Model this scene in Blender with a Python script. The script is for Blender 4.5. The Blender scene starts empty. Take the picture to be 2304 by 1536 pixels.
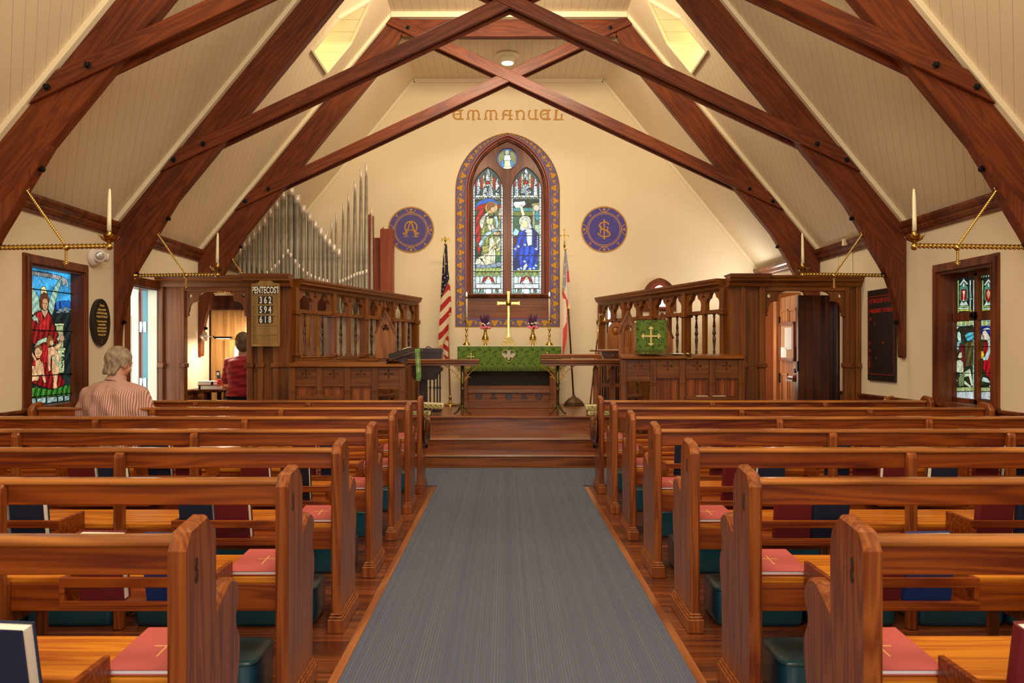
import bpy, bmesh, math, random
import numpy as np
from math import sin, cos, pi, radians, sqrt
from mathutils import Vector, Matrix
random.seed(7); rng = np.random.default_rng(7)
S = bpy.context.scene; COL = S.collection
# ------------------------------------------------------------ camera, world, light, exposure
F = 1870.0; VX, VY = 1137.0, 788.0; CX, CZ = -0.045, 1.25
cam_d = bpy.data.cameras.new('camera'); cam = bpy.data.objects.new('camera', cam_d); COL.objects.link(cam)
cam_d.sensor_width = 36; cam_d.lens = F/2304*36; cam_d.shift_x = 15/2304; cam_d.shift_y = 20/2304
cam_d.clip_start = 0.02; cam_d.clip_end = 200
cam.location = (CX, 0, CZ); cam.rotation_euler = (pi/2, 0, 0)
cam_d.dof.use_dof = True; cam_d.dof.focus_distance = 9.0; cam_d.dof.aperture_fstop = 10.0
S.camera = cam
S.view_settings.view_transform = 'Standard'; S.view_settings.look = 'None'; S.view_settings.gamma = 1
S.view_settings.use_curve_mapping = False
S.view_settings.exposure = 0.12
w = bpy.data.worlds.new('world'); S.world = w; w.use_nodes = True
w.node_tree.nodes['Background'].inputs[0].default_value = (0.75, 0.88, 1.0, 1)
w.node_tree.nodes['Background'].inputs[1].default_value = 1.6
def area(name, loc, target, sx, sy, power, col, spread=pi):
    d = bpy.data.lights.new(name, 'AREA'); d.shape = 'RECTANGLE'; d.size = sx; d.size_y = sy; d.energy = power; d.color = col
    d.spread = spread
    o = bpy.data.objects.new(name, d); COL.objects.link(o); o.location = loc
    o.rotation_euler = (Vector(target)-Vector(loc)).to_track_quat('-Z', 'Y').to_euler(); return o
def spot(name, loc, target, power, col, ang, blend=0.6, r=0.08):
    d = bpy.data.lights.new(name, 'SPOT'); d.energy = power; d.color = col; d.spot_size = radians(ang); d.spot_blend = blend; d.shadow_soft_size = r
    o = bpy.data.objects.new(name, d); COL.objects.link(o); o.location = loc
    o.rotation_euler = (Vector(target)-Vector(loc)).to_track_quat('-Z', 'Y').to_euler(); return o
def point(name, loc, power, col, r=0.05):
    d = bpy.data.lights.new(name, 'POINT'); d.energy = power; d.color = col; d.shadow_soft_size = r
    o = bpy.data.objects.new(name, d); COL.objects.link(o); o.location = loc; return o
WARM = (1.0, 0.82, 0.58); SOFT = (1.0, 0.86, 0.64); DAY = (0.80, 0.92, 1.0)
# west window daylight behind the camera, unseen fill lights added over the nave
area('west_window_light', (0, -2.7, 2.3), (0, 6, 1.0), 3.2, 2.4, 120, (0.95, 0.97, 1.0))
for y_, p_ in ((1.0, 70), (3.4, 80), (5.5, 62)): point('nave_fill_point', (0, y_, 4.15), p_, SOFT, .35)
area('nave_fill_area', (0, 4.3, 5.2), (0, 4.6, 0), 2.2, 1.8, 70, SOFT)  # unseen area fill added to brighten the nave
area('nave_fill_area', (0, 0.6, 5.0), (0, 0.6, 0), 2.2, 1.6, 50, SOFT)
# unseen lights without fixtures, added to brighten the altar wall
area('altar_wall_fill', (0, 8.25, 4.95), (0, 12.4, 1.6), 2.2, .25, 92, WARM)
for sgn in (-1, 1):
    area('altar_wall_fill', (sgn*1.0, 10.42, 4.98), (sgn*.9, 12.4, 1.3), .7, .25, 15, WARM)
# daylight at the side doors and the vestry
area('side_door_daylight', (-4.85, 7.75, 1.5), (-3.55, 8.95, 1.2), 0.7, 1.7, 26, DAY)
area('vestry_daylight', (2.9, 10.8, 1.2), (3.5, 10.3, 1.1), 0.4, 0.8, 5, (1.0, 0.84, 0.80))
area('vestry_window_daylight', (3.66, 11.9, 2.05), (2.4, 11.7, 3.2), 0.5, .9, 16, (1.0, 0.97, 0.94))
# ------------------------------------------------------------ projection helpers (photo pixel -> place)
def PX(x, D): return (x-VX)*D/F + CX
def PZ(y, D): return CZ + (VY-y)*D/F
# ------------------------------------------------------------ materials
MATS = {}
def mat(name, col=(0.5,0.5,0.5), rough=0.5, metal=0.0, emit=None, estr=0, coat=0, spec=0.5, trans=0, var=0.0, vscale=6, bump=0, bscale=60, sheen=0):
    if name in MATS: return MATS[name]
    m = bpy.data.materials.new(name); m.use_nodes = True; nt = m.node_tree; b = nt.nodes['Principled BSDF']
    b.inputs['Base Color'].default_value = (*col, 1); b.inputs['Roughness'].default_value = rough; b.inputs['Metallic'].default_value = metal
    b.inputs['Specular IOR Level'].default_value = spec; b.inputs['Coat Weight'].default_value = coat; b.inputs['Coat Roughness'].default_value = 0.15
    b.inputs['Transmission Weight'].default_value = trans
    if sheen: b.inputs['Sheen Weight'].default_value = sheen
    if emit: b.inputs['Emission Color'].default_value = (*emit, 1); b.inputs['Emission Strength'].default_value = estr
    L = nt.links
    if var > 0 or bump > 0: tc = nt.nodes.new('ShaderNodeTexCoord')
    if var > 0:
        n = nt.nodes.new('ShaderNodeTexNoise'); n.inputs['Scale'].default_value = vscale; n.inputs['Detail'].default_value = 5
        L.new(tc.outputs['Object'], n.inputs['Vector'])
        r = nt.nodes.new('ShaderNodeValToRGB'); e = r.color_ramp.elements
        e[0].position = .3; e[1].position = .7
        e[0].color = (*[c*(1-var) for c in col], 1); e[1].color = (*[min(1, c*(1+var*.6)) for c in col], 1)
        L.new(n.outputs['Fac'], r.inputs['Fac']); L.new(r.outputs['Color'], b.inputs['Base Color'])
    if bump > 0:
        n = nt.nodes.new('ShaderNodeTexNoise'); n.inputs['Scale'].default_value = bscale; n.inputs['Detail'].default_value = 3
        L.new(tc.outputs['Object'], n.inputs['Vector'])
        bu = nt.nodes.new('ShaderNodeBump'); bu.inputs['Strength'].default_value = bump; bu.inputs['Distance'].default_value = .004
        L.new(n.outputs['Fac'], bu.inputs['Height']); L.new(bu.outputs['Normal'], b.inputs['Normal'])
    MATS[name] = m; return m
def wood(name, dark, light, axis='x', rings=5.0, rough=0.32, coat=0.35, across=7.0, along=0.7, planks=0.0, pax='x', contrast=1.0, gap=(0.02,0.008,0.003)):
    """pine / oak grain: rings stretched along one axis of the part, fine fibres on top"""
    if name in MATS: return MATS[name]
    m = bpy.data.materials.new(name); m.use_nodes = True; nt = m.node_tree; N = nt.nodes; L = nt.links; b = N['Principled BSDF']
    tc = N.new('ShaderNodeTexCoord'); oi = N.new('ShaderNodeObjectInfo')
    off = N.new('ShaderNodeVectorMath'); off.operation = 'SCALE'; off.inputs['Scale'].default_value = 37.0
    cx = N.new('ShaderNodeCombineXYZ'); L.new(oi.outputs['Random'], cx.inputs[0]); L.new(oi.outputs['Random'], cx.inputs[1]); L.new(oi.outputs['Random'], cx.inputs[2])
    L.new(cx.outputs[0], off.inputs[0])
    add = N.new('ShaderNodeVectorMath'); add.operation = 'ADD'; L.new(tc.outputs['Object'], add.inputs[0]); L.new(off.outputs['Vector'], add.inputs[1])
    src = add.outputs['Vector']
    pl = None
    if planks > 0:
        sp = N.new('ShaderNodeSeparateXYZ'); L.new(tc.outputs['Object'], sp.inputs[0])
        dv = N.new('ShaderNodeMath'); dv.operation = 'DIVIDE'; dv.inputs[1].default_value = planks; L.new(sp.outputs['xyz'.index(pax)], dv.inputs[0])
        fl = N.new('ShaderNodeMath'); fl.operation = 'FLOOR'; L.new(dv.outputs[0], fl.inputs[0])
        fr = N.new('ShaderNodeMath'); fr.operation = 'FRACT'; L.new(dv.outputs[0], fr.inputs[0])
        wn = N.new('ShaderNodeTexWhiteNoise'); wn.noise_dimensions = '1D'; L.new(fl.outputs[0], wn.inputs['W'])
        sc = N.new('ShaderNodeVectorMath'); sc.operation = 'SCALE'; sc.inputs['Scale'].default_value = 9.0; L.new(wn.outputs['Color'], sc.inputs[0])
        a2 = N.new('ShaderNodeVectorMath'); a2.operation = 'ADD'; L.new(src, a2.inputs[0]); L.new(sc.outputs['Vector'], a2.inputs[1]); src = a2.outputs['Vector']
        pl = (fr, wn)
    mp = N.new('ShaderNodeMapping'); sc3 = [across]*3; sc3['xyz'.index(axis)] = along; mp.inputs['Scale'].default_value = sc3
    L.new(src, mp.inputs['Vector'])
    n1 = N.new('ShaderNodeTexNoise'); n1.inputs['Scale'].default_value = 1.0; n1.inputs['Detail'].default_value = 2; n1.inputs['Roughness'].default_value = .45; n1.inputs['Distortion'].default_value = .3
    L.new(mp.outputs[0], n1.inputs['Vector'])
    mu = N.new('ShaderNodeMath'); mu.operation = 'MULTIPLY'; mu.inputs[1].default_value = rings*6.28; L.new(n1.outputs['Fac'], mu.inputs[0])
    si = N.new('ShaderNodeMath'); si.operation = 'SINE'; L.new(mu.outputs[0], si.inputs[0])
    mp2 = N.new('ShaderNodeMapping'); s4 = [130.0]*3; s4['xyz'.index(axis)] = 4.0; mp2.inputs['Scale'].default_value = s4; L.new(src, mp2.inputs['Vector'])
    n2 = N.new('ShaderNodeTexNoise'); n2.inputs['Scale'].default_value = 1.0; n2.inputs['Detail'].default_value = 3; L.new(mp2.outputs[0], n2.inputs['Vector'])
    n3 = N.new('ShaderNodeTexNoise'); n3.inputs['Scale'].default_value = 1.3; n3.inputs['Detail'].default_value = 2; L.new(src, n3.inputs['Vector'])
    m1 = N.new('ShaderNodeMath'); m1.operation = 'MULTIPLY_ADD'; m1.inputs[1].default_value = .28*contrast; L.new(si.outputs[0], m1.inputs[0])
    m2 = N.new('ShaderNodeMath'); m2.operation = 'MULTIPLY_ADD'; m2.inputs[1].default_value = .5*contrast; m2.inputs[2].default_value = -.25*contrast; L.new(n2.outputs['Fac'], m2.inputs[0])
    m3 = N.new('ShaderNodeMath'); m3.operation = 'ADD'; L.new(n3.outputs['Fac'], m3.inputs[0]); L.new(m2.outputs[0], m3.inputs[1]); L.new(m3.outputs[0], m1.inputs[2])
    r = N.new('ShaderNodeValToRGB'); e = r.color_ramp.elements; e[0].position = .08; e[1].position = .85; e[0].color = (*dark, 1); e[1].color = (*light, 1)
    L.new(m1.outputs[0], r.inputs['Fac']); colout = r.outputs['Color']
    if pl:
        fr, wn = pl
        hs = N.new('ShaderNodeHueSaturation'); mr = N.new('ShaderNodeMapRange'); mr.inputs['To Min'].default_value = .72; mr.inputs['To Max'].default_value = 1.18
        L.new(wn.outputs['Value'], mr.inputs['Value']); L.new(mr.outputs[0], hs.inputs['Value']); L.new(colout, hs.inputs['Color'])
        lt = N.new('ShaderNodeMath'); lt.operation = 'LESS_THAN'; lt.inputs[1].default_value = .035; L.new(fr.outputs[0], lt.inputs[0])
        mx = N.new('ShaderNodeMix'); mx.data_type = 'RGBA'; L.new(lt.outputs[0], mx.inputs['Factor']); L.new(hs.outputs[0], mx.inputs[6]); mx.inputs[7].default_value = (*gap, 1)
        colout = mx.outputs[2]
    L.new(colout, b.inputs['Base Color'])
    rr = N.new('ShaderNodeMapRange'); rr.inputs['To Min'].default_value = rough-.06; rr.inputs['To Max'].default_value = rough+.12; L.new(n3.outputs['Fac'], rr.inputs['Value']); L.new(rr.outputs[0], b.inputs['Roughness'])
    b.inputs['Coat Weight'].default_value = coat; b.inputs['Coat Roughness'].default_value = .18; b.inputs['Specular IOR Level'].default_value = .38
    bu = N.new('ShaderNodeBump'); bu.inputs['Strength'].default_value = .12; bu.inputs['Distance'].default_value = .001; L.new(n2.outputs['Fac'], bu.inputs['Height']); L.new(bu.outputs[0], b.inputs['Normal'])
    MATS[name] = m; return m
def painted(name, rough=.6, metal=0, emit=0.0, mottled=.0, spec=.4, bump=0):
    """colour comes from the pattern woven, painted or leaded into the mesh"""
    if name in MATS: return MATS[name]
    m = bpy.data.materials.new(name); m.use_nodes = True; nt = m.node_tree; N = nt.nodes; L = nt.links; b = N['Principled BSDF']
    a = N.new('ShaderNodeAttribute'); a.attribute_name = 'Col'; out = a.outputs['Color']
    if mottled:
        tc = N.new('ShaderNodeTexCoord'); n = N.new('ShaderNodeTexNoise'); n.inputs['Scale'].default_value = 22; n.inputs['Detail'].default_value = 4; n.inputs['Distortion'].default_value = 1.2
        L.new(tc.outputs['Object'], n.inputs['Vector'])
        mr = N.new('ShaderNodeMapRange'); mr.inputs['From Min'].default_value = .3; mr.inputs['From Max'].default_value = .7; mr.inputs['To Min'].default_value = 1-mottled; mr.inputs['To Max'].default_value = 1+mottled
        L.new(n.outputs['Fac'], mr.inputs['Value'])
        vm = N.new('ShaderNodeVectorMath'); vm.operation = 'SCALE'; L.new(out, vm.inputs[0]); L.new(mr.outputs[0], vm.inputs['Scale']); out = vm.outputs['Vector']
    bs = out
    if emit:
        gm = N.new('ShaderNodeGamma'); gm.inputs['Gamma'].default_value = 1.3; L.new(out, gm.inputs['Color']); out = gm.outputs[0]
        v2 = N.new('ShaderNodeVectorMath'); v2.operation = 'SCALE'; v2.inputs['Scale'].default_value = .12; L.new(out, v2.inputs[0]); bs = v2.outputs['Vector']
    L.new(bs, b.inputs['Base Color']); b.inputs['Roughness'].default_value = rough; b.inputs['Metallic'].default_value = metal; b.inputs['Specular IOR Level'].default_value = spec
    if emit: L.new(out, b.inputs['Emission Color']); b.inputs['Emission Strength'].default_value = emit
    if bump:
        tc = N.new('ShaderNodeTexCoord'); n = N.new('ShaderNodeTexNoise'); n.inputs['Scale'].default_value = 300; L.new(tc.outputs['Object'], n.inputs['Vector'])
        bu = N.new('ShaderNodeBump'); bu.inputs['Strength'].default_value = bump; bu.inputs['Distance'].default_value = .002; L.new(n.outputs['Fac'], bu.inputs['Height']); L.new(bu.outputs[0], b.inputs['Normal'])
    MATS[name] = m; return m
def grooved(name, col, groove, vec, pitch, width=.035, rough=.55, bump=.4, second=None, gl=1.0):
    """boards or ribs: a thin joint every pitch metres along a direction"""
    if name in MATS: return MATS[name]
    m = bpy.data.materials.new(name); m.use_nodes = True; nt = m.node_tree; N = nt.nodes; L = nt.links; b = N['Principled BSDF']
    ge = N.new('ShaderNodeNewGeometry'); dt = N.new('ShaderNodeVectorMath'); dt.operation = 'DOT_PRODUCT'; dt.inputs[1].default_value = vec
    L.new(ge.outputs['Position'], dt.inputs[0])
    dv = N.new('ShaderNodeMath'); dv.operation = 'DIVIDE'; dv.inputs[1].default_value = pitch; L.new(dt.outputs['Value'], dv.inputs[0])
    fr = N.new('ShaderNodeMath'); fr.operation = 'FRACT'; L.new(dv.outputs[0], fr.inputs[0])
    pp = N.new('ShaderNodeMath'); pp.operation = 'PINGPONG'; pp.inputs[1].default_value = .5; L.new(fr.outputs[0], pp.inputs[0])
    mr = N.new('ShaderNodeMapRange'); mr.inputs['From Min'].default_value = 0; mr.inputs['From Max'].default_value = width; mr.inputs['To Min'].default_value = 0; mr.inputs['To Max'].default_value = 1
    L.new(pp.outputs[0], mr.inputs['Value'])
    no = N.new('ShaderNodeTexNoise'); no.inputs['Scale'].default_value = .9; no.inputs['Detail'].default_value = 3; L.new(ge.outputs['Position'], no.inputs['Vector'])
    r = N.new('ShaderNodeValToRGB'); e = r.color_ramp.elements; e[0].position = .25; e[1].position = .75
    e[0].color = (*[c*.93 for c in col], 1); e[1].color = (*[min(1, c*1.05) for c in col], 1); L.new(no.outputs['Fac'], r.inputs['Fac'])
    fl = N.new('ShaderNodeMath'); fl.operation = 'FLOOR'; L.new(dv.outputs[0], fl.inputs[0])
    wn = N.new('ShaderNodeTexWhiteNoise'); wn.noise_dimensions = '1D'; L.new(fl.outputs[0], wn.inputs['W'])
    gs = N.new('ShaderNodeMapRange'); gs.inputs['To Min'].default_value = .35*gl; gs.inputs['To Max'].default_value = 1.0*gl; L.new(wn.outputs['Value'], gs.inputs['Value'])
    iv = N.new('ShaderNodeMath'); iv.operation = 'SUBTRACT'; iv.inputs[0].default_value = 1; L.new(mr.outputs[0], iv.inputs[1])
    gm = N.new('ShaderNodeMath'); gm.operation = 'MULTIPLY'; L.new(iv.outputs[0], gm.inputs[0]); L.new(gs.outputs[0], gm.inputs[1])
    mx = N.new('ShaderNodeMix'); mx.data_type = 'RGBA'; L.new(gm.outputs[0], mx.inputs['Factor']); L.new(r.outputs[0], mx.inputs[6]); mx.inputs[7].default_value = (*groove, 1)
    L.new(mx.outputs[2], b.inputs['Base Color']); b.inputs['Roughness'].default_value = rough
    bu = N.new('ShaderNodeBump'); bu.inputs['Strength'].default_value = bump; bu.inputs['Distance'].default_value = .004; L.new(mr.outputs[0], bu.inputs['Height']); L.new(bu.outputs[0], b.inputs['Normal'])
    MATS[name] = m; return m
# ------------------------------------------------------------ mesh helpers
class M:
    def __init__(s): s.v = []; s.f = []; s.sm = []
    def add(s, vs, fs, sm=False):
        k = len(s.v); s.v += [tuple(p) for p in vs]; s.f += [tuple(i+k for i in f) for f in fs]; s.sm += [sm]*len(fs); return s
    def box(s, x0, x1, y0, y1, z0, z1):
        vs = [(x0,y0,z0),(x1,y0,z0),(x1,y1,z0),(x0,y1,z0),(x0,y0,z1),(x1,y0,z1),(x1,y1,z1),(x0,y1,z1)]
        return s.add(vs, [(0,3,2,1),(4,5,6,7),(0,1,5,4),(1,2,6,5),(2,3,7,6),(3,0,4,7)])
    def prism(s, pts, plane, a0, a1):
        def P(p, a): return {'xz':(p[0],a,p[1]), 'yz':(a,p[0],p[1]), 'xy':(p[0],p[1],a)}[plane]
        n = len(pts); vs = [P(p,a0) for p in pts]+[P(p,a1) for p in pts]
        return s.add(vs, [tuple(range(n)), tuple(range(2*n-1,n-1,-1))]+[(i,(i+1)%n,n+(i+1)%n,n+i) for i in range(n)])
    def bar(s, p, q, w, h, up=(0,0,1)):
        p, q = Vector(p), Vector(q); d = (q-p).normalized(); u = Vector(up)
        if abs(d.dot(u)) > .98: u = Vector((0,1,0))
        r = d.cross(u).normalized(); u = r.cross(d)
        vs = [a+r*(sx*w/2)+u*(sy*h/2) for a in (p,q) for sx,sy in ((-1,-1),(1,-1),(1,1),(-1,1))]
        return s.add(vs, [(0,1,2,3),(7,6,5,4),(0,4,5,1),(1,5,6,2),(2,6,7,3),(3,7,4,0)])
    def tube(s, path, r, n=10, sy=1.0, caps=True, ref=None, round_=False):
        path = [Vector(p) for p in path]; m = len(path)
        if not hasattr(r, '__len__'): r = [r]*m
        r = list(r)
        if round_:
            d0 = (path[1]-path[0]).normalized(); d1 = (path[-1]-path[-2]).normalized(); a, b = r[0], r[-1]
            path = [path[0]-d0*a*.95, path[0]-d0*a*.7]+path+[path[-1]+d1*b*.7, path[-1]+d1*b*.95]; r = [a*.3, a*.72]+r+[b*.72, b*.3]; m += 4
        vs = []; T = []
        for i in range(m):
            T.append((path[min(i+1,m-1)]-path[max(i-1,0)]).normalized())
        u = Vector(ref) if ref else (Vector((0,0,1)) if abs(T[0].z) < .9 else Vector((0,1,0)))
        for i in range(m):
            a = T[i].cross(u); a = a.normalized() if a.length > 1e-6 else Vector((1,0,0)); bb = a.cross(T[i]).normalized()
            if not ref: u = bb
            for k in range(n):
                t = 2*pi*k/n; vs.append(path[i]+a*(cos(t)*r[i])+bb*(sin(t)*r[i]*sy))
        fs = [(i*n+k, i*n+(k+1)%n, (i+1)*n+(k+1)%n, (i+1)*n+k) for i in range(m-1) for k in range(n)]
        if caps: fs += [tuple(range(n-1,-1,-1)), tuple(range((m-1)*n, m*n))]
        return s.add(vs, fs, True)
    def lathe(s, prof, c=(0,0,0), axis='z', n=20, sm=True):
        vs = []
        for r, h in prof:
            for k in range(n):
                t = 2*pi*k/n; a, b = r*cos(t), r*sin(t)
                p = {'z':(a,b,h),'x':(h,a,b),'y':(a,h,b)}[axis]; vs.append((c[0]+p[0], c[1]+p[1], c[2]+p[2]))
        m = len(prof)
        fs = [(i*n+k, i*n+(k+1)%n, (i+1)*n+(k+1)%n, (i+1)*n+k) for i in range(m-1) for k in range(n)]
        fs += [tuple(range(n-1,-1,-1)), tuple(range((m-1)*n, m*n))]
        return s.add(vs, fs, sm)
    def ball(s, c, r, n=12, sz=(1,1,1)):
        vs = []; fs = []; h = n//2
        for i in range(1, h):
            a = pi*i/h
            for k in range(n):
                t = 2*pi*k/n; vs.append((c[0]+r*sz[0]*sin(a)*cos(t), c[1]+r*sz[1]*sin(a)*sin(t), c[2]+r*sz[2]*cos(a)))
        vs += [(c[0],c[1],c[2]+r*sz[2]), (c[0],c[1],c[2]-r*sz[2])]
        for i in range(h-2):
            for k in range(n): fs.append((i*n+k, i*n+(k+1)%n, (i+1)*n+(k+1)%n, (i+1)*n+k))
        for k in range(n): fs.append(((k+1)%n, k, (h-1)*n)); fs.append(((h-2)*n+k, (h-2)*n+(k+1)%n, (h-1)*n+1))
        return s.add(vs, fs, True)
    def moved(s, mtx): s.v = [tuple(mtx @ Vector(p)) for p in s.v]; return s
    def build(s, name, m, parent=None, world=True, bevel=0, segs=1, recalc=True):
        me = bpy.data.meshes.new(name)
        vs = s.v
        if parent is not None and world:
            inv = WM(parent).inverted(); vs = [tuple(inv @ Vector(p)) for p in vs]
        me.from_pydata(vs, [], s.f)
        if recalc:
            bm = bmesh.new(); bm.from_mesh(me); bmesh.ops.recalc_face_normals(bm, faces=bm.faces); bm.to_mesh(me); bm.free()
        me.polygons.foreach_set('use_smooth', s.sm[:len(me.polygons)])
        o = bpy.data.objects.new(name, me); COL.objects.link(o)
        if isinstance(m, str): m = MATS[m]
        me.materials.append(m)
        if parent is not None: o.parent = parent
        if bevel:
            b = o.modifiers.new('bevel', 'BEVEL'); b.width = bevel; b.segments = segs; b.limit_method = 'ANGLE'; b.angle_limit = radians(40)
        return o
def WM(o):
    m = Matrix.LocRotScale(o.location, o.rotation_euler, o.scale)
    return (WM(o.parent) @ m) if o.parent else m
def thing(name, label, cat, loc=(0,0,0), rz=0, group=None):
    o = bpy.data.objects.new(name, None); COL.objects.link(o); o.location = loc; o.rotation_euler = (0,0,rz); o.empty_display_size = .1
    return tag(o, label, cat, group)
def tag(o, label, cat, group=None):
    o['label'] = label; o['category'] = cat
    if group: o['group'] = group
    return o
def struct(o): o['kind'] = 'structure'; return o
KIDS = {}
def kids(o): return [c for c in bpy.data.objects if c.parent == o]
def dup(root, loc=None, rz=None, label=None, group=None, _p=None, mt=None):
    c = root.copy(); COL.objects.link(c)
    if _p is not None: c.parent = _p
    if loc is not None: c.location = loc
    if rz is not None: c.rotation_euler = (c.rotation_euler[0], c.rotation_euler[1], rz)
    if label: c['label'] = label
    if group: c['group'] = group
    for k in KIDS.setdefault(root.name, kids(root)): dup(k, _p=c)
    return c
def origin_to(o, loc):
    """move a single-mesh thing's origin to its base"""
    loc = Vector(loc); o.data.transform(Matrix.Translation(-loc)); o.location = loc; return o
def arc(cx, cy, r, a0, a1, n=10, ry=None):
    ry = ry or r
    return [(cx+r*cos(radians(a0+(a1-a0)*i/n)), cy+ry*sin(radians(a0+(a1-a0)*i/n))) for i in range(n+1)]
def circle(cx, cy, r, n=24): return arc(cx, cy, r, 0, 360, n)[:-1]
def smooth(pts, n=6):
    out = []
    for i in range(len(pts)-1):
        p0, p1, p2, p3 = pts[max(i-1,0)], pts[i], pts[i+1], pts[min(i+2,len(pts)-1)]
        for k in range(n):
            t = k/n
            out.append(tuple(.5*((2*p1[j])+(-p0[j]+p2[j])*t+(2*p0[j]-5*p1[j]+4*p2[j]-p3[j])*t*t+(-p0[j]+3*p1[j]-3*p2[j]+p3[j])*t**3) for j in range(2)))
    return out+[tuple(pts[-1])]
def curve_mesh(cd):
    o = bpy.data.objects.new('tmp', cd); COL.objects.link(o); dg = bpy.context.evaluated_depsgraph_get(); dg.update()
    me = bpy.data.meshes.new_from_object(o.evaluated_get(dg)); bpy.data.objects.remove(o); bpy.data.curves.remove(cd); return me
def holes(outer, inners, thick, bev=0):
    """flat board of given thickness with openings; returns M in local x,y(up) with z depth centred"""
    cd = bpy.data.curves.new('c', 'CURVE'); cd.dimensions = '2D'; cd.fill_mode = 'BOTH'; cd.extrude = thick/2; cd.bevel_depth = bev
    for loop in [outer]+inners:
        sp = cd.splines.new('POLY'); sp.points.add(len(loop)-1)
        for i, p in enumerate(loop): sp.points[i].co = (p[0], p[1], 0, 1)
        sp.use_cyclic_u = True
    me = curve_mesh(cd); m = M(); m.add([v.co[:] for v in me.vertices], [tuple(p.vertices) for p in me.polygons]); bpy.data.meshes.remove(me); return m
def text_m(s, size, sx=1.0, thick=.001, align='CENTER', bold=0.0):
    cd = bpy.data.curves.new('t', 'FONT'); cd.body = s; cd.size = size; cd.extrude = thick/2; cd.align_x = align; cd.offset = bold; cd.resolution_u = 3
    me = curve_mesh(cd); m = M(); m.add([(v.co[0]*sx, v.co[1], v.co[2]) for v in me.vertices], [tuple(p.vertices) for p in me.polygons]); bpy.data.meshes.remove(me); return m
def frame_mtx(o, ex, ey):
    ex, ey = Vector(ex).normalized(), Vector(ey).normalized(); ez = ex.cross(ey)
    return Matrix(((ex.x,ey.x,ez.x,o[0]),(ex.y,ey.y,ez.y,o[1]),(ex.z,ey.z,ez.z,o[2]),(0,0,0,1)))
FACE = lambda x, y, z: frame_mtx((x,y,z), (1,0,0), (0,0,1))        # board facing the nave (-Y)
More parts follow.
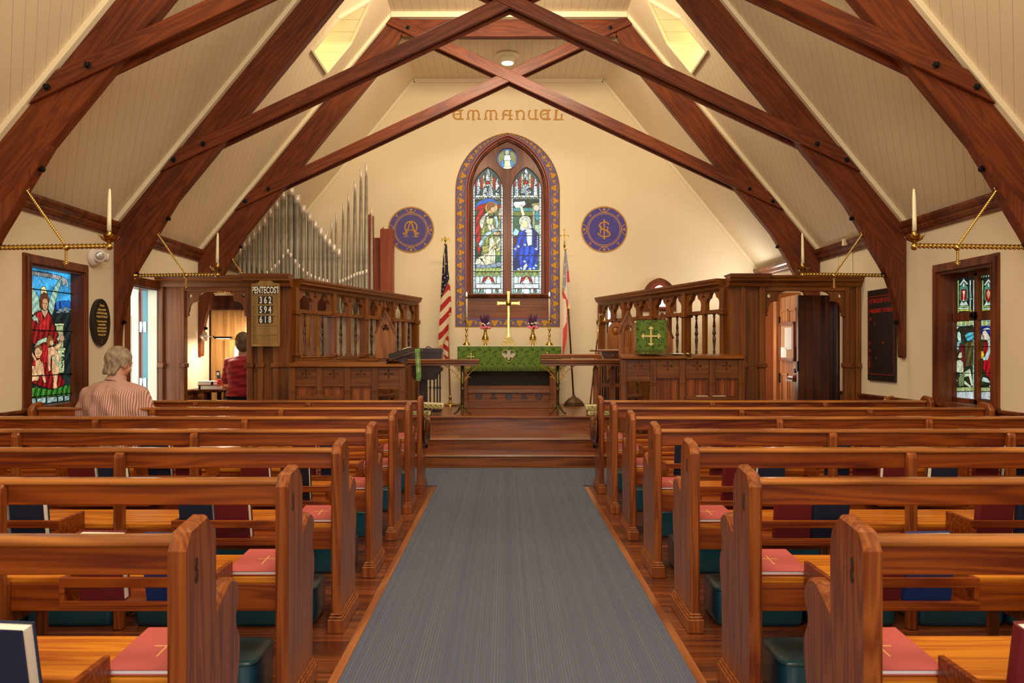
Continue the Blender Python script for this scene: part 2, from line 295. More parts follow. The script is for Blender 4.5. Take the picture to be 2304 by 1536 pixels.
# ------------------------------------------------------------ painter: patterns laid down on a fine mesh
def srgb(r, g, b): return tuple(((c/255)/12.92 if c/255 <= .04045 else (((c/255)+.055)/1.055)**2.4) for c in (r, g, b))
def star(inside, c, rmax, n=40):
    out = []
    for i in range(n):
        a = 2*pi*i/n+.01; r = 0
        while r < rmax and inside(c[0]+cos(a)*(r+rmax/120), c[1]+sin(a)*(r+rmax/120)): r += rmax/120
        out.append((c[0]+cos(a)*r, c[1]+sin(a)*r))
    return out
def trefoil(cx, cz, r):
    C = [(cx+cos(radians(90+120*k))*r*.56, cz+sin(radians(90+120*k))*r*.56) for k in range(3)]
    return star(lambda x, y: any(math.hypot(x-a, y-b) < r*.47 for a, b in C) or math.hypot(x-cx, y-cz) < r*.34, (cx, cz), r*1.2, 42)
class Cv:
    def __init__(s, x0, x1, y0, y1, step, col):
        s.xs = np.arange(x0, x1+step*.5, step); s.ys = np.arange(y0, y1+step*.5, step)
        s.X, s.Y = np.meshgrid(s.xs, s.ys); s.c = np.empty(s.X.shape+(3,)); s.c[:] = col; s.m = np.ones(s.X.shape, bool)
    def _in(s, pts, pad=0):
        p = np.array(pts, float); ins = np.zeros(s.X.shape, bool)
        lo, hi = p.min(0)-pad-1, p.max(0)+pad+1
        i0, i1 = np.searchsorted(s.xs, lo[0]), np.searchsorted(s.xs, hi[0]); j0, j1 = np.searchsorted(s.ys, lo[1]), np.searchsorted(s.ys, hi[1])
        if i1 <= i0 or j1 <= j0: return ins, None
        X = s.X[j0:j1, i0:i1]; Y = s.Y[j0:j1, i0:i1]; sub = np.zeros(X.shape, bool); n = len(p)
        for i in range(n):
            a, b = p[i], p[(i+1) % n]
            if a[1] == b[1]: continue
            c = (a[1] > Y) != (b[1] > Y); xx = (b[0]-a[0])*(Y-a[1])/(b[1]-a[1])+a[0]; sub ^= c & (X < xx)
        ins[j0:j1, i0:i1] = sub; return ins, (i0, i1, j0, j1)
    def line(s, pts, w, col, close=False, mask=None):
        p = [np.array(q, float) for q in pts]
        if close: p.append(p[0])
        for a, b in zip(p[:-1], p[1:]):
            lo = np.minimum(a, b)-w; hi = np.maximum(a, b)+w
            i0, i1 = np.searchsorted(s.xs, lo[0]), np.searchsorted(s.xs, hi[0]); j0, j1 = np.searchsorted(s.ys, lo[1]), np.searchsorted(s.ys, hi[1])
            if i1 <= i0 or j1 <= j0: continue
            X = s.X[j0:j1, i0:i1]; Y = s.Y[j0:j1, i0:i1]; d = b-a; L2 = max(d@d, 1e-9)
            t = np.clip(((X-a[0])*d[0]+(Y-a[1])*d[1])/L2, 0, 1); dd = (X-a[0]-t*d[0])**2+(Y-a[1]-t*d[1])**2
            k = dd <= (w/2)**2; s.c[j0:j1, i0:i1][k] = col
            if mask is not None: mask[j0:j1, i0:i1] |= k
        return s
    def poly(s, pts, col, ol=0, oc=(.004,.004,.005), jit=0):
        ins, _ = s._in(pts); c = np.array(col, float)
        s.c[ins] = c
        if ol: s.line(pts, ol, oc, close=True)
        return ins
    def ell(s, cx, cy, rx, ry, col, ol=0, oc=(.004,.004,.005)):
        return s.poly([(cx+rx*cos(t), cy+ry*sin(t)) for t in np.linspace(0, 2*pi, 25)[:-1]], col, ol, oc)
    def shade(s, ins, k, f=9.0, a=.35, ang=.2):
        """folds painted in the glass or woven in the cloth"""
        t = (s.X*cos(ang)+s.Y*sin(ang)); v = 1+a*np.sin(t/f)+a*.5*np.sin(t/f*2.7+1)
        s.c[ins] *= v[ins][:, None]*k
    def build(s, name, m, fn, parent=None, mask=None):
        mk = s.m if mask is None else mask
        ny, nx = s.X.shape; fm = mk[:-1,:-1] & mk[1:,:-1] & mk[:-1,1:] & mk[1:,1:]
        idx = np.arange(ny*nx).reshape(ny, nx); q = np.stack([idx[:-1,:-1], idx[:-1,1:], idx[1:,1:], idx[1:,:-1]], -1)[fm]
        used = np.unique(q); remap = np.zeros(ny*nx, int); remap[used] = np.arange(len(used)); q = remap[q]
        P = np.stack(fn(s.X.ravel()[used], s.Y.ravel()[used]), -1).astype(np.float32)
        if parent is not None:
            inv = np.array(WM(parent).inverted()); P = (P @ inv[:3,:3].T+inv[:3,3]).astype(np.float32)
        me = bpy.data.meshes.new(name); me.vertices.add(len(P)); me.vertices.foreach_set('co', P.ravel())
        me.loops.add(q.size); me.loops.foreach_set('vertex_index', q.ravel().astype(np.int32)); me.polygons.add(len(q))
        me.polygons.foreach_set('loop_start', np.arange(0, q.size, 4, dtype=np.int32)); me.polygons.foreach_set('loop_total', np.full(len(q), 4, np.int32))
        me.update(calc_edges=True); me.validate()
        a = me.color_attributes.new('Col', 'FLOAT_COLOR', 'POINT'); cc = np.ones((len(used), 4), np.float32); cc[:,:3] = np.clip(s.c.reshape(-1,3)[used], 0, 4); a.data.foreach_set('color', cc.ravel())
        o = bpy.data.objects.new(name, me); COL.objects.link(o); me.materials.append(MATS[m] if isinstance(m, str) else m)
        me.polygons.foreach_set('use_smooth', [True]*len(me.polygons))
        if parent is not None: o.parent = parent
        return o
# ------------------------------------------------------------ the palette
mat('wall_paint', (.82,.70,.50), .75, bump=.05, bscale=25, var=.03, vscale=1.2)
mat('altar_wall_paint', (.83,.69,.46), .75, bump=.04, bscale=25, var=.03, vscale=1.0)
mat('cream_trim', (.84,.74,.50), .45)
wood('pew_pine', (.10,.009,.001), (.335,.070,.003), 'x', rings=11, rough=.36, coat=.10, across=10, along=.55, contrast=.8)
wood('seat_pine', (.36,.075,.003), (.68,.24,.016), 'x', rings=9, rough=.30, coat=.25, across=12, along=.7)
wood('pew_end_pine', (.13,.020,.003), (.34,.095,.014), 'z', rings=10, rough=.33, coat=.28, across=11, along=.6, contrast=.8)
wood('beam_wood', (.066,.0090,.0015), (.190,.038,.004), 'x', rings=8, rough=.45, coat=.06, across=10, along=.8, contrast=.75)
wood('post_wood', (.066,.0090,.0015), (.190,.038,.004), 'z', rings=8, rough=.45, coat=.06, across=10, along=.8, contrast=.75)
wood('oak', (.085,.018,.002), (.26,.082,.009), 'z', rings=6, rough=.40, coat=.06, across=13, along=.4, contrast=.6)
wood('oak_flat', (.085,.018,.002), (.26,.082,.009), 'x', rings=6, rough=.40, coat=.06, across=13, along=.4, contrast=.6)
wood('dark_oak', (.030,.007,.003), (.095,.024,.007), 'z', rings=3, rough=.28, coat=.4, across=8, along=.6)
wood('red_panel', (.17,.030,.005), (.40,.105,.015), 'z', rings=4, rough=.38, coat=.12, across=8, along=.5)
wood('vestry_pine', (.33,.10,.025), (.62,.25,.075), 'z', rings=4, rough=.35, coat=.2, across=7, along=.5)
wood('frame_wood', (.070,.013,.003), (.20,.048,.009), 'z', rings=3, rough=.38, coat=.12, across=8, along=.6)
wood('case_oak', (.25,.11,.03), (.48,.25,.075), 'z', rings=4, rough=.35, coat=.2, across=9, along=.5)
wood('organ_box_wood', (.20,.035,.010), (.36,.075,.020), 'z', rings=3, rough=.4, coat=.1, across=6, along=.4)
wood('floor_boards', (.075,.014,.004), (.24,.062,.014), 'x', rings=5, rough=.22, coat=.5, across=8, along=.5, planks=.085, pax='y')
wood('floor_border', (.20,.055,.014), (.42,.15,.045), 'y', rings=4, rough=.28, coat=.4, across=8, along=.5)
wood('step_wood', (.10,.020,.003), (.28,.080,.010), 'x', rings=7, rough=.27, coat=.25, across=10, along=.4)
wood('dark_carved', (.010,.004,.003), (.035,.011,.006), 'z', rings=3, rough=.35, coat=.3)
mat('brass', (.56,.38,.10), .20, 1.0); mat('dull_brass', (.36,.26,.09), .35, 1.0); mat('bronze_green', (.10,.09,.035), .4, .8)
mat('gold_paint', (.60,.34,.05), .4, .3); mat('iron', (.012,.011,.010), .45, .7); mat('chrome', (.7,.7,.7), .12, 1.0)
mat('candle_wax', (.88,.82,.55), .45, spec=.4); mat('flame', (1,.8,.4), .5, emit=(1,.72,.35), estr=30)
mat('teal_vinyl', (.007,.070,.115), .33, coat=.25, bump=.25, bscale=14, var=.25, vscale=5)
mat('piping', (.010,.06,.08), .35)
mat('red_folder', (.48,.085,.075), .6, var=.06, vscale=20); mat('gold_line', (.85,.55,.15), .4)
mat('navy_cloth', (.010,.020,.055), .55, bump=.1, bscale=300); mat('black_cloth', (.010,.010,.016), .5); mat('maroon_cloth', (.16,.012,.016), .5, bump=.1, bscale=300); mat('blue_cloth', (.012,.035,.17), .5)
mat('paper', (.86,.83,.76), .7); mat('page_edge', (.88,.83,.72), .8)
mat('pipe_metal', (.30,.26,.20), .55, .35, var=.3, vscale=9); mat('pipe_bright', (.72,.64,.54), .45, .4)
mat('white_plastic', (.80,.72,.66), .4); mat('lamp_lens', (.6,.6,.58), .1, .5); mat('black_plastic', (.012,.011,.010), .4)
mat('skin', (.62,.30,.19), .5, var=.08, vscale=12); mat('grey_hair', (.34,.26,.17), .6, var=.4, vscale=25, bump=1.0, bscale=60)
mat('brown_hair', (.17,.105,.05), .6, var=.25, vscale=30, bump=.6, bscale=90); mat('red_knit', (.42,.008,.020), .75, var=.2, vscale=14, bump=.4, bscale=20, sheen=.3)
mat('black_trousers', (.012,.012,.014), .8); mat('grey_trousers', (.12,.11,.09), .8)
mat('black_board', (.012,.009,.007), .35); mat('number_card', (.010,.009,.008), .5); mat('card_white', (.85,.78,.60), .5); mat('red_letter', (.55,.02,.01), .5); mat('gold_letter', (.75,.50,.14), .4)
mat('white_linen', (.86,.83,.75), .8); mat('gold_thread', (.80,.62,.22), .45, .2); mat('fringe_green', (.09,.13,.018), .8)
mat('dove_grey', (.55,.50,.42), .7); mat('dark_screen', (.022,.015,.007), .7, var=.2, vscale=60)
mat('pink_petals', (.80,.18,.26), .6); mat('white_petals', (.85,.80,.76), .6); mat('purple_bloom', (.085,.020,.085), .7); mat('stem_green', (.05,.10,.02), .6)
mat('door_cream', (.72,.62,.42), .45, var=.1, vscale=4); mat('door_teal', (.10,.28,.30), .5); mat('steel', (.55,.55,.55), .3, .9)
mat('cork', (.55,.33,.14), .9, var=.1, vscale=80); mat('cherry', (.25,.045,.02), .35, coat=.2)
mat('lead', (.012,.012,.013), .6); mat('lamp_glow', (1,.9,.7), .5, emit=(1,.93,.80), estr=14); mat('music_paper', (.9,.88,.82), .8)
mat('daylight_pane', (.8,.9,1), .2, emit=(.80,.95,1.0), estr=2.2); mat('white_pane', (1,1,1), .2, emit=(.92,.96,1.0), estr=2.6)
mat('leaf_light_pane', (.8,.9,.4), .2, emit=(.95,.95,.55), estr=3.2)
mat('chair_oak', (.42,.16,.04), .3, coat=.4)
painted('stained_glass', .35, emit=1.0, mottled=.25); painted('nave_glass', .35, emit=.78, mottled=.32)
painted('wall_painting', .7, mottled=.06); painted('damask', .55, bump=.15); painted('flag_cloth', .7); painted('needlepoint', .9, bump=.4); painted('shirt_cloth', .8)
# ============================================================ THE ROOM
WX, EAVE, YB, YN = 3.77, 2.45, 12.5, -3.0
SL = 1.2255; A = math.atan(SL); RX = 1.42; RZ = EAVE+SL*(WX-RX)      # slope meets the flat ceiling at RX, RZ
cA, sA = cos(A), sin(A); SLEN = (WX-RX)/cA
def roofz(X): return EAVE+SL*(WX-abs(X))
r2 = 1/sqrt(2)
grooved('slope_boards_right', (.80,.66,.44), (.36,.20,.09), (-cA*r2, r2, sA*r2), .092, .030)
grooved('slope_boards_left', (.80,.66,.44), (.36,.20,.09), (cA*r2, r2, sA*r2), .092, .030)
grooved('flat_boards', (.80,.66,.44), (.30,.16,.06), (1,0,0), .105, .030)
grooved('dormer_boards', (.80,.70,.44), (.45,.28,.08), (0,0,1), .10, .03)
grooved('carpet_ribs', (.085,.105,.165), (.42,.42,.45), (1,0,0), .0125, .20, rough=.95, bump=1.0, gl=1.0)
grooved('wainscot_boards', (.16,.035,.010), (.03,.006,.003), (0,1,0), .075, .05, rough=.35)
grooved('vestry_boards', (.45,.12,.035), (.15,.03,.01), (1,0,0), .09, .03, rough=.4)
# floor, carpet strips
struct(M().box(-WX-.16, WX+.16, YN, YB+.2, -.10, 0).build('floor', 'floor_boards'))
f = M()
for sx in (-1, 1): f.box(*sorted((sx*.676, sx*.712)), YN, 7.6, 0, .004)
struct(f.build('trim_9', 'floor_border'))
c = M().prism([(-.672,YN),(.672,YN),(.672,7.66),(3.3,7.66),(3.3,8.79),(-3.3,8.79),(-3.3,7.66),(-.672,7.66)], 'xy', .0005, .009)
tag(c.build('aisle_carpet', 'carpet_ribs'), 'blue-grey ribbed carpet running down the aisle to the chancel steps', 'carpet')
# side walls
WIN = (6.48, 7.31, .80, 1.93); LDOOR = (8.20, 8.905, .005, 1.90)
rect = lambda a, b, c, d: [(a,c),(b,c),(b,d),(a,d)]
for side, sx in (('left', -1), ('right', 1)):
    hs = [rect(*WIN)]+([rect(*LDOOR)] if sx < 0 else [])
    m = holes(rect(YN-.15, YB, -.1, EAVE+.02), hs, .16).moved(frame_mtx((sx*(WX+.08), 0, 0), (0,1,0), (0,0,1)))
    struct(m.build('wall_'+side, 'wall_paint'))
struct(M().box(-WX-.2, WX+.2, YN-.15, YN, -.1, 5.6).build('wall_back', 'wall_paint'))
# crown mouldings, wainscot
prof = [(0,2.33),(.022,2.33),(.022,2.352),(.040,2.36),(.052,2.385),(.052,2.40),(.075,2.415),(.088,2.44),(.088,2.462),(0,2.462)]
for i, sx in enumerate((-1, 1)):
    struct(M().prism([(sx*(WX-a), b) for a, b in prof], 'xz', YN, YB).build('trim_%d' % (i+1), 'frame_wood'))
    segs = [(YN, 8.14), (8.95, YB)] if sx < 0 else [(YN, YB)]
    w_ = M(); cap = M()
    for a, b in segs:
        w_.box(*sorted((sx*(WX-.018), sx*WX)), a, b, 0, .75)
        cap.prism([(sx*(WX-p), q) for p, q in [(0,.745),(.03,.745),(.034,.765),(.045,.772),(.045,.792),(0,.792)]], 'xz', a, b)
    wo = w_.build('baseboard_'+('left' if sx < 0 else 'right'), 'wainscot_boards'); struct(wo)
    cap.build('chair_rail', 'frame_wood', wo)
# roof: flat part and two slopes, each slope with a gabled dormer
struct(M().box(-RX, RX, YN, YB, RZ, RZ+.1).build('ceiling', 'flat_boards'))
DY0, DY1, DZ0, DZ1, DZ2 = 8.90, 9.62, 4.46, 4.82, 5.18
for side, sx in (('left', -1), ('right', 1)):
    s = lambda z: (z-EAVE)/sA
    mid = (DY0+DY1)/2
    hole = [(DY0,s(DZ0)),(DY1,s(DZ0)),(DY1,s(DZ1)),(mid,s(DZ2)),(DY0,s(DZ1))]
    fm = frame_mtx((sx*WX,0,EAVE), (0,1,0), (-sx*cA,0,sA))
    m = holes([(YN,-.05),(YB,-.05),(YB,SLEN+.02),(YN,SLEN+.02)], [hole], .06).moved(fm @ Matrix.Translation((0,0,.03 if sx < 0 else -.03)))
    m = holes([(YN,-.05),(YB,-.05),(YB,SLEN+.02),(YN,SLEN+.02)], [hole], .06)
    off = Vector((sx*sA, 0, cA))*.03
    m.moved(Matrix.Translation(off) @ fm)
    ce = struct(m.build('ceiling', 'slope_boards_'+side))
    # dormer shell
    XO = 2.78
    e_ = .005; ring = [(DY0+e_,DZ0+e_),(DY1-e_,DZ0+e_),(DY1-e_,DZ1-e_),(mid,DZ2-e_),(DY0+e_,DZ1-e_)]
    def sxz(z): return WX-(z-EAVE)/SL
    vs = [(sx*(sxz(z)+.0), y, z) for y, z in ring]+[(sx*XO, y, z) for y, z in ring]
    d = M().add(vs, [(i,(i+1)%5,5+(i+1)%5,5+i) for i in range(5)])
    wn = d.build('window_%d' % (4 if sx < 0 else 5), 'dormer_boards'); struct(wn)
    M().add([(sx*XO, y, z) for y, z in ring], [(0,1,2,3,4)]).build('pane', 'leaf_light_pane', wn)
    b = M()
    rr = [(sx*(sxz(z)-.012), y, z-.01) for y, z in ring]
    for i in range(5): b.bar(rr[i], rr[(i+1)%5], .02, .03, up=(sx*-.77,0,-.63))
    b.build('opening_trim', 'cream_trim', wn)
    if sx > 0:
        point('dormer_bulb', (2.35, 9.5, 4.56), 1.6, (1.0,.88,.55), .04)
# cream strip where the roof meets the altar wall
for i, sx in enumerate((-1, 1)):
    m = M().bar((sx*WX, YB-.012, EAVE+.0-.03), (sx*RX, YB-.012, RZ-.03), .024, .05, up=(0,0,1))
    struct(m.build('trim_%d' % (3+i), 'cream_trim'))
struct(M().box(-RX, RX, YB-.024, YB, RZ-.055, RZ).build('trim_5', 'cream_trim'))
# ------------------------------------------------------------ altar wall with the east window
bx = lambda c: (1010+np.asarray(c)/3.2-VX)*YB/F+CX
bz = lambda c: CZ+(VY-(280+np.asarray(c)/3.2))*YB/F
def bwp(p): return (float(bx(p[0])), float(bz(p[1])))
def gothic(xl, xr, ys, yt, yb, n=16):
    """pointed arch outline in window units (y down)"""
    a = (xr-xl)/2; h = ys-yt; R = (a*a+h*h)/(2*a); out = []
    t1 = math.atan2(h, R-a)
    for i in range(n+1):
        t = t1*i/n; out.append((xl+R-R*cos(t), ys-R*sin(t)))
    return [(xl,yb)]+out+[(xr-(p[0]-xl), p[1]) for p in out[::-1][1:]]+[(xr,yb)]
arch_out = gothic(44, 802, 480, 57, 1461); arch_in = gothic(124, 721, 480, 77, 1391)
lan = [gothic(173, 389, 470, 298, 1219), gothic(450, 667, 470, 298, 1219)]
rnd = [(420+77*cos(t), 236+77*sin(t)) for t in np.linspace(0, 2*pi, 33)[:-1]]
# small lancet on the right of the altar wall
lx0, lx1 = PX(1464, YB), PX(1502, YB); lzt, lzs, lzb = PZ(641, YB), PZ(666, YB), 1.90
def goth3(x0, x1, zs, zt, zb): return [(p[0], -p[1]) for p in gothic(x0, x1, -zs, -zt, -zb, 10)]
small = goth3(lx0, lx1, lzs, lzt, lzb)
slit = rect(PX(1368, YB), PX(1378, YB), PZ(765, YB), PZ(690, YB))
m = holes([(-WX-.2,-.1),(WX+.2,-.1),(WX+.2,5.5),(-WX-.2,5.5)], [[bwp(p) for p in arch_in], small, slit], .2).moved(FACE(0, YB+.1, 0))
struct(m.build('wall_front', 'altar_wall_paint'))
w1 = thing('window_1', '', ''); del w1['label']; del w1['category']; struct(w1); w1.location = (0, YB, 2.2)
# outer reveal moulding following the arch, then the tracery board
def ring_mould(outline, parent, y0, y1, inset, name, m_):
    P = [Vector((bwp(p)[0], 0, bwp(p)[1])) for p in outline]; mm = M(); n = len(P); c0 = Vector((sum(p.x for p in P)/n, 0, sum(p.z for p in P)/n))
    def offs(d):
        out = []
        for i in range(n):
            t = (P[(i+1)%n]-P[i-1]).normalized(); nrm = Vector((t.z,0,-t.x))
            if nrm.dot(c0-P[i]) < 0: nrm = -nrm
            out.append(P[i]+nrm*d)
        return out
    prof = [(0,y0),(inset*.35,y0),(inset*.5,y0+.02),(inset*.8,y0+.025),(inset,y0+.05),(inset,y1)]
    vs = []
    for d, y in prof: vs += [(q.x, y, q.z) for q in offs(d)]
    fs = [(k*n+i, k*n+(i+1)%n, (k+1)*n+(i+1)%n, (k+1)*n+i) for k in range(len(prof)-1) for i in range(n)]
    mm.add(vs, fs, False); return mm.build(name, m_, parent)
mat('crimson_paint', (.25,.015,.012), .5)
ring_mould(arch_in, w1, YB-.006, YB+.13, .030, 'frame_edge', 'crimson_paint')
ring_mould(gothic(134, 711, 480, 90, 1230), w1, YB+.02, YB+.14, .055, 'frame_moulding', 'frame_wood')
tr = holes([bwp(p) for p in gothic(126, 719, 480, 80, 1392)], [[bwp(p) for p in l] for l in lan]+[[bwp(p) for p in rnd]], .05, .004).moved(FACE(0, YB+.105, 0))
tr.build('tracery', 'frame_wood', w1)
for l in lan: ring_mould(l, w1, YB+.065, YB+.13, -.022, 'lancet_moulding', 'frame_wood')
ring_mould(rnd, w1, YB+.065, YB+.13, -.020, 'roundel_moulding', 'frame_wood')
x0, x1 = bwp((130,0))[0], bwp((716,0))[0]
z = bwp((0,1226))[1]
M().prism([(YB+.10,z+.03),(YB-.035,z+.012),(YB-.045,z),(YB-.03,z-.025),(YB-.01,z-.045),(YB+.10,z-.05)], 'yz', x0, x1).build('sill', 'frame_wood', w1)
M().box(x0, x1, YB+.02, YB+.05, bwp((0,1388))[1], z-.03).build('sill_panel', 'oak_flat', w1)
# ---- glass of the east window
K = (.003,.004,.004)
W_ = (.78,.90,.98); BW_ = (.45,.66,.76); CR = (.66,.66,.40); OLV = (.30,.36,.12); GRN = (.05,.20,.11); DGR = (.02,.07,.05); RED = (.46,.004,.012); DRED = (.25,.01,.015)
BLU = (.008,.085,.52); DBL = (.006,.03,.20); TEAL = (.10,.42,.45); GOLD = (.80,.55,.12); YEL = (.85,.74,.38); SKN = (.72,.52,.36); HAIR = (.35,.14,.04); STEEL = (.30,.42,.50)
def crackle(g, mask, n, w, seed=1, col=(.004,.005,.005), tone=.30):
    """splits an area of glass into small leaded pieces of slightly different tone"""
    R_ = np.random.default_rng(seed); jj, ii = np.nonzero(mask)
    if len(jj) < 50: return
    x, y = g.X[jj, ii], g.Y[jj, ii]; k = R_.integers(0, len(x), n); sx_, sy_ = x[k], y[k]
    d1 = np.full(len(x), 1e9); d2 = np.full(len(x), 1e9); idx = np.zeros(len(x), int)
    for q in range(n):
        d = np.hypot(x-sx_[q], y-sy_[q]); c1 = d < d1; d2 = np.where(c1, d1, np.minimum(d2, d)); idx = np.where(c1, q, idx); d1 = np.where(c1, d, d1)
    tn = 1-tone+2*tone*R_.random(n); g.c[jj, ii] *= tn[idx][:, None]
    e = (d2-d1) < w; g.c[jj[e], ii[e]] = col
def canopy(g, x0):
    g.poly([(x0,530),(x0,290),(x0+218,290),(x0+218,530)], (.05,.12,.12))
    R = random.Random(3)
    for cx_, top, wd in ((x0+40,372,26),(x0+80,330,22),(x0+108,300,30),(x0+136,330,22),(x0+176,372,26)):
        g.poly([(cx_-wd/2,515),(cx_-wd/2,top+40),(cx_,top),(cx_+wd/2,top+40),(cx_+wd/2,515)], W_ if wd > 24 else CR, 3)
        for yy in range(int(top)+45, 515, 16): g.line([(cx_-wd/2,yy),(cx_+wd/2,yy)], 2, (.10,.16,.17))
    for (a, b, c_, d) in ((x0+56,370,x0+72,450),(x0+144,370,x0+160,450),(x0+20,395,x0+30,440),(x0+188,395,x0+198,440),(x0+95,395,x0+121,420)): g.poly([(a,b),(c_,b),(c_,d),(a,d)], RED, 2)
    g.poly([(x0+68,510),(x0+74,450),(x0+92,420),(x0+108,460),(x0+124,420),(x0+142,450),(x0+148,510)], W_, 3)
    g.poly([(x0+92,512),(x0+108,470),(x0+124,512)], BW_, 2.5)
    for k in range(7):
        a = x0+14+k*31; g.poly([(a,530),(a+4,505),(a+15,497),(a+26,505),(a+30,530),(a+15,519)], CR if k % 2 else W_, 2.5)
def base_panel(g, x0):
    g.poly([(x0,1055),(x0+218,1055),(x0+218,1220),(x0,1220)], (.45,.62,.55))
    for k in range(7):
        a = x0+2+k*31; g.poly([(a,1056),(a+30,1056),(a+26,1082),(a+15,1092),(a+4,1082)], (.35,.48,.15) if k % 2 else OLV, 2.5)
    for k in range(6):
        a = x0+22+k*30; g.poly([(a,1140),(a,1100),(a+13,1085),(a+26,1100),(a+26,1140)], W_ if k % 2 else (.75,.85,.80), 2)
    g.poly([(x0+62,1140),(x0+74,1098),(x0+108,1086),(x0+144,1098),(x0+158,1140),(x0+130,1118),(x0+90,1118)], RED, 3)
    g.poly([(x0+88,1142),(x0+96,1108),(x0+112,1096),(x0+128,1108),(x0+136,1142)], W_, 2.5); g.ell(x0+112, 1101, 9, 10, YEL, 2)
    g.poly([(x0+20,1142),(x0+200,1142),(x0+200,1175),(x0+20,1175)], (.80,.86,.88), 3)
    for r in (1152,1166):
        xx = x0+48
        while xx < x0+176: wl = random.choice((3,5,7)); g.line([(xx,r-3),(xx+wl,r+3)], 1.8, (.2,.24,.26)); xx += wl+4
    for k in range(9):
        a = x0+10+k*22; g.poly([(a,1178),(a+20,1178),(a+18,1205),(a+3,1208)], ((.30,.62,.52),W_,(.18,.45,.32),W_,(.95,1,1))[k % 5], 2.5)
    g.poly([(x0+42,1212),(x0+48,1176),(x0+60,1176)], RED, 2); g.poly([(x0+160,1176),(x0+172,1176),(x0+182,1212)], RED, 2)
    g.poly([(x0+90,1215),(x0+92,1178),(x0+130,1178),(x0+132,1215)], (1,1.02,1.05), 2.5)
def side_strip(g, x0):
    for a in (x0, x0+205):
        g.poly([(a,300),(a+13,300),(a+13,1220),(a,1220)], (.75,.88,.92), 2.5)
        for k, yy in enumerate(range(300, 1220, 22)): g.line([(a,yy),(a+13,yy)], 2.5, K)
g = Cv(168, 672, 290, 1222, 1.8, DGR)
crackle(g, np.ones(g.X.shape, bool), 420, 2.5, 2)
for x0 in (172, 449): canopy(g, x0)
crackle(g, (g.Y < 500) & (g.c[..., 2] > .2), 190, 2.6, 3, (.05,.07,.08), .25)
# left light: winged messenger in cream and olive, halo, scroll, standing on cloud
R = random.Random(5)
for k in range(14):
    yy = 540+k*37; g.poly([(184,yy),(236,yy),(236,yy+37),(184,yy+37)], R.choice((GRN,DGR,(.06,.13,.06),(.04,.10,.10))), 2)
    g.poly([(330,yy),(376,yy),(376,yy+37),(330,yy+37)], R.choice((GRN,(.12,.26,.16),(.07,.16,.10))), 2)
g.poly([(184,585),(210,545),(250,528),(300,518),(345,545),(376,575),(376,590),(184,600)], (.04,.20,.62), 3)
g.poly([(180,600),(215,570),(262,558),(330,566),(382,572),(378,590),(300,588),(240,600),(205,610)], RED, 3)
sh = g.poly([(252,598),(215,600),(196,640),(190,700),(188,780),(198,860),(212,935),(226,900),(224,820),(240,740),(250,680)], RED, 3); g.shade(sh, 1.0, 6, .5, .5)
g.ell(305, 590, 45, 44, GOLD, 3); g.ell(305, 590, 36, 35, YEL)
g.poly([(270,600),(272,570),(290,553),(318,552),(336,568),(330,580),(300,590),(290,612),(276,615)], HAIR, 2)
g.poly([(300,588),(330,578),(336,592),(333,610),(322,626),(305,624),(296,610)], SKN, 2.5)
fm0 = g.c.copy()
sh = g.poly([(228,740),(246,660),(272,628),(300,640),(312,630),(340,660),(352,700),(362,770),(376,860),(370,935),(340,940),(232,940),(240,870),(226,800)], OLV, 3); g.shade(sh, 1.15, 5, .35, .1)
sh = g.poly([(222,720),(218,690),(240,652),(272,624),(290,628),(264,660),(248,720),(238,752)], (.72,.74,.62), 3)
sh = g.poly([(262,690),(268,655),(300,648),(318,662),(318,700),(280,722)], CR, 3); g.shade(sh, 1, 4, .2)
g.poly([(275,712),(314,700),(332,745),(366,770),(362,786),(330,786),(300,762),(280,740)], (.86,.82,.66), 3)
g.poly([(336,764),(368,768),(370,782),(340,790)], SKN, 2)
g.poly([(355,640),(362,590),(374,588),(380,615),(374,650),(364,672)], SKN, 2.5)
g.poly([(320,652),(345,650),(358,700),(350,752),(334,748),(338,700)], BW_, 2.5)
g.poly([(212,850),(226,828),(262,772),(330,742),(376,740),(376,760),(330,764),(276,795),(244,845),(232,874),(216,876)], BW_, 3)
g.line([(371,640),(352,800)], 4, GOLD)
sh = g.poly([(238,870),(300,862),(312,906),(240,912)], (.60,.55,.20), 2.5)
sh = g.poly([(290,812),(316,800),(330,850),(334,930),(332,1000),(300,1008),(206,1010),(192,985),(210,950),(250,930),(284,915)], (.84,.84,.62), 3); g.shade(sh, 1.05, 6, .22, .15)
sh = g.poly([(330,800),(360,790),(378,830),(370,890),(352,915),(345,870)], (.55,.58,.42), 3); g.shade(sh, 1, 5, .3, .6)
g.poly([(306,840),(364,895),(352,910),(318,880)], YEL, 2)
g.poly([(186,1000),(196,960),(226,956),(232,985),(214,1008)], (.70,.72,.58), 3)
crackle(g, np.any(g.c != fm0, -1) & (g.X < 400), 26, 2.2, 5, (.03,.03,.02), .22)
for (a, b, r) in ((215,1015,22),(250,1022,26),(290,1018,26),(326,1008,26),(358,1000,20)): g.ell(a, b, r, 18, (.32,.42,.50), 3)
g.poly([(186,1030),(374,1026),(376,1052),(184,1052)], (.50,.60,.22), 2.5)
for a in range(196, 376, 24): g.line([(a,1026),(a-10,1052)], 2.5, K)
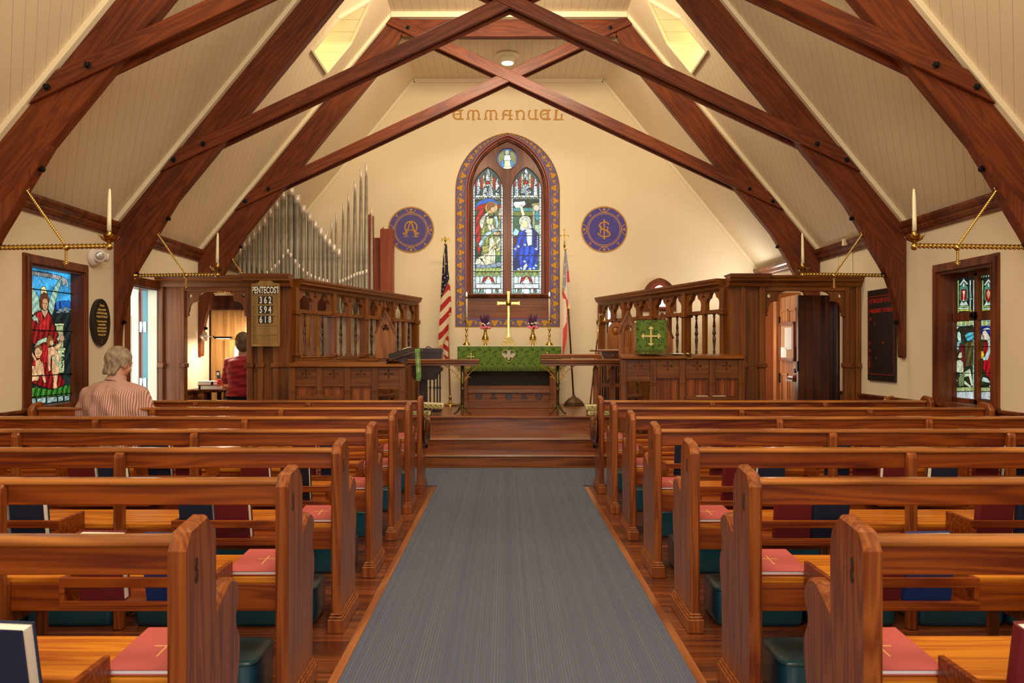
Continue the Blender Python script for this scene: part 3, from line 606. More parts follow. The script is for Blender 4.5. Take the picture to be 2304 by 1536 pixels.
# right light: seated woman in a blue mantle, dove and ray, lily in a jar
for k in range(14):
    yy = 540+k*37
    g.poly([(462,yy),(520,yy),(520,yy+37),(462,yy+37)], R.choice((GRN,DGR,(.04,.12,.07))), 2)
    g.poly([(600,yy),(654,yy),(654,yy+37),(600,yy+37)], R.choice(((.16,.26,.14),(.10,.20,.12),DGR)), 2)
g.poly([(462,590),(654,590),(654,616),(462,616)], TEAL, 3)
for a in range(466, 650, 14): g.line([(a,590),(a+7,616)], 2, K)
g.poly([(462,618),(610,618),(610,646),(462,646)], (.28,.34,.08), 2.5)
for a in range(470, 610, 10): g.line([(a,618),(a,646)], 2, (.05,.08,.02))
g.poly([(596,560),(654,552),(654,575),(600,580)], (.45,.45,.22), 3); g.poly([(604,580),(622,580),(622,1000),(604,1000)], (.40,.48,.34), 2.5)
sh = g.poly([(462,560),(475,545),(510,545),(548,540),(555,565),(536,582),(505,592),(478,590)], (.80,.86,.88), 3)
g.poly([(508,575),(528,570),(552,648),(528,652)], (.92,.88,.62), 3)
g.ell(632, 590, 22, 24, (.90,.72,.55), 3); g.ell(638, 648, 16, 36, (.10,.42,.50), 3)
g.poly([(620,715),(655,708),(660,740),(650,780),(628,780),(618,745)], (.45,.62,.42), 3)
g.ell(549, 690, 44, 46, (.80,.74,.45), 3); g.ell(549, 690, 37, 39, (.75,.85,.70))
sh = g.poly([(512,745),(520,690),(535,665),(560,658),(580,680),(596,720),(604,745),(575,760),(530,762)], W_, 3)
crackle(g, sh, 7, 1.8, 8, (.25,.25,.22), .15)
g.poly([(530,700),(544,678),(566,682),(574,708),(566,736),(544,738),(532,722)], (.90,.74,.50), 2.5)
g.poly([(527,735),(528,695),(538,672),(548,680),(538,700),(540,738)], YEL)
g.poly([(462,770),(478,735),(508,755),(500,790),(466,800)], (.45,.75,.80), 3); g.poly([(462,800),(500,792),(490,850),(462,880)], (.14,.03,.03), 3)
sh = g.poly([(488,800),(512,762),(548,752),(606,735),(640,770),(656,820),(652,900),(640,960),(636,1045),(600,1052),(470,1048),(466,960),(468,880),(490,850)], BLU, 3); g.shade(sh, 1.0, 7, .45, .35)
sh = g.poly([(600,745),(640,775),(655,830),(650,900),(625,905),(612,840)], DBL, 3); g.shade(sh, 1.2, 4, .5, .2)
for k in range(7): g.ell(640, 800+k*15, 4, 4, W_)
g.poly([(548,762),(560,745),(596,742),(604,768),(570,778)], (.90,.88,.78), 3); g.poly([(560,776),(602,770),(600,860),(570,868),(562,830)], W_, 3)
sh = g.poly([(490,890),(530,868),(590,866),(636,880),(622,940),(600,1040),(520,1045),(500,960)], BLU, 3); g.shade(sh, 1.35, 6, .45, .1)
crackle(g, sh, 8, 2.2, 6, (.0,.005,.03), .25)
sh = g.poly([(466,960),(500,950),(522,1040),(480,1050),(470,1020)], DBL, 3)
for (a, b) in ((478,890),(500,872),(545,980),(560,1010),(585,1036),(612,1030),(500,1038),(520,1030),(628,1010),(630,890),(548,860)): g.line([(a-9,b),(a,b-8),(a+9,b),(a,b+7)], 4, (.75,.88,.95)); g.ell(a, b, 3, 3, W_)
g.poly([(540,1010),(560,990),(568,1010),(548,1046),(532,1044)], (.70,.78,.80), 2.5)
g.poly([(462,1046),(654,1040),(654,1054),(462,1054)], (.55,.58,.25), 2.5)
for x0 in (172, 449): base_panel(g, x0); side_strip(g, x0)
for yy in (517,648,792,938,1053): g.line([(168,yy),(672,yy)], 4.5, K)
mk = np.zeros(g.X.shape, bool)
yg = YB+.118
for i, l in enumerate(lan):
    ins, _ = g._in([(p[0]-(6 if p[0] < (200 if i == 0 else 480) else 0), p[1]) for p in l]); ins, _ = g._in(l)
    pad = ins.copy(); pad[1:] |= ins[:-1]; pad[:-1] |= ins[1:]; pad[:,1:] |= ins[:,:-1]; pad[:,:-1] |= ins[:,1:]
    g.build('stained_glass', 'stained_glass', lambda x, y: (bx(x), np.full(x.shape, yg), bz(y)), w1, pad)
g = Cv(340, 500, 156, 316, 1.6, DBL)
g.ell(420, 236, 80, 80, (.10,.20,.45), 3)
g.poly([(352,230),(372,180),(398,176),(402,240),(386,290),(360,270)], (.30,.34,.14), 3); g.poly([(488,230),(468,180),(442,176),(438,240),(454,290),(480,270)], (.30,.34,.14), 3)
g.poly([(372,262),(392,238),(400,290),(378,292)], (.08,.35,.75), 2.5); g.poly([(468,262),(448,238),(440,290),(462,292)], (.08,.35,.75), 2.5)
g.poly([(394,240),(402,205),(438,205),(448,240),(440,250),(400,250)], W_, 2.5); g.poly([(396,300),(400,246),(440,246),(450,300),(424,308)], (.90,.88,.60), 2.5)
g.ell(420, 188, 17, 18, (.70,.78,.45), 2.5); g.ell(420, 190, 10, 12, (.50,.60,.55), 2); g.poly([(384,314),(392,292),(452,292),(462,314)], (.9,.9,.75), 2.5)
ins, _ = g._in([(420+79*cos(t), 236+79*sin(t)) for t in np.linspace(0, 2*pi, 40)]); g.build('stained_glass', 'stained_glass', lambda x, y: (bx(x), np.full(x.shape, yg), bz(y)), w1, ins)
M().box(bwp((120,0))[0], bwp((725,0))[0], YB+.16, YB+.17, bwp((0,1230))[1], bwp((0,70))[1]).build('outer_pane', mat('outer_sky_pane', (.9,.95,1), .5, emit=(.8,.9,1), estr=.3), w1)
# ---- painted border round the window
def tref(g, cx_, cy_, r, rot, col, ol=(.13,.04,.02)):
    for k in range(3):
        t = rot+k*2.094; g.ell(cx_+cos(t)*r*.62, cy_+sin(t)*r*.62, r*.64+1.6, r*.64+1.6, ol)
    for k in range(3):
        t = rot+k*2.094; g.ell(cx_+cos(t)*r*.62, cy_+sin(t)*r*.62, r*.64, r*.64, col)
def leaf(g, cx_, cy_, r, rot, col):
    P = [(-1.1,0),(-.5,-.42),(.2,-.5),(.9,-.75),(.75,0),(.9,.75),(.2,.5),(-.5,.42)]
    pts = [(cx_+r*(p[0]*cos(rot)-p[1]*sin(rot)), cy_+r*(p[0]*sin(rot)+p[1]*cos(rot))) for p in P]; g.poly(pts, col, 1.6, (.13,.04,.02))
PUR = srgb(104,92,132); GP = srgb(196,142,40)
g = Cv(36, 812, 48, 1470, 2.0, GP)
mo, _ = g._in(arch_out); mi, _ = g._in(arch_in)
inner_line = gothic(50, 796, 480, 64, 1455); g.poly(gothic(49, 797, 480, 63, 1456), (.10,.035,.02)); g.poly(gothic(52, 794, 480, 66, 1453), PUR)
# centre line of the band from bottom up, round the arch
co = gothic(84, 762, 480, 67, 1425, 40)
pts = [(84,1425)]+[p for p in co[1:-1]]+[(762,1425)]
def along(pts, d):
    acc = 0
    for a, b in zip(pts[:-1], pts[1:]):
        L_ = math.hypot(b[0]-a[0], b[1]-a[1])
        if acc+L_ >= d: t = (d-acc)/L_; return (a[0]+(b[0]-a[0])*t, a[1]+(b[1]-a[1])*t, math.atan2(b[1]-a[1], b[0]-a[0]))
        acc += L_
    return (*pts[-1], 0)
TL = sum(math.hypot(b[0]-a[0], b[1]-a[1]) for a, b in zip(pts[:-1], pts[1:]))
def side_run(rev):
    P = pts[::-1] if rev else pts; half = TL/2; N_ = 19; wave = []
    def bandw(q):   # band half width shrinks toward the point
        y = q[1]; return 30 if y > 420 else max(5, 30*(1-((420-y)/360))**.9+3)
    d = 0; k = 0
    dd = 4.0; ph = 0
    marks = []
    while d < half-6:
        q = along(P, d); bw_ = bandw(q); ph += dd/(1.38*bw_+1.2)*1.0
        nx_, ny_ = -sin(q[2]), cos(q[2]); o_ = sin(ph*1.45)*bw_*.84
        wave.append((q[0]+nx_*o_, q[1]+ny_*o_)); marks.append((q, bw_, ph, nx_, ny_)); d += dd
    g.line(wave, 3.2, GP)
    nxt = pi/2; kk = 0
    for q, bw_, ph, nx_, ny_ in marks:
        if ph*1.45 >= nxt:
            s_ = -1 if kk % 2 == 0 else 1
            tref(g, q[0]+nx_*bw_*.12*s_, q[1]+ny_*bw_*.12*s_, bw_*.62, q[2]+pi*.5*s_, GP)
            nxt += pi; kk += 1
        elif ph*1.45 >= nxt-pi/2 and ph*1.45 < nxt-pi/2+dd/(1.38*bw_+1.2)*1.5:
            leaf(g, q[0], q[1], bw_*.48, q[2]+(.6 if kk % 2 else -.6), GP)
side_run(False); side_run(True)
wave = [(120+x_, 1425+16*sin(x_/85*2*pi)) for x_ in range(0, 606, 6)]; g.line(wave, 3.2, GP)
for k in range(7):
    x_ = 150+k*90; tref(g, x_, 1426, 20, -pi/2 if k % 2 else pi/2, GP); leaf(g, x_+43, 1428, 14, pi/2 if k % 2 else -pi/2, GP)
g.line(gothic(124, 721, 480, 77, 1391), 5, GP, close=True); g.line(gothic(119, 726, 480, 72, 1396), 2.5, (.10,.035,.02), close=True)
mk = mo & ~mi
bd = g.build('painted_border', 'wall_painting', lambda x, y: (bx(x), np.full(x.shape, YB-.003), bz(y)), None, mk)
tag(bd, 'pointed blue-violet painted border with gold trefoil vine round the altar window', 'wall painting')
# ---- medallions and lettering, painted on the altar wall
mx_ = lambda c: (860+np.asarray(c)/3.972-VX)*YB/F+CX
mz_ = lambda c: CZ+(VY-(440+np.asarray(c)/3.972))*YB/F
def medallion(cx_, cy_, kind, label):
    g = Cv(cx_-212, cx_+212, cy_-212, cy_+212, 1.9, GP)
    BL = srgb(88,80,140) if kind == 'A' else srgb(80,72,150)
    g.ell(cx_, cy_, 209, 209, srgb(150,95,30)); g.ell(cx_, cy_, 206, 206, GP); g.ell(cx_, cy_, 197, 197, BL)
    g.ell(cx_, cy_, 155, 155, GP); g.ell(cx_, cy_, 150, 150, BL); g.ell(cx_, cy_, 143, 143, GP); g.ell(cx_, cy_, 138, 138, BL)
    for k in range(4):
        t = k*pi/2; ox, oy = cx_+cos(t)*203, cy_+sin(t)*203
        P = [(ox+48*cos(u), oy+48*sin(u)) for u in np.linspace(0, 2*pi, 30)]
        P = [p for p in P if 152 < math.hypot(p[0]-cx_, p[1]-cy_) < 200]
        P.sort(key=lambda p: math.atan2((p[1]-oy)*cos(t)-(p[0]-ox)*sin(t), -((p[0]-ox)*cos(t)+(p[1]-oy)*sin(t))))
        g.line(P, 6, GP); tref(g, cx_+cos(t)*178, cy_+sin(t)*178, 11, t+pi, GP, BL)
        t += pi/4; ox, oy = cx_+cos(t)*176, cy_+sin(t)*176
        if kind == 'A':
            for dv in (-.7, 0, .7): g.line([(ox-cos(t+0)*10, oy-sin(t)*10), (ox+cos(t+dv)*14, oy+sin(t+dv)*14)], 5, GP)
        else:
            for dv in (0, pi/2): g.line([(ox-cos(t+dv)*13, oy-sin(t+dv)*13), (ox+cos(t+dv)*13, oy+sin(t+dv)*13)], 5, GP)
    c_ = GP; X, Y = cx_, cy_
    if kind == 'A':   # alpha and omega
        g.line([(X+50*cos(t)*1.08, Y-26+52*sin(t)*.95) for t in np.linspace(pi*.72, pi*2.28, 30)], 11, c_)
        g.line([(X-44,Y+14),(X-60,Y+40),(X-70,Y+28)], 10, c_); g.line([(X+44,Y+14),(X+60,Y+40),(X+70,Y+28)], 10, c_)
        g.line([(X-8,Y-70),(X-46,Y+58)], 10, c_); g.line([(X+2,Y-70),(X+46,Y+58)], 14, c_); g.line([(X-14,Y-72),(X+14,Y-72)], 7, c_); g.line([(X-28,Y+2),(X+26,Y+2)], 7, c_)
        g.line([(X-64,Y+60),(X-28,Y+60)], 7, c_); g.line([(X+26,Y+60),(X+66,Y+60)], 7, c_)
    else:             # I H S
        g.line([(X,Y-78),(X,Y+80)], 12, c_); g.poly([(X,Y-92),(X+12,Y-76),(X,Y-62),(X-12,Y-76)], c_); g.poly([(X,Y+92),(X+12,Y+76),(X,Y+62),(X-12,Y+76)], c_)
        g.line([(X+40,Y-46),(X+30,Y-60),(X+6,Y-66),(X-30,Y-58),(X-46,Y-34),(X-28,Y-10),(X+10,Y+6),(X+46,Y+26),(X+52,Y+48),(X+30,Y+62),(X-20,Y+62),(X-52,Y+44),(X-54,Y+34)], 11, c_)
        g.line([(X-34,Y-24),(X-34,Y+34)], 9, c_); g.line([(X+31,Y-16),(X+31,Y+36)], 8, c_); g.line([(X-34,Y+2),(X+36,Y+2)], 6, c_); g.line([(X-24,Y-26),(X-42,Y-36)], 7, c_); g.line([(X+24,Y-22),(X+40,Y-14)], 6, c_)
    ins = (g.X-cx_)**2+(g.Y-cy_)**2 < 208**2
    o = g.build('painted_medallion', 'wall_painting', lambda x, y: (mx_(x), np.full(x.shape, YB-.003), mz_(y)), None, ins)
    tag(o, label, 'wall painting', 'painted medallions on the altar wall')
medallion(257, 306, 'A', 'violet-blue wall medallion with gold alpha and omega, partly behind organ pipe box')
medallion(1984, 302, 'I', 'violet-blue wall medallion with gold interlaced IHS, right of the altar window')
ex_ = lambda c: (960+np.asarray(c)/6.4-VX)*YB/F+CX
ez_ = lambda c: CZ+(VY-(200+np.asarray(c)/6.4))*YB/F
g = Cv(180, 2140, 280, 470, 2.6, GP); lm = np.zeros(g.X.shape, bool)
def a_(cx, cy, rx, ry, t0, t1, n=14): return [(cx+rx*cos(radians(t0+(t1-t0)*i/n)), cy+ry*sin(radians(t0+(t1-t0)*i/n))) for i in range(n+1)]
def uE(x): return [(a_(x+66,372,60,66,-60,-300),20),([(x+110,312),(x+112,440)],22),([(x+118,312),(x+142,306)],16),([(x+118,436),(x+142,434)],18),([(x+30,376),(x+60,360),(x+110,362)],10)]
def uM(x): return [(a_(x+62,380,36,70,-85,-230),17),([(x+34,430),(x+10,436)],18),(a_(x+146,380,36,70,-95,50),17),([(x+172,430),(x+198,436)],18),([(x+102,318),(x+102,440)],22),([(x+62,310),(x+102,322),(x+146,310)],12),([(x+84,444),(x+122,444)],9)]
def uA(x): return [(a_(x+60,372,44,62,-60,-220),17),([(x+20,430),(x+6,438)],18),([(x+116,312),(x+120,436)],20),([(x+116,316),(x+140,310)],14),([(x+100,440),(x+150,440)],16),([(x+34,380),(x+90,378),(x+152,384)],10),([(x+40,356),(x+60,366)],10)]
def uN(x): return [([(x+24,320),(x+26,436)],20),([(x+8,322),(x+26,318)],14),([(x+6,440),(x+50,440)],10),(a_(x+78,368,48,56,-160,20),17),([(x+124,380),(x+118,430)],18),([(x+100,438),(x+138,438)],12)]
def uU(x): return [(a_(x+60,376,50,62,-150,-290),17),([(x+14,324),(x+34,314)],14),([(x+112,310),(x+112,440)],20),([(x+96,308),(x+132,308)],9),([(x+64,436),(x+112,424)],13),([(x+112,440),(x+148,436)],14)]
def uL(x): return [([(x+42,312),(x+30,440)],26),([(x+20,306),(x+62,306)],8),([(x+6,444),(x+138,442)],14),([(x+112,436),(x+124,370)],14),([(x+108,372),(x+136,364)],8)]
letters = uE(378)+uM(570)+uM(822)+uA(1082)+uN(1276)+uU(1458)+uE(1634)+uL(1825)+[([(198,420),(228,416)],10),([(256,396),(262,394)],8),([(2104,422),(2116,430)],8)]
for P, w_ in letters: g.line(P, w_+7, srgb(120,66,22), mask=lm)
for P, w_ in letters: g.line(P, w_, srgb(196,136,44))
for P, w_ in letters: g.line(P, w_*.3, srgb(214,160,70))
o = g.build('painted_lettering', 'wall_painting', lambda x, y: (ex_(x), np.full(x.shape, YB-.003), ez_(y)), None, lm)
tag(o, 'gold round-letter word EMMANUEL painted high on the altar wall', 'wall lettering')
# ---- small lancet and slit windows on the right
w2 = thing('window_2', '', ''); del w2['label']; del w2['category']; struct(w2); w2.location = (PX(1483,YB), YB, 1.6)
def tozx(pts): return [((p[0]), p[1]) for p in pts]
outer = goth3(lx0-.12, lx1+.12, lzs-.02, lzt+.10, lzb-.06)
holes(outer, [small], .04, .004).moved(FACE(0, YB-.015, 0)).build('window_frame', 'frame_wood', w2)
holes(goth3(lx0-.05, lx1+.05, lzs-.01, lzt+.045, lzb-.03), [small], .04, .004).moved(FACE(0, YB-.04, 0)).build('window_frame', 'cherry', w2)
M().box(lx0-.02, lx1+.02, YB+.1, YB+.11, lzb-.02, lzt+.02).build('pane', 'white_pane', w2)
w3 = thing('window_3', '', ''); del w3['label']; del w3['category']; struct(w3); w3.location = (PX(1373,YB), YB, 1.6)
M().box(slit[0][0]-.01, slit[1][0]+.01, YB+.1, YB+.11, slit[0][1]-.01, slit[2][1]+.01).build('pane', 'white_pane', w3)
# ------------------------------------------------------------ side windows
def side_window(name, sx, cam_w):
    wn = thing(name, '', ''); del wn['label']; del wn['category']; struct(wn); wn.location = (sx*WX, (WIN[0]+WIN[1])/2, WIN[2])
    a0, a1, b0, b1 = WIN; X = sx*WX
    cs = M()
    for k, (o_, d_) in enumerate(((.0,.020),(.020,.032),(.045,.026),(.060,.038))):
        e = .075
        q_ = .0015*k; cs.box(*sorted((X+sx*.001*(k+1), X-sx*d_)), a0-e+o_-.0, a0-q_, b0-q_, b1+e-o_); cs.box(*sorted((X+sx*.001*(k+1), X-sx*d_)), a1+q_, a1+e-o_, b0-q_, b1+e-o_-.001); cs.box(*sorted((X+sx*.001*(k+1), X-sx*d_-sx*.0007)), a0-q_, a1+q_, b1+q_, b1+e-o_-.002)
    cs.build('casing', 'frame_wood', wn)
    rv = M(); D_ = .15
    rv.box(*sorted((X-sx*.012, X+sx*D_)), a0-.002, a0+.018, b0, b1); rv.box(*sorted((X-sx*.012, X+sx*D_)), a1-.018, a1+.002, b0, b1); rv.box(*sorted((X-sx*.011, X+sx*D_)), a0, a1, b1-.017, b1+.003); rv.box(*sorted((X-sx*.05, X+sx*D_)), a0-.08, a1+.08, b0-.03, b0+.004)
    rv.build('reveal', 'frame_wood', wn)
    return wn
def rectify(cx0, s, ox, oy, gx):
    """photo crop point -> (Y, z) on the glass plane"""
    def f(px, py):
        x = ox+np.asarray(px, float)/s; y = oy+np.asarray(py, float)/s; D = gx*F/(x-VX); return D, CZ+(VY-y)*D/F
    return f
U = 1000.0
wl = side_window('window_6', -1, 0); GXL = WX+.09
rl = rectify(0, 4.386, 40, 570, -(GXL+CX)); rl = (lambda f: f)(rl)
def Lp(pts): 
    out = []
    for p in pts: D, z = rl(p[0], p[1]); out.append((float(D)*U, -float(z)*U))
    return out
g = Cv(6.47*U, 7.30*U, -1.935*U, -.79*U, 3.6, (.03,.07,.06))
def lp(pts, col, ol=5, sh=None):
    ins = g.poly(Lp(pts), col, ol)
    if sh: g.shade(ins, *sh)
    return ins
SKY = (.10,.48,.80)
lp([(40,120),(530,190),(530,560),(40,520)], SKY, 0, (1.0, 40, .22, 1.2))
lp([(40,520),(120,540),(360,585),(530,600),(530,1200),(40,1400)], (.018,.05,.05), 0, (1, 16, .5, .7))
lp([(370,500),(395,470),(420,480),(440,465),(470,470),(500,462),(520,480),(520,540),(370,560)], (.03,.22,.62), 4)
lp([(40,420),(100,440),(100,520),(40,512)], (.03,.20,.50), 4)
for (a, b) in ((372,490),(418,480)): lp([(a-8,570),(a-6,b),(a,b-20),(a+6,b),(a+9,570)], (.02,.05,.12), 3)
for (a, b, w_, h_) in ((400,545,55,35),(450,530,55,40),(380,570,40,20),(470,560,40,25)): lp([(a,b+h_),(a,b+8),(a+w_/2,b-6),(a+w_,b+8),(a+w_,b+h_)], (.30,.38,.42), 3)
# stone balustrade
for (a, b, c_, d_) in ((365,690,458,712),(380,712,450,930),(370,930,470,955),(395,955,460,1180),(75,660,98,700),(75,930,104,960),(75,960,100,1090)): lp([(a,b),(c_,b),(c_,d_),(a,d_)], (.55,.62,.36), 5, (1, 20, .2, 1.5))
for k in range(26): 
    a_x, a_y = random.uniform(430,508), random.uniform(960,1180); lp([(a_x-9,a_y),(a_x,a_y-10),(a_x+10,a_y),(a_x,a_y+9)], random.choice(((.01,.04,.03),(.03,.10,.05),(.02,.06,.04))), 2)
# ribbon
lp([(76,165),(200,178),(330,200),(440,228),(492,262),(500,330),(484,330),(478,290),(460,318),(440,318),(445,280),(420,262),(330,245),(200,222),(110,205),(76,222)], (.55,.55,.55), 4)
# wings
lp([(76,225),(100,235),(150,330),(190,400),(212,450),(214,520),(235,560),(215,585),(150,605),(120,600),(110,520),(92,450),(76,340)], (.42,.62,.52), 6, (1, 9, .25, .9))
lp([(435,225),(405,265),(370,320),(330,400),(308,470),(300,545),(330,610),(350,590),(372,480),(400,380),(425,300)], (.42,.62,.52), 6, (1, 9, .25, -.9))
g.ell(*Lp([(257,385)])[0], 46, 52*1.0, (.95,.85,.45), 6)
# robe
lp([(140,640),(165,590),(215,565),(240,565),(300,570),(340,640),(350,700),(400,790),(420,850),(395,890),(350,870),(330,860),(300,1000),(400,1180),(470,1260),(440,1310),(330,1340),(200,1300),(100,1260),(140,1100),(170,900),(110,840),(120,790),(140,720)], (.32,.022,.028), 6, (1, 11, .5, .4))
lp([(182,590),(225,560),(258,660),(300,575),(325,620),(310,760),(210,770),(200,680)], (.55,.045,.045), 5, (1, 8, .3, .1))
lp([(228,560),(245,545),(285,545),(300,570),(268,640)], SKN, 4)
lp([(140,640),(165,600),(200,640),(205,700),(180,660),(160,670)], (.50,.62,.48), 4)
lp([(245,900),(300,890),(300,1080),(240,1080)], (.55,.04,.045), 4, (1, 6, .3, .3))
lp([(160,930),(200,860),(280,825),(340,850),(330,880),(250,880),(190,915)], (.55,.68,.52), 5)
lp([(95,790),(125,762),(140,790),(125,830),(110,815)], (.55,.68,.52), 4); lp([(385,840),(420,790),(430,820),(400,870)], (.55,.68,.52), 4)
lp([(76,850),(80,810),(100,795),(122,820),(115,860),(90,885)], (.75,.50,.30), 4); lp([(410,830),(430,800),(455,812),(462,850),(440,870),(415,855)], (.75,.50,.30), 4)
# face and hair
lp([(216,470),(225,410),(258,385),(295,400),(306,450),(302,520),(285,555),(260,565),(235,545),(218,520)], (.22,.08,.03), 5)
lp([(243,460),(262,440),(292,455),(300,500),(292,545),(272,565),(250,548),(240,505)], (.72,.45,.26), 3)
for (a, b) in ((256,490),(282,492)): g.line(Lp([(a-9,b),(a,b+4),(a+9,b)]), 4, (.10,.04,.02))
g.line(Lp([(271,490),(275,520),(268,525)]), 3, (.30,.14,.07)); g.line(Lp([(262,538),(284,540)]), 4, (.35,.08,.05))
# two children
lp([(165,950),(185,915),(215,905),(240,930),(240,985),(215,1035),(185,1035),(168,1000)], (.75,.48,.27), 5); lp([(165,960),(178,912),(215,900),(244,925),(232,960),(205,925),(180,935)], (.35,.15,.05), 3)
g.line(Lp([(182,985),(192,986)]), 4, (.12,.05,.02)); g.line(Lp([(206,984),(216,983)]), 4, (.12,.05,.02)); g.line(Lp([(190,1015),(203,1016)]), 3.5, (.4,.10,.06))
lp([(175,1060),(215,1040),(240,1080),(252,1160),(235,1200),(200,1210),(170,1160)], (.80,.52,.30), 4, (1, 14, .15, .5))
lp([(175,1070),(140,1010),(118,950),(100,930),(104,900),(122,905),(130,950),(165,1010),(185,1045)], (.80,.52,.30), 4)
lp([(235,1060),(250,1090),(262,1180),(280,1270),(262,1283),(245,1240),(240,1180)], (.80,.52,.30), 4)
lp([(95,1160),(130,1105),(165,1110),(180,1170),(215,1220),(200,1255),(150,1260),(120,1290),(95,1335),(78,1325),(80,1285),(120,1235),(105,1200)], (.82,.55,.32), 4, (1, 16, .18, .8))
lp([(280,870),(300,810),(330,800),(350,840),(352,905),(320,905),(300,930),(285,900)], (.38,.15,.05), 5, (1,5,.3,.2)); lp([(318,860),(350,850),(356,895),(330,915),(312,890)], (.78,.50,.28), 3)
lp([(300,930),(350,915),(390,960),(412,1030),(400,1110),(412,1160),(395,1200),(385,1290),(398,1330),(370,1342),(350,1330),(352,1230),(335,1160),(340,1050),(330,1000),(322,1080),(326,1150),(305,1166),(296,1120),(300,1020)], (.82,.54,.31), 4, (1, 15, .16, .2))
lp([(360,920),(400,890),(432,868),(436,885),(415,930),(378,955)], (.80,.52,.30), 4); lp([(340,1010),(365,1010),(380,1060),(405,1100),(400,1118),(370,1080),(350,1030)], (.55,.66,.48), 4)
# meadow and stone footing
lp([(76,1340),(180,1320),(340,1345),(440,1310),(515,1290),(515,1400),(76,1440)], (.07,.26,.05), 4, (1, 12, .6, .4))
for k in range(10):
    a_x = 80+k*45; g.line(Lp([(a_x,1440),(a_x+random.uniform(-20,20),1370),(a_x+random.uniform(-20,20),1340)]), 3.5, (.01,.04,.015))
for (a, b) in ((185,1320),(150,1405),(430,1365)): g.ell(*Lp([(a,b)])[0], 7, 7, (.75,.35,.06), 3)
for (a, b) in ((76,185),(190,285),(290,395),(400,455),(460,515)): lp([(a,1438-(a-76)*.08),(b-8,1432-(b-84)*.08),(b-8,1496-(b-84)*.12),(a,1505-(a-76)*.12)], (.42,.56,.52), 6, (1, 9, .25, 1.0))
g.line(Lp([(66,1530),(520,1470)]), 5, K)
m_ = M()
g.build('stained_glass', 'nave_glass', lambda x, y: (np.full(x.shape, -GXL), x/U, -y/U), wl)
# ribbon lettering in the glass
t = text_m('greatest of these is Charity', .070, .47, .001, 'LEFT').moved(frame_mtx((-GXL+.003, 6.64, 1.866), (0,1,-.035), (0,0,1)))
t.build('ribbon_lettering', 'lead', wl)
bars = M()
for z_ in (.875, 1.044, 1.415, 1.745): bars.tube([(-GXL+.012, 6.48, z_), (-GXL+.012, 7.29, z_)], .005, 6)
bars.build('saddle_bars', 'iron', wl)
# right window: two sashes of two lights
wr = side_window('window_7', 1, 0); GXR = WX+.14
rr_ = rectify(0, 4.266, 2060, 560, GXR-CX)
def Rp(pts):
    out = []
    for p in pts: D, z = rr_(p[0], p[1]); out.append((-float(D)*U, -float(z)*U))
    return out
g = Cv(-7.34*U, -6.44*U, -1.92*U, -.80*U, 3.6, (.015,.03,.02))
def rp(pts, col, ol=4.5, sh=None):
    ins = g.poly(Rp(pts), col, ol)
    if sh: g.shade(ins, *sh)
    return ins
WH = (.62,.80,.72); GY = (.42,.55,.22); YG = (.62,.62,.12)
for (x0, x1, red) in ((355,560,0),(590,800,1)):
    cxm = (x0+x1)/2+5
    rp([(x0,230),(x1,200),(x1,600),(x0,620)], (.02,.035,.03), 3)
    for a in (x0+2, x0+48, x1-42, x1-8): rp([(a,300),(a+14,298),(a+14,612),(a,614)], WH if a != x0+48 else GY, 3)
    for k in range(9): a = x0+10+k*23; rp([(a,262-k*2),(a+18,258-k*2),(a+9,282-k*2)], random.choice((WH,GY,YG)), 2.5)
    rp([(cxm-45,345),(cxm,285),(cxm+45,335),(cxm+30,345),(cxm,312),(cxm-30,352)], WH, 3)
    rp([(cxm-40,370),(cxm,325),(cxm+40,365),(cxm+44,470),(cxm+20,520),(cxm-22,520),(cxm-42,480)], (.12,.35,.25), 4)
    rp([(cxm-26,390),(cxm+26,388),(cxm+28,480),(cxm,512),(cxm-26,480)], (.42,.015,.02), 3.5); g.ell(*Rp([(cxm,345)])[0], 15, 20, WH, 3)
    if not red: rp([(cxm-14,400),(cxm+14,400),(cxm+8,430),(cxm+3,480),(cxm+14,498),(cxm-14,498),(cxm-3,480),(cxm-8,430)], (.85,.75,.55), 2)
    else: rp([(cxm-18,420),(cxm,385),(cxm+20,420),(cxm+12,455),(cxm,480),(cxm-14,450)], (.80,.42,.25), 2)
    rp([(cxm-45,545),(cxm-20,500),(cxm,520),(cxm+22,500),(cxm+45,540)], WH, 3)
    for k in range(3): rp([(cxm-50,548+k*18),(cxm+50,542+k*18),(cxm+50,558+k*18),(cxm-50,563+k*18)], (GY,WH,YG)[k], 2.5)
    for (a, b) in ((x0+22,450),(x1-30,440)): rp([(a-8,480),(a,340),(a+10,480)], (.25,.40,.35), 3); rp([(a-14,470),(a+14,466),(a+14,486),(a-14,490)], (.30,.55,.50), 2.5); rp([(a-10,600),(a,555),(a+12,600)], YG, 2.5)
# lower lights
rp([(355,690),(800,665),(800,1300),(355,1330)], (.035,.06,.03), 3)
for (x0, x1) in ((355,560),(590,800)):
    rp([(x0,690),(x1,676),(x1,735),(x0,742)], WH, 3)
    for k in range(5): a = x0+18+k*38; rp([(a,694),(a+24,692),(a+24,730),(a,732)], (GY,YG)[k % 2], 2.5)
    for a in (x0+2, x1-12): 
        rp([(a,740),(a+14,739),(a+14,1440),(a,1446)], (.45,.72,.70), 3)
        for k in range(14): g.line(Rp([(a,760+k*48),(a+14,760+k*48)]), 3, K)
    rp([(x0+14,790),(x0+30,745),(x0+70,740),(x0+45,765),(x0+22,800)], WH, 3)
rp([(430,755),(560,745),(560,860),(440,870)], (.05,.05,.03), 3)
rp([(470,830),(500,800),(560,795),(560,870),(500,890)], (.12,.45,.55), 3, (1,6,.4,1.3)); rp([(605,800),(640,815),(650,870),(605,870)], (.45,.62,.62), 3)
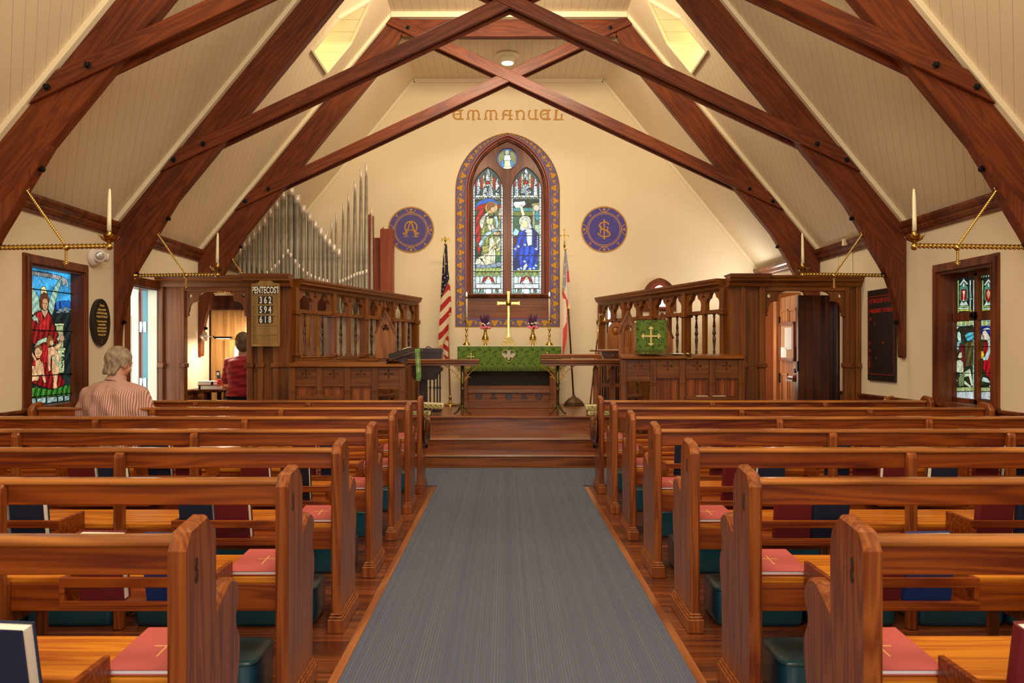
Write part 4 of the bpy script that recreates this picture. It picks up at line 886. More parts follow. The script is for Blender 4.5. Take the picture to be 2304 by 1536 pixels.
rp([(600,742),(760,735),(760,840),(690,850),(600,800)], (.015,.05,.35), 3, (1,5,.5,1.4)); rp([(635,775),(685,752),(735,775)], WH, 3)
rp([(470,900),(555,880),(555,1120),(480,1130)], (.14,.12,.045), 4, (1,12,.4,.4)); g.ell(*Rp([(545,910)])[0], 11, 18, (.42,.30,.08), 3)
rp([(370,870),(470,860),(470,1000),(372,1010)], (.04,.12,.08), 4); rp([(600,880),(660,880),(640,1160),(604,1160)], (.05,.11,.03), 4)
rp([(400,850),(402,800),(418,790),(434,812),(438,900),(420,900)], WH, 4); rp([(395,960),(400,890),(430,880),(440,930),(415,972)], (.35,.62,.62), 4)
rp([(425,900),(465,930),(480,1100),(470,1180),(430,1100),(410,990)], (.22,.03,.04), 4)
rp([(402,1010),(420,985),(442,990),(448,1040),(425,1050),(406,1040)], (.60,.66,.46), 3.5); rp([(400,1000),(420,980),(440,985),(420,1000),(408,1030)], (.12,.06,.03), 2)
rp([(382,1130),(395,1070),(430,1060),(458,1090),(460,1180),(430,1190),(395,1180)], (.66,.74,.54), 4, (1,14,.15,.4)); rp([(380,1110),(392,1120),(390,1220),(404,1270),(385,1275),(376,1190)], (.62,.70,.50), 3)
rp([(420,1200),(470,1180),(522,1145),(532,1180),(552,1310),(535,1315),(510,1220),(470,1230),(470,1260),(540,1320),(520,1328),(455,1290)], (.64,.72,.52), 4)
rp([(412,1230),(440,1190),(470,1195),(465,1310),(415,1322)], (.25,.32,.16), 4, (1,5,.35,.1))
rp([(560,1150),(640,1150),(650,1300),(604,1310)], (.07,.11,.02), 4)
rp([(645,1000),(655,930),(665,880),(690,895),(720,1000),(748,1000),(748,1310),(720,1270),(690,1220),(645,1150)], (.42,.012,.03), 4.5, (1,9,.4,.3))
rp([(690,870),(715,850),(748,865),(748,940),(720,1000),(690,1070),(662,1060),(668,1020),(700,950)], (.55,.70,.68), 4.5, (1,6,.2,.9))
rp([(640,830),(645,790),(668,778),(690,800),(715,850),(690,880),(670,870),(650,880)], (.78,.72,.58), 4); rp([(642,830),(655,830),(660,860),(650,880),(643,860)], (.55,.34,.18), 2)
rp([(622,1020),(630,975),(650,980),(660,1020),(645,1050),(625,1055)], (.85,.62,.10), 3.5); rp([(640,1040),(665,1030),(680,1060),(655,1072)], WH, 3)
rp([(650,1225),(690,1240),(720,1280),(700,1285),(640,1270),(634,1255)], WH, 3.5); rp([(700,1320),(725,1300),(745,1310),(745,1335)], WH, 3)
for (x0, x1) in ((372,557),(612,800)):
    rp([(x0,1330),(x1,1322),(x1,1362),(x0,1368)], (.45,.55,.28), 3)
    for k in range(6): g.line(Rp([(x0+k*34,1328),(x0+k*34,1368)]), 3, K)
    rp([(x0+4,1372),(x1,1366),(x1-10,1450),(x0+14,1440)], (.66,.72,.74), 4)
    for k in range(5):
        xx = x0+18
        while xx < x1-25: wl_ = random.choice((4,7,10)); g.line(Rp([(xx,1384+k*12),(xx+wl_,1383+k*12)]), 3, (.30,.34,.36)); xx += wl_+5
for yy in (935,1190): g.line(Rp([(340,yy+3),(760,yy)]), 6, K)
g.build('stained_glass', 'nave_glass', lambda x, y: (np.full(x.shape, GXR), -x/U, -y/U), wr)
sash = M(); X0, X1 = GXR-.035, GXR+.02
def sbar(y0, y1, z0, z1): sash.box(X0, X1, y0, y1, z0, z1)
yl0 = rr_(350, 0)[0]; 
sbar(6.48,6.50,.80,1.92); sbar(7.28,7.31,.80,1.92); sbar(6.48,7.31,1.87,1.93); sbar(6.48,7.31,.80,.84); sbar(6.905,6.955,.80,1.9); 
sbar(6.48,7.31,1.50,1.576)
so = sash.build('sash', 'frame_wood', wr, bevel=.004)
M().box(X0-.03, X0, 6.90, 6.97, 1.53, 1.545).box(X0-.045, X0-.02, 6.925, 6.94, 1.52, 1.565).build('sash_latch', 'iron', wr)
# sky panes outside both windows are the panes themselves; daylight comes in through them
# ============================================================ TRUSSES
TY = [10.12, 7.95, 5.78]
def mirror(pts, s): return [(s*a, b) for a, b in pts]
def make_truss(y):
    t = thing('roof_truss', 'x', 'roof truss', (0, y, 1.2), 0, 'scissor trusses under the roof')
    for s in (-1, 1):
        outer = lambda X: roofz(X)-.055
        P = [(1.44,outer(1.44)),(3.765,outer(3.765)),(3.765,2.03),(3.40,2.39),(3.30,roofz(3.30)-.50),(1.60,roofz(1.60)-.50),(1.30,5.08),(1.30,5.27)]
        m = M().prism(mirror(P, s), 'xz', y-.055, y+.055)
        # grain runs along the rafter: build in a frame turned to the slope
        R = Matrix.Rotation(-s*A if s > 0 else A, 4, 'Y')
        build_turned(m, 'rafter', 'beam_wood', t, A if s > 0 else -A, .006)
        inner = smooth([(3.185,2.665),(3.364,2.368),(3.444,2.215),(3.581,1.977),(3.657,1.739),(3.717,1.467),(3.728,1.20)], 5)
        B = [(3.215,2.70),(3.45,2.44),(3.768,2.04),(3.768,1.19),(3.74,1.175)]+inner[::-1]
        build_turned(M().prism(mirror(B, s), 'xz', y-.052, y+.052), 'curved_brace', 'post_wood', t, 0, .006)
        m = M()
        for d in (-.0, ):
            C = [(1.42,roofz(1.42)-.06),(3.768,roofz(3.768)-.06),(3.768,roofz(3.768)),(1.42,roofz(1.42))]
            m.prism(mirror(C, s), 'xz', y-.105, y+.105)
        build_turned(m, 'cream_strip', 'cream_trim', t, 0, 0)
    a, hw = .469, .071
    for s in (-1, 1):
        up = lambda X: 4.565+hw-a*X
        lo = lambda X: 4.565-hw-a*X
        rl_ = lambda X: EAVE+SL*(WX-X)-.07
        X1 = (EAVE+SL*WX-.07-(4.565+hw))/(SL-a); X2 = (EAVE+SL*WX-.07-(4.565-hw))/(SL-a)
        P = [(-1.37,up(-1.37)),(X1,up(X1)),(X2,lo(X2)),(-1.50,lo(-1.50)),(-1.50,lo(-1.50)+.06)]
        o = .0 if s > 0 else .007
        for y0, y1 in ((y-.096+o, y-.056), (y+.056, y+.096-o)):
            m = M().prism(mirror(P, s), 'xz', y0, y1); build_turned(m, 'scissor_beam', 'beam_wood', t, math.atan(a)*s, .005)
    M().box(-1.30, 1.30, y-.05, y+.05, 5.05, 5.26).build('collar_beam', 'beam_wood', t, bevel=.005)
    M().box(-1.42, 1.42, y-.12, y+.12, 5.262, 5.328).build('cream_strip', 'cream_trim', t)
    def bolt(c, ax):
        m = M(); m.lathe([(.026,0),(.026,.006),(.018,.008),(.018,.026),(.012,.030)], (0,0,0), 'z', 6, False)
        q = Vector(ax).to_track_quat('Z', 'Y').to_matrix().to_4x4(); q.translation = Vector(c); m.moved(q).build('bolt', 'iron', t)
    for s in (-1, 1):
        for X, Z in ((2.90,3.20),(3.18,3.05)): bolt((s*X, y-.096, Z), (0,-1,0))
        bolt((s*1.22, y-.096, 5.14), (0,-1,0))
        for X, Z, ax in ((3.275,2.515,(-.85,0,-.5)),(3.575,1.98,(-.93,0,-.33)),(3.70,1.52,(-.98,0,-.15))): bolt((s*X, y, Z), (s*-ax[0]*-1, 0, ax[2]))
    return t
def build_turned(m, name, mt, parent, ang, bev):
    """mesh whose own x axis follows the timber, so grain runs with it"""
    R = Matrix.Rotation(ang, 4, 'Y'); c = Vector((sum(v[0] for v in m.v)/len(m.v), sum(v[1] for v in m.v)/len(m.v), sum(v[2] for v in m.v)/len(m.v)))
    T = Matrix.Translation(c) @ R; m.moved(T.inverted()); o = m.build(name, mt, None, bevel=bev); o.parent = parent
    L_ = WM(parent).inverted() @ T; o.location = L_.translation; o.rotation_euler = L_.to_euler(); return o
t1 = make_truss(TY[0]); t1['label'] = 'farthest scissor truss of dark beams, standing over the chancel step'
dup(t1, (0, TY[1], 1.2), label='middle scissor truss, its lower crossing beams meeting near the top of the picture')
dup(t1, (0, TY[2], 1.2), label='nearest scissor truss, its crossing cut off by the top of the picture')
# ============================================================ CANDLE BRACKETS
def twisted(m, p, q, r, turns, n=8, seg=None, depth=.28):
    p, q = Vector(p), Vector(q); L_ = (q-p).length; seg = seg or int(turns*8); d = (q-p).normalized()
    u = d.cross(Vector((0,1,0))); u = u.normalized() if u.length > .1 else Vector((1,0,0)); v = d.cross(u); vs = []
    nn = 12
    for i in range(seg+1):
        t = i/seg; ph = t*turns*2*pi
        for k in range(nn):
            a = 2*pi*k/nn; rr = r*(1+depth*cos(2*(a-ph)))
            vs.append(p+d*(L_*t)+u*(rr*cos(a))+v*(rr*sin(a)))
    m.add(vs, [(i*nn+k, i*nn+(k+1)%nn, (i+1)*nn+(k+1)%nn, (i+1)*nn+k) for i in range(seg) for k in range(nn)], True)
def candle_bracket(s, y, full, label, ztip=1.99):
    t = thing('candle_bracket', label, 'candle holder', (s*3.60, y, 1.965), 0, 'brass candle brackets on the truss feet')
    yb = y; zb = 1.965
    m = M(); twisted(m, (s*3.585, yb, zb), (s*2.81, yb, zb+.012), .016, 13); m.build('twisted_arm', 'brass', t)
    M().lathe([(.028,0),(.034,.01),(.024,.02),(.02,.045)], (s*3.60, yb, zb), 'x', 12).build('wall_rosette', 'brass', t)
    M().ball((s*3.10, yb, zb), .024, 10).build('collar', 'brass', t); M().ball((s*2.80, yb, zb+.006), .026, 10).build('end_knob', 'brass', t)
    m = M(); twisted(m, (s*3.10, yb, zb+.01), (s*3.375, yb, 2.365), .0085, 15); m.tube([(s*3.375+.018*cos(a), yb, 2.375+.018*sin(a)) for a in np.linspace(0, 6.28, 12)], .004, 6); m.build('stay_rod', 'brass', t)
    m = M(); twisted(m, (s*3.10, yb, zb-.01), (s*3.10, yb, zb-.11), .008, 4); m.ball((s*3.10, yb, zb-.115), .013, 8); m.box(s*3.10-.018, s*3.10+.018, yb-.004, yb+.004, zb-.108, zb-.10); m.build('pendant', 'brass', t)
    m = M(); X = s*2.80; n = 24; vs = []; prof = [(.010,.02),(.014,.035),(.030,.045),(.052,.058),(.066,.078)]
    for r, h in prof:
        for k in range(n):
            a = 2*pi*k/n; w_ = 1+.16*cos(8*a)*(r/.066); vs.append((X+r*w_*cos(a), yb+r*w_*sin(a), zb+h+.010*cos(8*a)*(r/.066)))
    m.add(vs, [(i*n+k, i*n+(k+1)%n, (i+1)*n+(k+1)%n, (i+1)*n+k) for i in range(len(prof)-1) for k in range(n)], True)
    m.lathe([(.012,.0),(.012,.05),(.017,.055),(.017,.095),(.014,.095)], (X, yb, zb+.02), 'z', 12); m.build('drip_pan', 'brass', t)
    if not full: return t
    m = M(); m.lathe([(.015,0),(.0155,.02)], (X, yb, zb+.10), 'z', 12); m.build('candle_cup', 'steel', t)
    m = M(); m.tube([(X, yb, zb+.115), (X, yb, zb+.20), (X-.002*s, yb, zb+.34), (X-.004*s, yb, zb+.405)], [.0145,.014,.012,.007], 12, round_=False); m.tube([(X-.004*s, yb, zb+.40), (X-.004*s, yb, zb+.415)], .0012, 5); m.build('candle', 'candle_wax', t)
    return t
candle_bracket(-1, TY[2], 1, 'twisted brass arm with a tall unlit candle at far left, beside the side window')
candle_bracket(-1, TY[1], 1, 'twisted brass arm with unlit candle on the left middle truss, before the left doorway')
candle_bracket(-1, TY[0], 0, 'twisted brass arm glimpsed through the left doorway, behind the hymn board')
candle_bracket(1, TY[2], 1, 'twisted brass arm with a tall unlit candle at far right, above the right window')
candle_bracket(1, TY[1], 1, 'twisted brass arm with unlit candle on the right middle truss, above the right doorway')
# ============================================================ SMALL WALL AND CEILING THINGS
Xd, Yd = PX(1142, 11.4), 11.45
t = thing('ceiling_lamp', 'round white lit downlight in the flat ceiling above the altar', 'light', (Xd, Yd, RZ))
M().lathe([(.10,.0),(.155,-.012),(.16,-.03),(.13,-.05),(.10,-.05)], (Xd, Yd, RZ), 'z', 28).build('lamp_rim', 'cream_trim', t)
M().lathe([(.10,-.03),(.095,-.12),(.075,-.125)], (Xd, Yd, RZ), 'z', 24).build('lamp_can', 'cream_trim', t)
M().lathe([(.082,-.118),(.078,-.13),(.04,-.135)], (Xd, Yd, RZ), 'z', 24).build('lamp_lens', 'lamp_glow', t)
spot('downlight_beam', (Xd, Yd, RZ-.15), (Xd, Yd+.2, 1), 85, SOFT, 110, .9, .05)
Y = 7.48; X = -WX; Z = PZ(578, Y)
t = thing('emergency_light', 'white round twin-lamp emergency light high on the left wall', 'light', (X, Y, Z))
m = M(); m.lathe([(.085,0),(.085,.03),(.07,.05),(.06,.052)], (X, Y, Z), 'x', 24); m.build('housing', 'white_plastic', t)
for dy, sz in ((-.012,.055), (.085,.042)):
    m = M(); q = Vector((.55,-.75,-.1) if dy < 0 else (.75,.5,-.15)).to_track_quat('Z', 'Y').to_matrix().to_4x4(); q.translation = Vector((X+.075, Y+dy, Z+.01))
    m.lathe([(sz*.6,-.03),(sz,.0),(sz,.03),(sz*.9,.034)], (0,0,0), 'z', 20); m.moved(q).build('lamp_head', 'white_plastic', t)
    m = M(); m.lathe([(sz*.86,.03),(sz*.5,.042),(.01,.044)], (0,0,0), 'z', 18); m.moved(q).build('lamp_lens', 'lamp_lens', t)
# oval plaque
Y = 7.61; Z = 1.506; t = thing('memorial_plaque', 'black oval plaque with gold script on the left wall beside the side window', 'plaque', (-WX, Y, Z))
fm = frame_mtx((-WX, Y, Z), (0,1,0), (0,0,1))    # local z points into room
ov = [(.165*cos(a), .212*sin(a)) for a in np.linspace(0, 2*pi, 49)[:-1]]
fm2 = frame_mtx((-WX+.014, Y, Z), (0,1,0), (0,0,1))
holes(ov, [], .024, .004).moved(fm2).build('plaque_board', 'black_board', t)
txt = ['Therefore', 'welcome one another', 'as Christ has welcomed you', 'to the glory of God, Romans 15', 'The entrance to Emmanuel Church', 'was made possible by the', 'generosity of many, especially', 'Nancy and George Putnam', 'Dedicated, August 17, 1997', '~', 's']
m = M(); zz = .15
for k, s_ in enumerate(txt):
    sz = (.036,.034,.034,.032,.026,.028,.028,.030,.024,.03,.03)[k]; q = text_m(s_, sz, .50 if k not in (0,) else .6, .0015)
    q.moved(Matrix(((1,.22,0,0),(0,1,0,zz-.006),(0,0,1,0),(0,0,0,1)))); m.add(q.v, q.f); zz -= (.036,.032,.032,.042,.030,.030,.030,.032,.05,.02,.02)[k]
m.moved(frame_mtx((-WX+.0315, Y, Z), (0,1,0), (0,0,1))).build('plaque_lettering', 'gold_letter', t)
# tablet on the right wall
Y0, Y1, Z0, Z1 = 8.09, 8.70, .94, 1.87
t = thing('memorial_tablet', 'tall dark tablet with red lettering on the right wall behind the truss foot', 'tablet', (WX, 8.40, Z0))
M().box(WX-.024, WX-.002, Y0, Y1, Z0, Z1).build('tablet_board', 'black_board', t, bevel=.002)
m = M()
for (a, b, c_, d_) in ((Y0+.02,Y1-.02,Z1-.07,Z1-.066),(Y0+.02,Y1-.02,Z0+.066,Z0+.07),(Y0+.02,Y0+.024,Z0+.066,Z1-.066),(Y1-.024,Y1-.02,Z0+.066,Z1-.066)): m.box(WX-.0252, WX-.024, a, b, c_, d_)
m.build('border_line', 'red_letter', t)
def rt(s, size, yy, zz, sx, mm):
    q = text_m(s, size, sx, .0012, 'LEFT', .0006).moved(frame_mtx((WX-.0247, yy, zz), (0,-1,0), (0,0,1))); mm.add(q.v, q.f)
m = M(); rt('TO THE GLORY OF GOD', .062, 8.655, 1.735, .74, m); rt('MARGARET STURGIS', .058, 8.655, 1.635, .98, m)
for s_, a, b in (('W',8.645,1.555),('C',8.54,1.510),('G',8.655,1.31),('H',8.355,1.31),('H',8.655,1.235),('F',8.655,1.155),('L',8.50,1.155),('H',8.655,1.115),('H',8.655,1.075)): rt(s_, .045, a, b, .75, m)
m.build('tablet_lettering', 'red_letter', t)
# conduit and junction on the right wall above the screen
t = thing('wall_conduit', 'thin painted conduit pipes on the right wall just above the right screen cornice', 'pipe', (WX, 9.1, 2.0))
m = M(); m.tube([(WX-.012, 9.12, 1.5), (WX-.012, 9.12, 2.34)], .008, 8); m.tube([(WX-.012, 9.52, 1.5), (WX-.012, 9.52, 2.33)], .005, 8); m.build('conduit', 'wall_paint', t)
M().box(WX-.11, WX-.075, 9.09, 9.15, 2.40, 2.47).build('junction_box', 'wall_paint', t)
# ============================================================ CHOIR SCREEN
def cornice(m, p, q, z0, prof, side):
    """moulding extruded from p to q; side = outward unit normal"""
    p, q, nrm = Vector((*p,0)), Vector((*q,0)), Vector((*side,0)); n = len(prof)
    vs = [p+nrm*a+Vector((0,0,b)) for a, b in prof]+[q+nrm*a+Vector((0,0,b)) for a, b in prof]
    m.add(vs, [tuple(range(n)), tuple(range(2*n-1,n-1,-1))]+[(i,(i+1)%n,n+(i+1)%n,n+i) for i in range(n)])
CORN = [(-.07,1.93),(.045,1.93),(.055,1.945),(.06,1.965),(.085,1.985),(.10,1.99),(.10,2.005),(.115,2.03),(.115,2.05),(-.10,2.05)]
def screen_front(s, label, jamb_out):
    """front-facing run of the screen with its doorway, from wall to pier"""
    Y = 8.93; x_in, x_p, x_d0, x_d1, x_w = 2.35, 2.475, (2.81 if s < 0 else 2.735), jamb_out, 3.765
    t = thing('chancel_screen', label, 'screen', (s*3.0, Y, 0))
    B = lambda m, a, b, y0, y1, z0, z1: m.box(*sorted((s*a, s*b)), y0, y1, z0, z1)
    m = M(); cornice(m, (s*x_d0, Y), (s*x_w, Y), 0, CORN, (0,-1)); cornice(m, (s*(x_in-.02), Y-.05), (s*(x_d0+.02), Y-.05), 0, CORN, (0,-1)); B(m, x_in-.02, x_d0+.03, Y-.17, Y+.10, 2.045, 2.062)
    m.build('cornice', 'oak_flat', t)
    # pier: panel between two posts, with bands
    pm = M(); B(pm, x_p, x_d0-.012, Y+.0, Y+.05, 0, 1.95); pm.build('pier_panel', 'oak', t)
    for a, b in ((x_p-.005, x_p+.055), (x_d0-.065, x_d0))+(((x_d0-.175, x_d0-.115),) if s < 0 else ()):
        m = M(); B(m, a, b, Y-.055, Y+.06, 0, 1.94); B(m, a-.014, b+.014, Y-.075, Y+.07, 1.065, 1.115); m.build('post', 'oak', t, bevel=.007)
    m = M(); B(m, x_in, x_p+.02, Y-.02, Y+.12, 0, 1.95); B(m, x_in-.012, x_p, Y-.045, Y+.13, 1.065, 1.115); m.build('post', 'oak', t, bevel=.008)
    # wall side panel
    pm = M(); B(pm, x_d1+.012, x_w, Y, Y+.05, 0, 1.95); pm.build('side_panel', 'oak', t)
    ends = ((x_d1, x_d1+.045), (x_w-.055, x_w))
    for a, b in ends:
        m = M(); B(m, a, b, Y-.035, Y+.06, 0, 1.94); B(m, a-.012, b+.012 if b < 3.75 else b, Y-.055, Y+.07, 1.065, 1.115); m.build('post', 'oak', t, bevel=.006)
    # lintel and pierced brackets
    m = M(); B(m, x_d0, x_d1, Y-.03, Y+.06, 1.885, 1.94); m.build('lintel', 'oak_flat', t, bevel=.004)
    for (xa, dr) in ((x_d0, 1), (x_d1, -1)):
        br = [(0,0),(.235,0)]+arc(.235,-.085,.085,90,180,6)[1:]+arc(.10,-.115,.06,20,110,4)+arc(.125,-.20,.09,100,180,6)+[(.030,-.29),(.04,-.315),(.018,-.325),(0,-.31)]
        br = [(0,0),(.235,0),(.19,-.012),(.155,-.04),(.145,-.085),(.145,-.105),(.10,-.112),(.065,-.13),(.045,-.165),(.038,-.215),(.028,-.24),(.034,-.262),(.0,-.275)]
        hole = circle(.052, -.052, .022, 16)
        q = holes([(a*dr, b) for a, b in br], [[(a*dr, b) for a, b in hole]], .035, .003)
        if s < 0: q.v = [(-a, b, c_) for a, b, c_ in q.v]
        q.moved(FACE(s*xa, Y+.01, 1.887)).build('pierced_bracket', 'oak', t)
    return t
screen_front(-1, 'left oak screen with bracketed doorway to the organ, hymn board on its pier', 3.48)
screen_front(1, 'right oak screen with bracketed doorway and dark panels standing inside it', 3.60)
# light catch on the left: a plain oak pilaster nearest the side door belongs to the screen above
L0, L1 = Vector((2.345, 9.03, 0)), Vector((1.385, 12.33, 0))
def side_screen(s, label):
    p0 = Vector((s*L0.x, L0.y, 0)); p1 = Vector((s*L1.x, L1.y, 0)); d = (p1-p0); L_ = d.length; d.normalize()
    nrm = Vector((d.y, -d.x, 0))*(-s)       # towards the aisle
    if nrm.x*s > 0: nrm = -nrm
    t = thing('choir_screen', label, 'screen', tuple(p0))
    ex = d if s < 0 else -d     # so that ex x z = outward toward... kept right handed
    def FM(u=0, off=0): return frame_mtx(tuple(p0+d*u+nrm*off), d, (0,0,1))
    def box(m, u0, u1, o0, o1, z0, z1):
        q = M().box(u0, u1, z0, z1, o0, o1); F_ = Matrix(((d.x,0,nrm.x,p0.x),(d.y,0,nrm.y,p0.y),(0,1,0,0),(0,0,0,1))); q.moved(F_); m.add(q.v, q.f)
    def hv(m, q): 
        F_ = Matrix(((d.x,0,nrm.x,p0.x),(d.y,0,nrm.y,p0.y),(0,1,0,0),(0,0,0,1))); q.moved(F_); m.add(q.v, q.f, False); return m
    m = M(); cornice(m, (p0.x, p0.y), (p1.x, p1.y), 0, [(a, b-.02) for a, b in CORN], (nrm.x, nrm.y)); m.build('cornice', 'oak_flat', t)
    m = M(); box(m, 0, L_, -.03, .035, .30, 1.10); 
    for k in range(9): box(m, k*L_/8-.03, k*L_/8+.03, .03, .05, .30, 1.10)
    m.build('dado', 'oak', t)
    m = M(); box(m, -.02, L_+.02, -.05, .07, 1.10, 1.135); box(m, -.02, L_+.02, -.035, .05, 1.135, 1.16); box(m, -.02, L_+.02, -.05, .055, 1.165, 1.185); m.build('mid_rail', 'oak_flat', t, bevel=.006)
    bay = L_/4
    def tre(cx_, z0, w_, h_):
        a = w_/2; k = h_/.215
        ins = lambda x, y: y > 0 and ((abs(x) < a*.96 and y < .060*k) or math.hypot((x+a*.47)/(a*.52), (y-.070*k)/(.075*k)) < 1 or math.hypot((x-a*.47)/(a*.52), (y-.070*k)/(.075*k)) < 1 or math.hypot(x/(a*.56), (y-.130*k)/(.083*k)) < 1)
        return [(cx_+x, z0+y) for x, y in star(ins, (0, .075*k), .26, 56)]
    trefp = lambda cx_, cz_, r: trefoil(cx_, cz_, r*1.25)
    for b in range(4):
        u0, u1 = b*bay, (b+1)*bay; c_ = (u0+u1)/2
        inner = []
        for cc in (u0+bay*.27, u0+bay*.73): inner.append(tre(cc, 1.695, bay*.36, .215))
        inner.append(trefp(c_, 1.862, .033))
        q = holes([(u0+.03,1.69),(u1-.03,1.69),(u1-.03,1.925),(u0+.03,1.925)], inner, .045, .004); m = M(); hv(m, q); m.build('arcade_panel', 'oak', t)
        m = M(); box(m, u0+.03, u1-.03, -.028, .032, 1.655, 1.70); m.build('arcade_rail', 'oak_flat', t, bevel=.005)
        m = M(); box(m, c_-.024, c_+.024, -.022, .028, 1.18, 1.67); box(m, c_-.04, c_+.04, -.035, .04, 1.655, 1.715); box(m, c_-.036, c_+.036, -.03, .036, 1.18, 1.21); m.build('mullion', 'oak', t, bevel=.006)
        sp = [(.018,1.18),(.022,1.20),(.012,1.22),(.017,1.235),(.010,1.25),(.018,1.36),(.020,1.385),(.011,1.395),(.019,1.405),(.011,1.415),(.020,1.43),(.020,1.46),(.011,1.475),(.019,1.485),(.011,1.495),(.018,1.51),(.009,1.60),(.016,1.62),(.011,1.635),(.019,1.65),(.019,1.66)]
        for cc in (u0+bay*.27, u0+bay*.73):
            m = M(); pt = p0+d*cc; m.lathe(sp, (pt.x, pt.y, 0), 'z', 12); m.build('turned_spindle', 'dark_oak', t)
    for b in range(5):
        u = b*bay; m = M(); box(m, u-.034, u+.034, -.045, .055, .30, 1.93); box(m, u-.05, u+.05, -.06, .07, 1.635, 1.70); box(m, u-.046, u+.046, -.055, .066, 1.18, 1.215); m.build('post', 'oak', t, bevel=.008)
    return t
side_screen(-1, 'long oak arcaded screen left of the altar, below the organ pipes')
side_screen(1, 'long oak arcaded screen right of the altar, below the small lancet window')
# ============================================================ CHANCEL PLATFORM
H1, H2, H3 = .148, .306, .453
def step(y0, y1, h, hw, name):
    o = M(); o.box(-hw, hw, y0+.02, y1, 0 if h == H1 else h-.16, h-.03); so = o.build(name, 'step_wood'); struct(so)
    M().prism([(y0,h-.022),(y0+.008,h-.003),(y0+.02,h),(y1,h),(y1,h-.03),(y0+.01,h-.03)], 'yz', -hw-.01, hw+.01).build('step_tread', 'step_wood', so); return so
step(8.80, 9.05, H1, 1.10, 'floor'); step(8.97, 9.22, H2, 1.10, 'floor'); step(9.20, 10.14, H2, 2.20, 'floor'); 
o = M().prism([(-2.20,9.22),(2.20,9.22),(1.6,12.495),(-1.6,12.495)], 'xy', .0, .14).build('floor', 'step_wood'); struct(o)
o = M().prism([(-2.04,10.09),(2.04,10.09),(1.40,12.499),(-1.40,12.499)], 'xy', H2-.16, H3-.03).build('floor', 'step_wood'); struct(o)
M().prism([(-2.04,10.06),(2.04,10.06),(1.40,12.499),(-1.40,12.499)], 'xy', H3-.03, H3).build('step_tread', 'step_wood', o, bevel=.006)
# ============================================================ CHOIR DESKS
def choir_desk(s, label, Yd, x0, x1, ztop, panels, open_in, z0=H2):
    t = thing('choir_desk', label, 'desk', ((x0+x1)/2*s, Yd, z0))
    B = lambda m, a, b, y0, y1, c0, c1: m.box(*sorted((s*a, s*b)), y0, y1, c0, c1)
    m = M(); m.prism([(Yd-.05,ztop-.035),(Yd-.035,ztop-.012),(Yd+.02,ztop),(Yd+.18,ztop+.014),(Yd+.18,ztop-.03),(Yd-.02,ztop-.045)], 'yz', *sorted((s*x0-s*.03, s*x1+s*.02))); m.build('desk_top', 'oak_flat', t, bevel=.004)
    w_ = (x1-x0)/panels
    fz0, fz1 = ztop-.22, ztop-.04
    for k in range(panels):
        a, b = x0+k*w_, x0+(k+1)*w_; c_ = (a+b)/2*s
        pad = .033
        cr = []
        R_ = .048
        for j in range(4):
            t0 = j*90; cr += [(cos(radians(t0))*R_+sin(radians(t0))*R_*.25, sin(radians(t0))*R_-cos(radians(t0))*R_*.25), (cos(radians(t0))*R_-sin(radians(t0))*R_*.25, sin(radians(t0))*R_+cos(radians(t0))*R_*.25), (cos(radians(t0+45))*.011, sin(radians(t0+45))*.011)]
        zc = (fz0+fz1)/2+.015
        q = holes(rect(c_-w_/2+pad, c_+w_/2-pad, fz0, fz1), [[(c_+p[0], zc+p[1]*1.0) for p in cr]], .022).moved(FACE(0, Yd+.02, 0)); q.build('frieze_panel', 'oak_flat', t)
        M().box(c_-w_/2+pad, c_+w_/2-pad, Yd+.045, Yd+.05, fz0, fz1).build('frieze_back', 'red_panel', t)  # lighter backing wood paints in the light inside the cross openings
        if k in open_in:
            m = M(); m.box(c_-w_/2+pad, c_+w_/2-pad, Yd, Yd+.03, fz0-.05, fz0); m.build('panel_rail', 'oak_flat', t)
        else:
            m = M(); m.box(c_-w_/2+pad, c_+w_/2-pad, Yd+.05, Yd+.065, z0+.06, fz0); m.build('lower_panel', 'red_panel', t)
            m = M(); 
            for a_, b_ in ((-w_/2+pad, -w_/2+pad+.018), (w_/2-pad-.018, w_/2-pad), (-.01,.01)): m.box(c_+a_, c_+b_, Yd+.035, Yd+.055, z0+.06, fz0)
            m.box(c_-w_/2+pad, c_+w_/2-pad, Yd+.01, Yd+.05, fz0-.02, fz0)
            m.build('panel_moulding', 'oak', t)
    for k in range(panels+1):
        a = x0+k*w_; m = M(); B(m, a-.034, a+.034, Yd-.012, Yd+.06, z0, ztop-.04); B(m, a-.038, a+.038, Yd-.016, Yd+.064, fz0-.095, fz0-.085); B(m, a-.038, a+.038, Yd-.016, Yd+.064, fz0-.075, fz0-.065); m.build('stile', 'oak', t, bevel=.006)
    m = M(); B(m, x0, x1, Yd-.005, Yd+.06, z0, z0+.08); m.build('plinth', 'oak_flat', t, bevel=.004)
    for a, b in ((x0-.02, x0+.02), (x1-.02, x1+.015)): m = M(); B(m, a, b, Yd+.065, Yd+.175, z0, ztop-.036); m.build('end_panel', 'oak', t, bevel=.004)
    return t
# left: measured from the inner (aisle) end outwards
choir_desk(-1, 'panelled choir desk left of the steps with four carved cross openings', 8.68, 1.12, 2.27, PZ(817, 8.68), 4, (0,), 0)
choir_desk(1, 'panelled choir desk right of the steps with the green fall hanging over it', 8.68, 1.19, 2.42, PZ(799, 8.68), 4, (0,), 0)
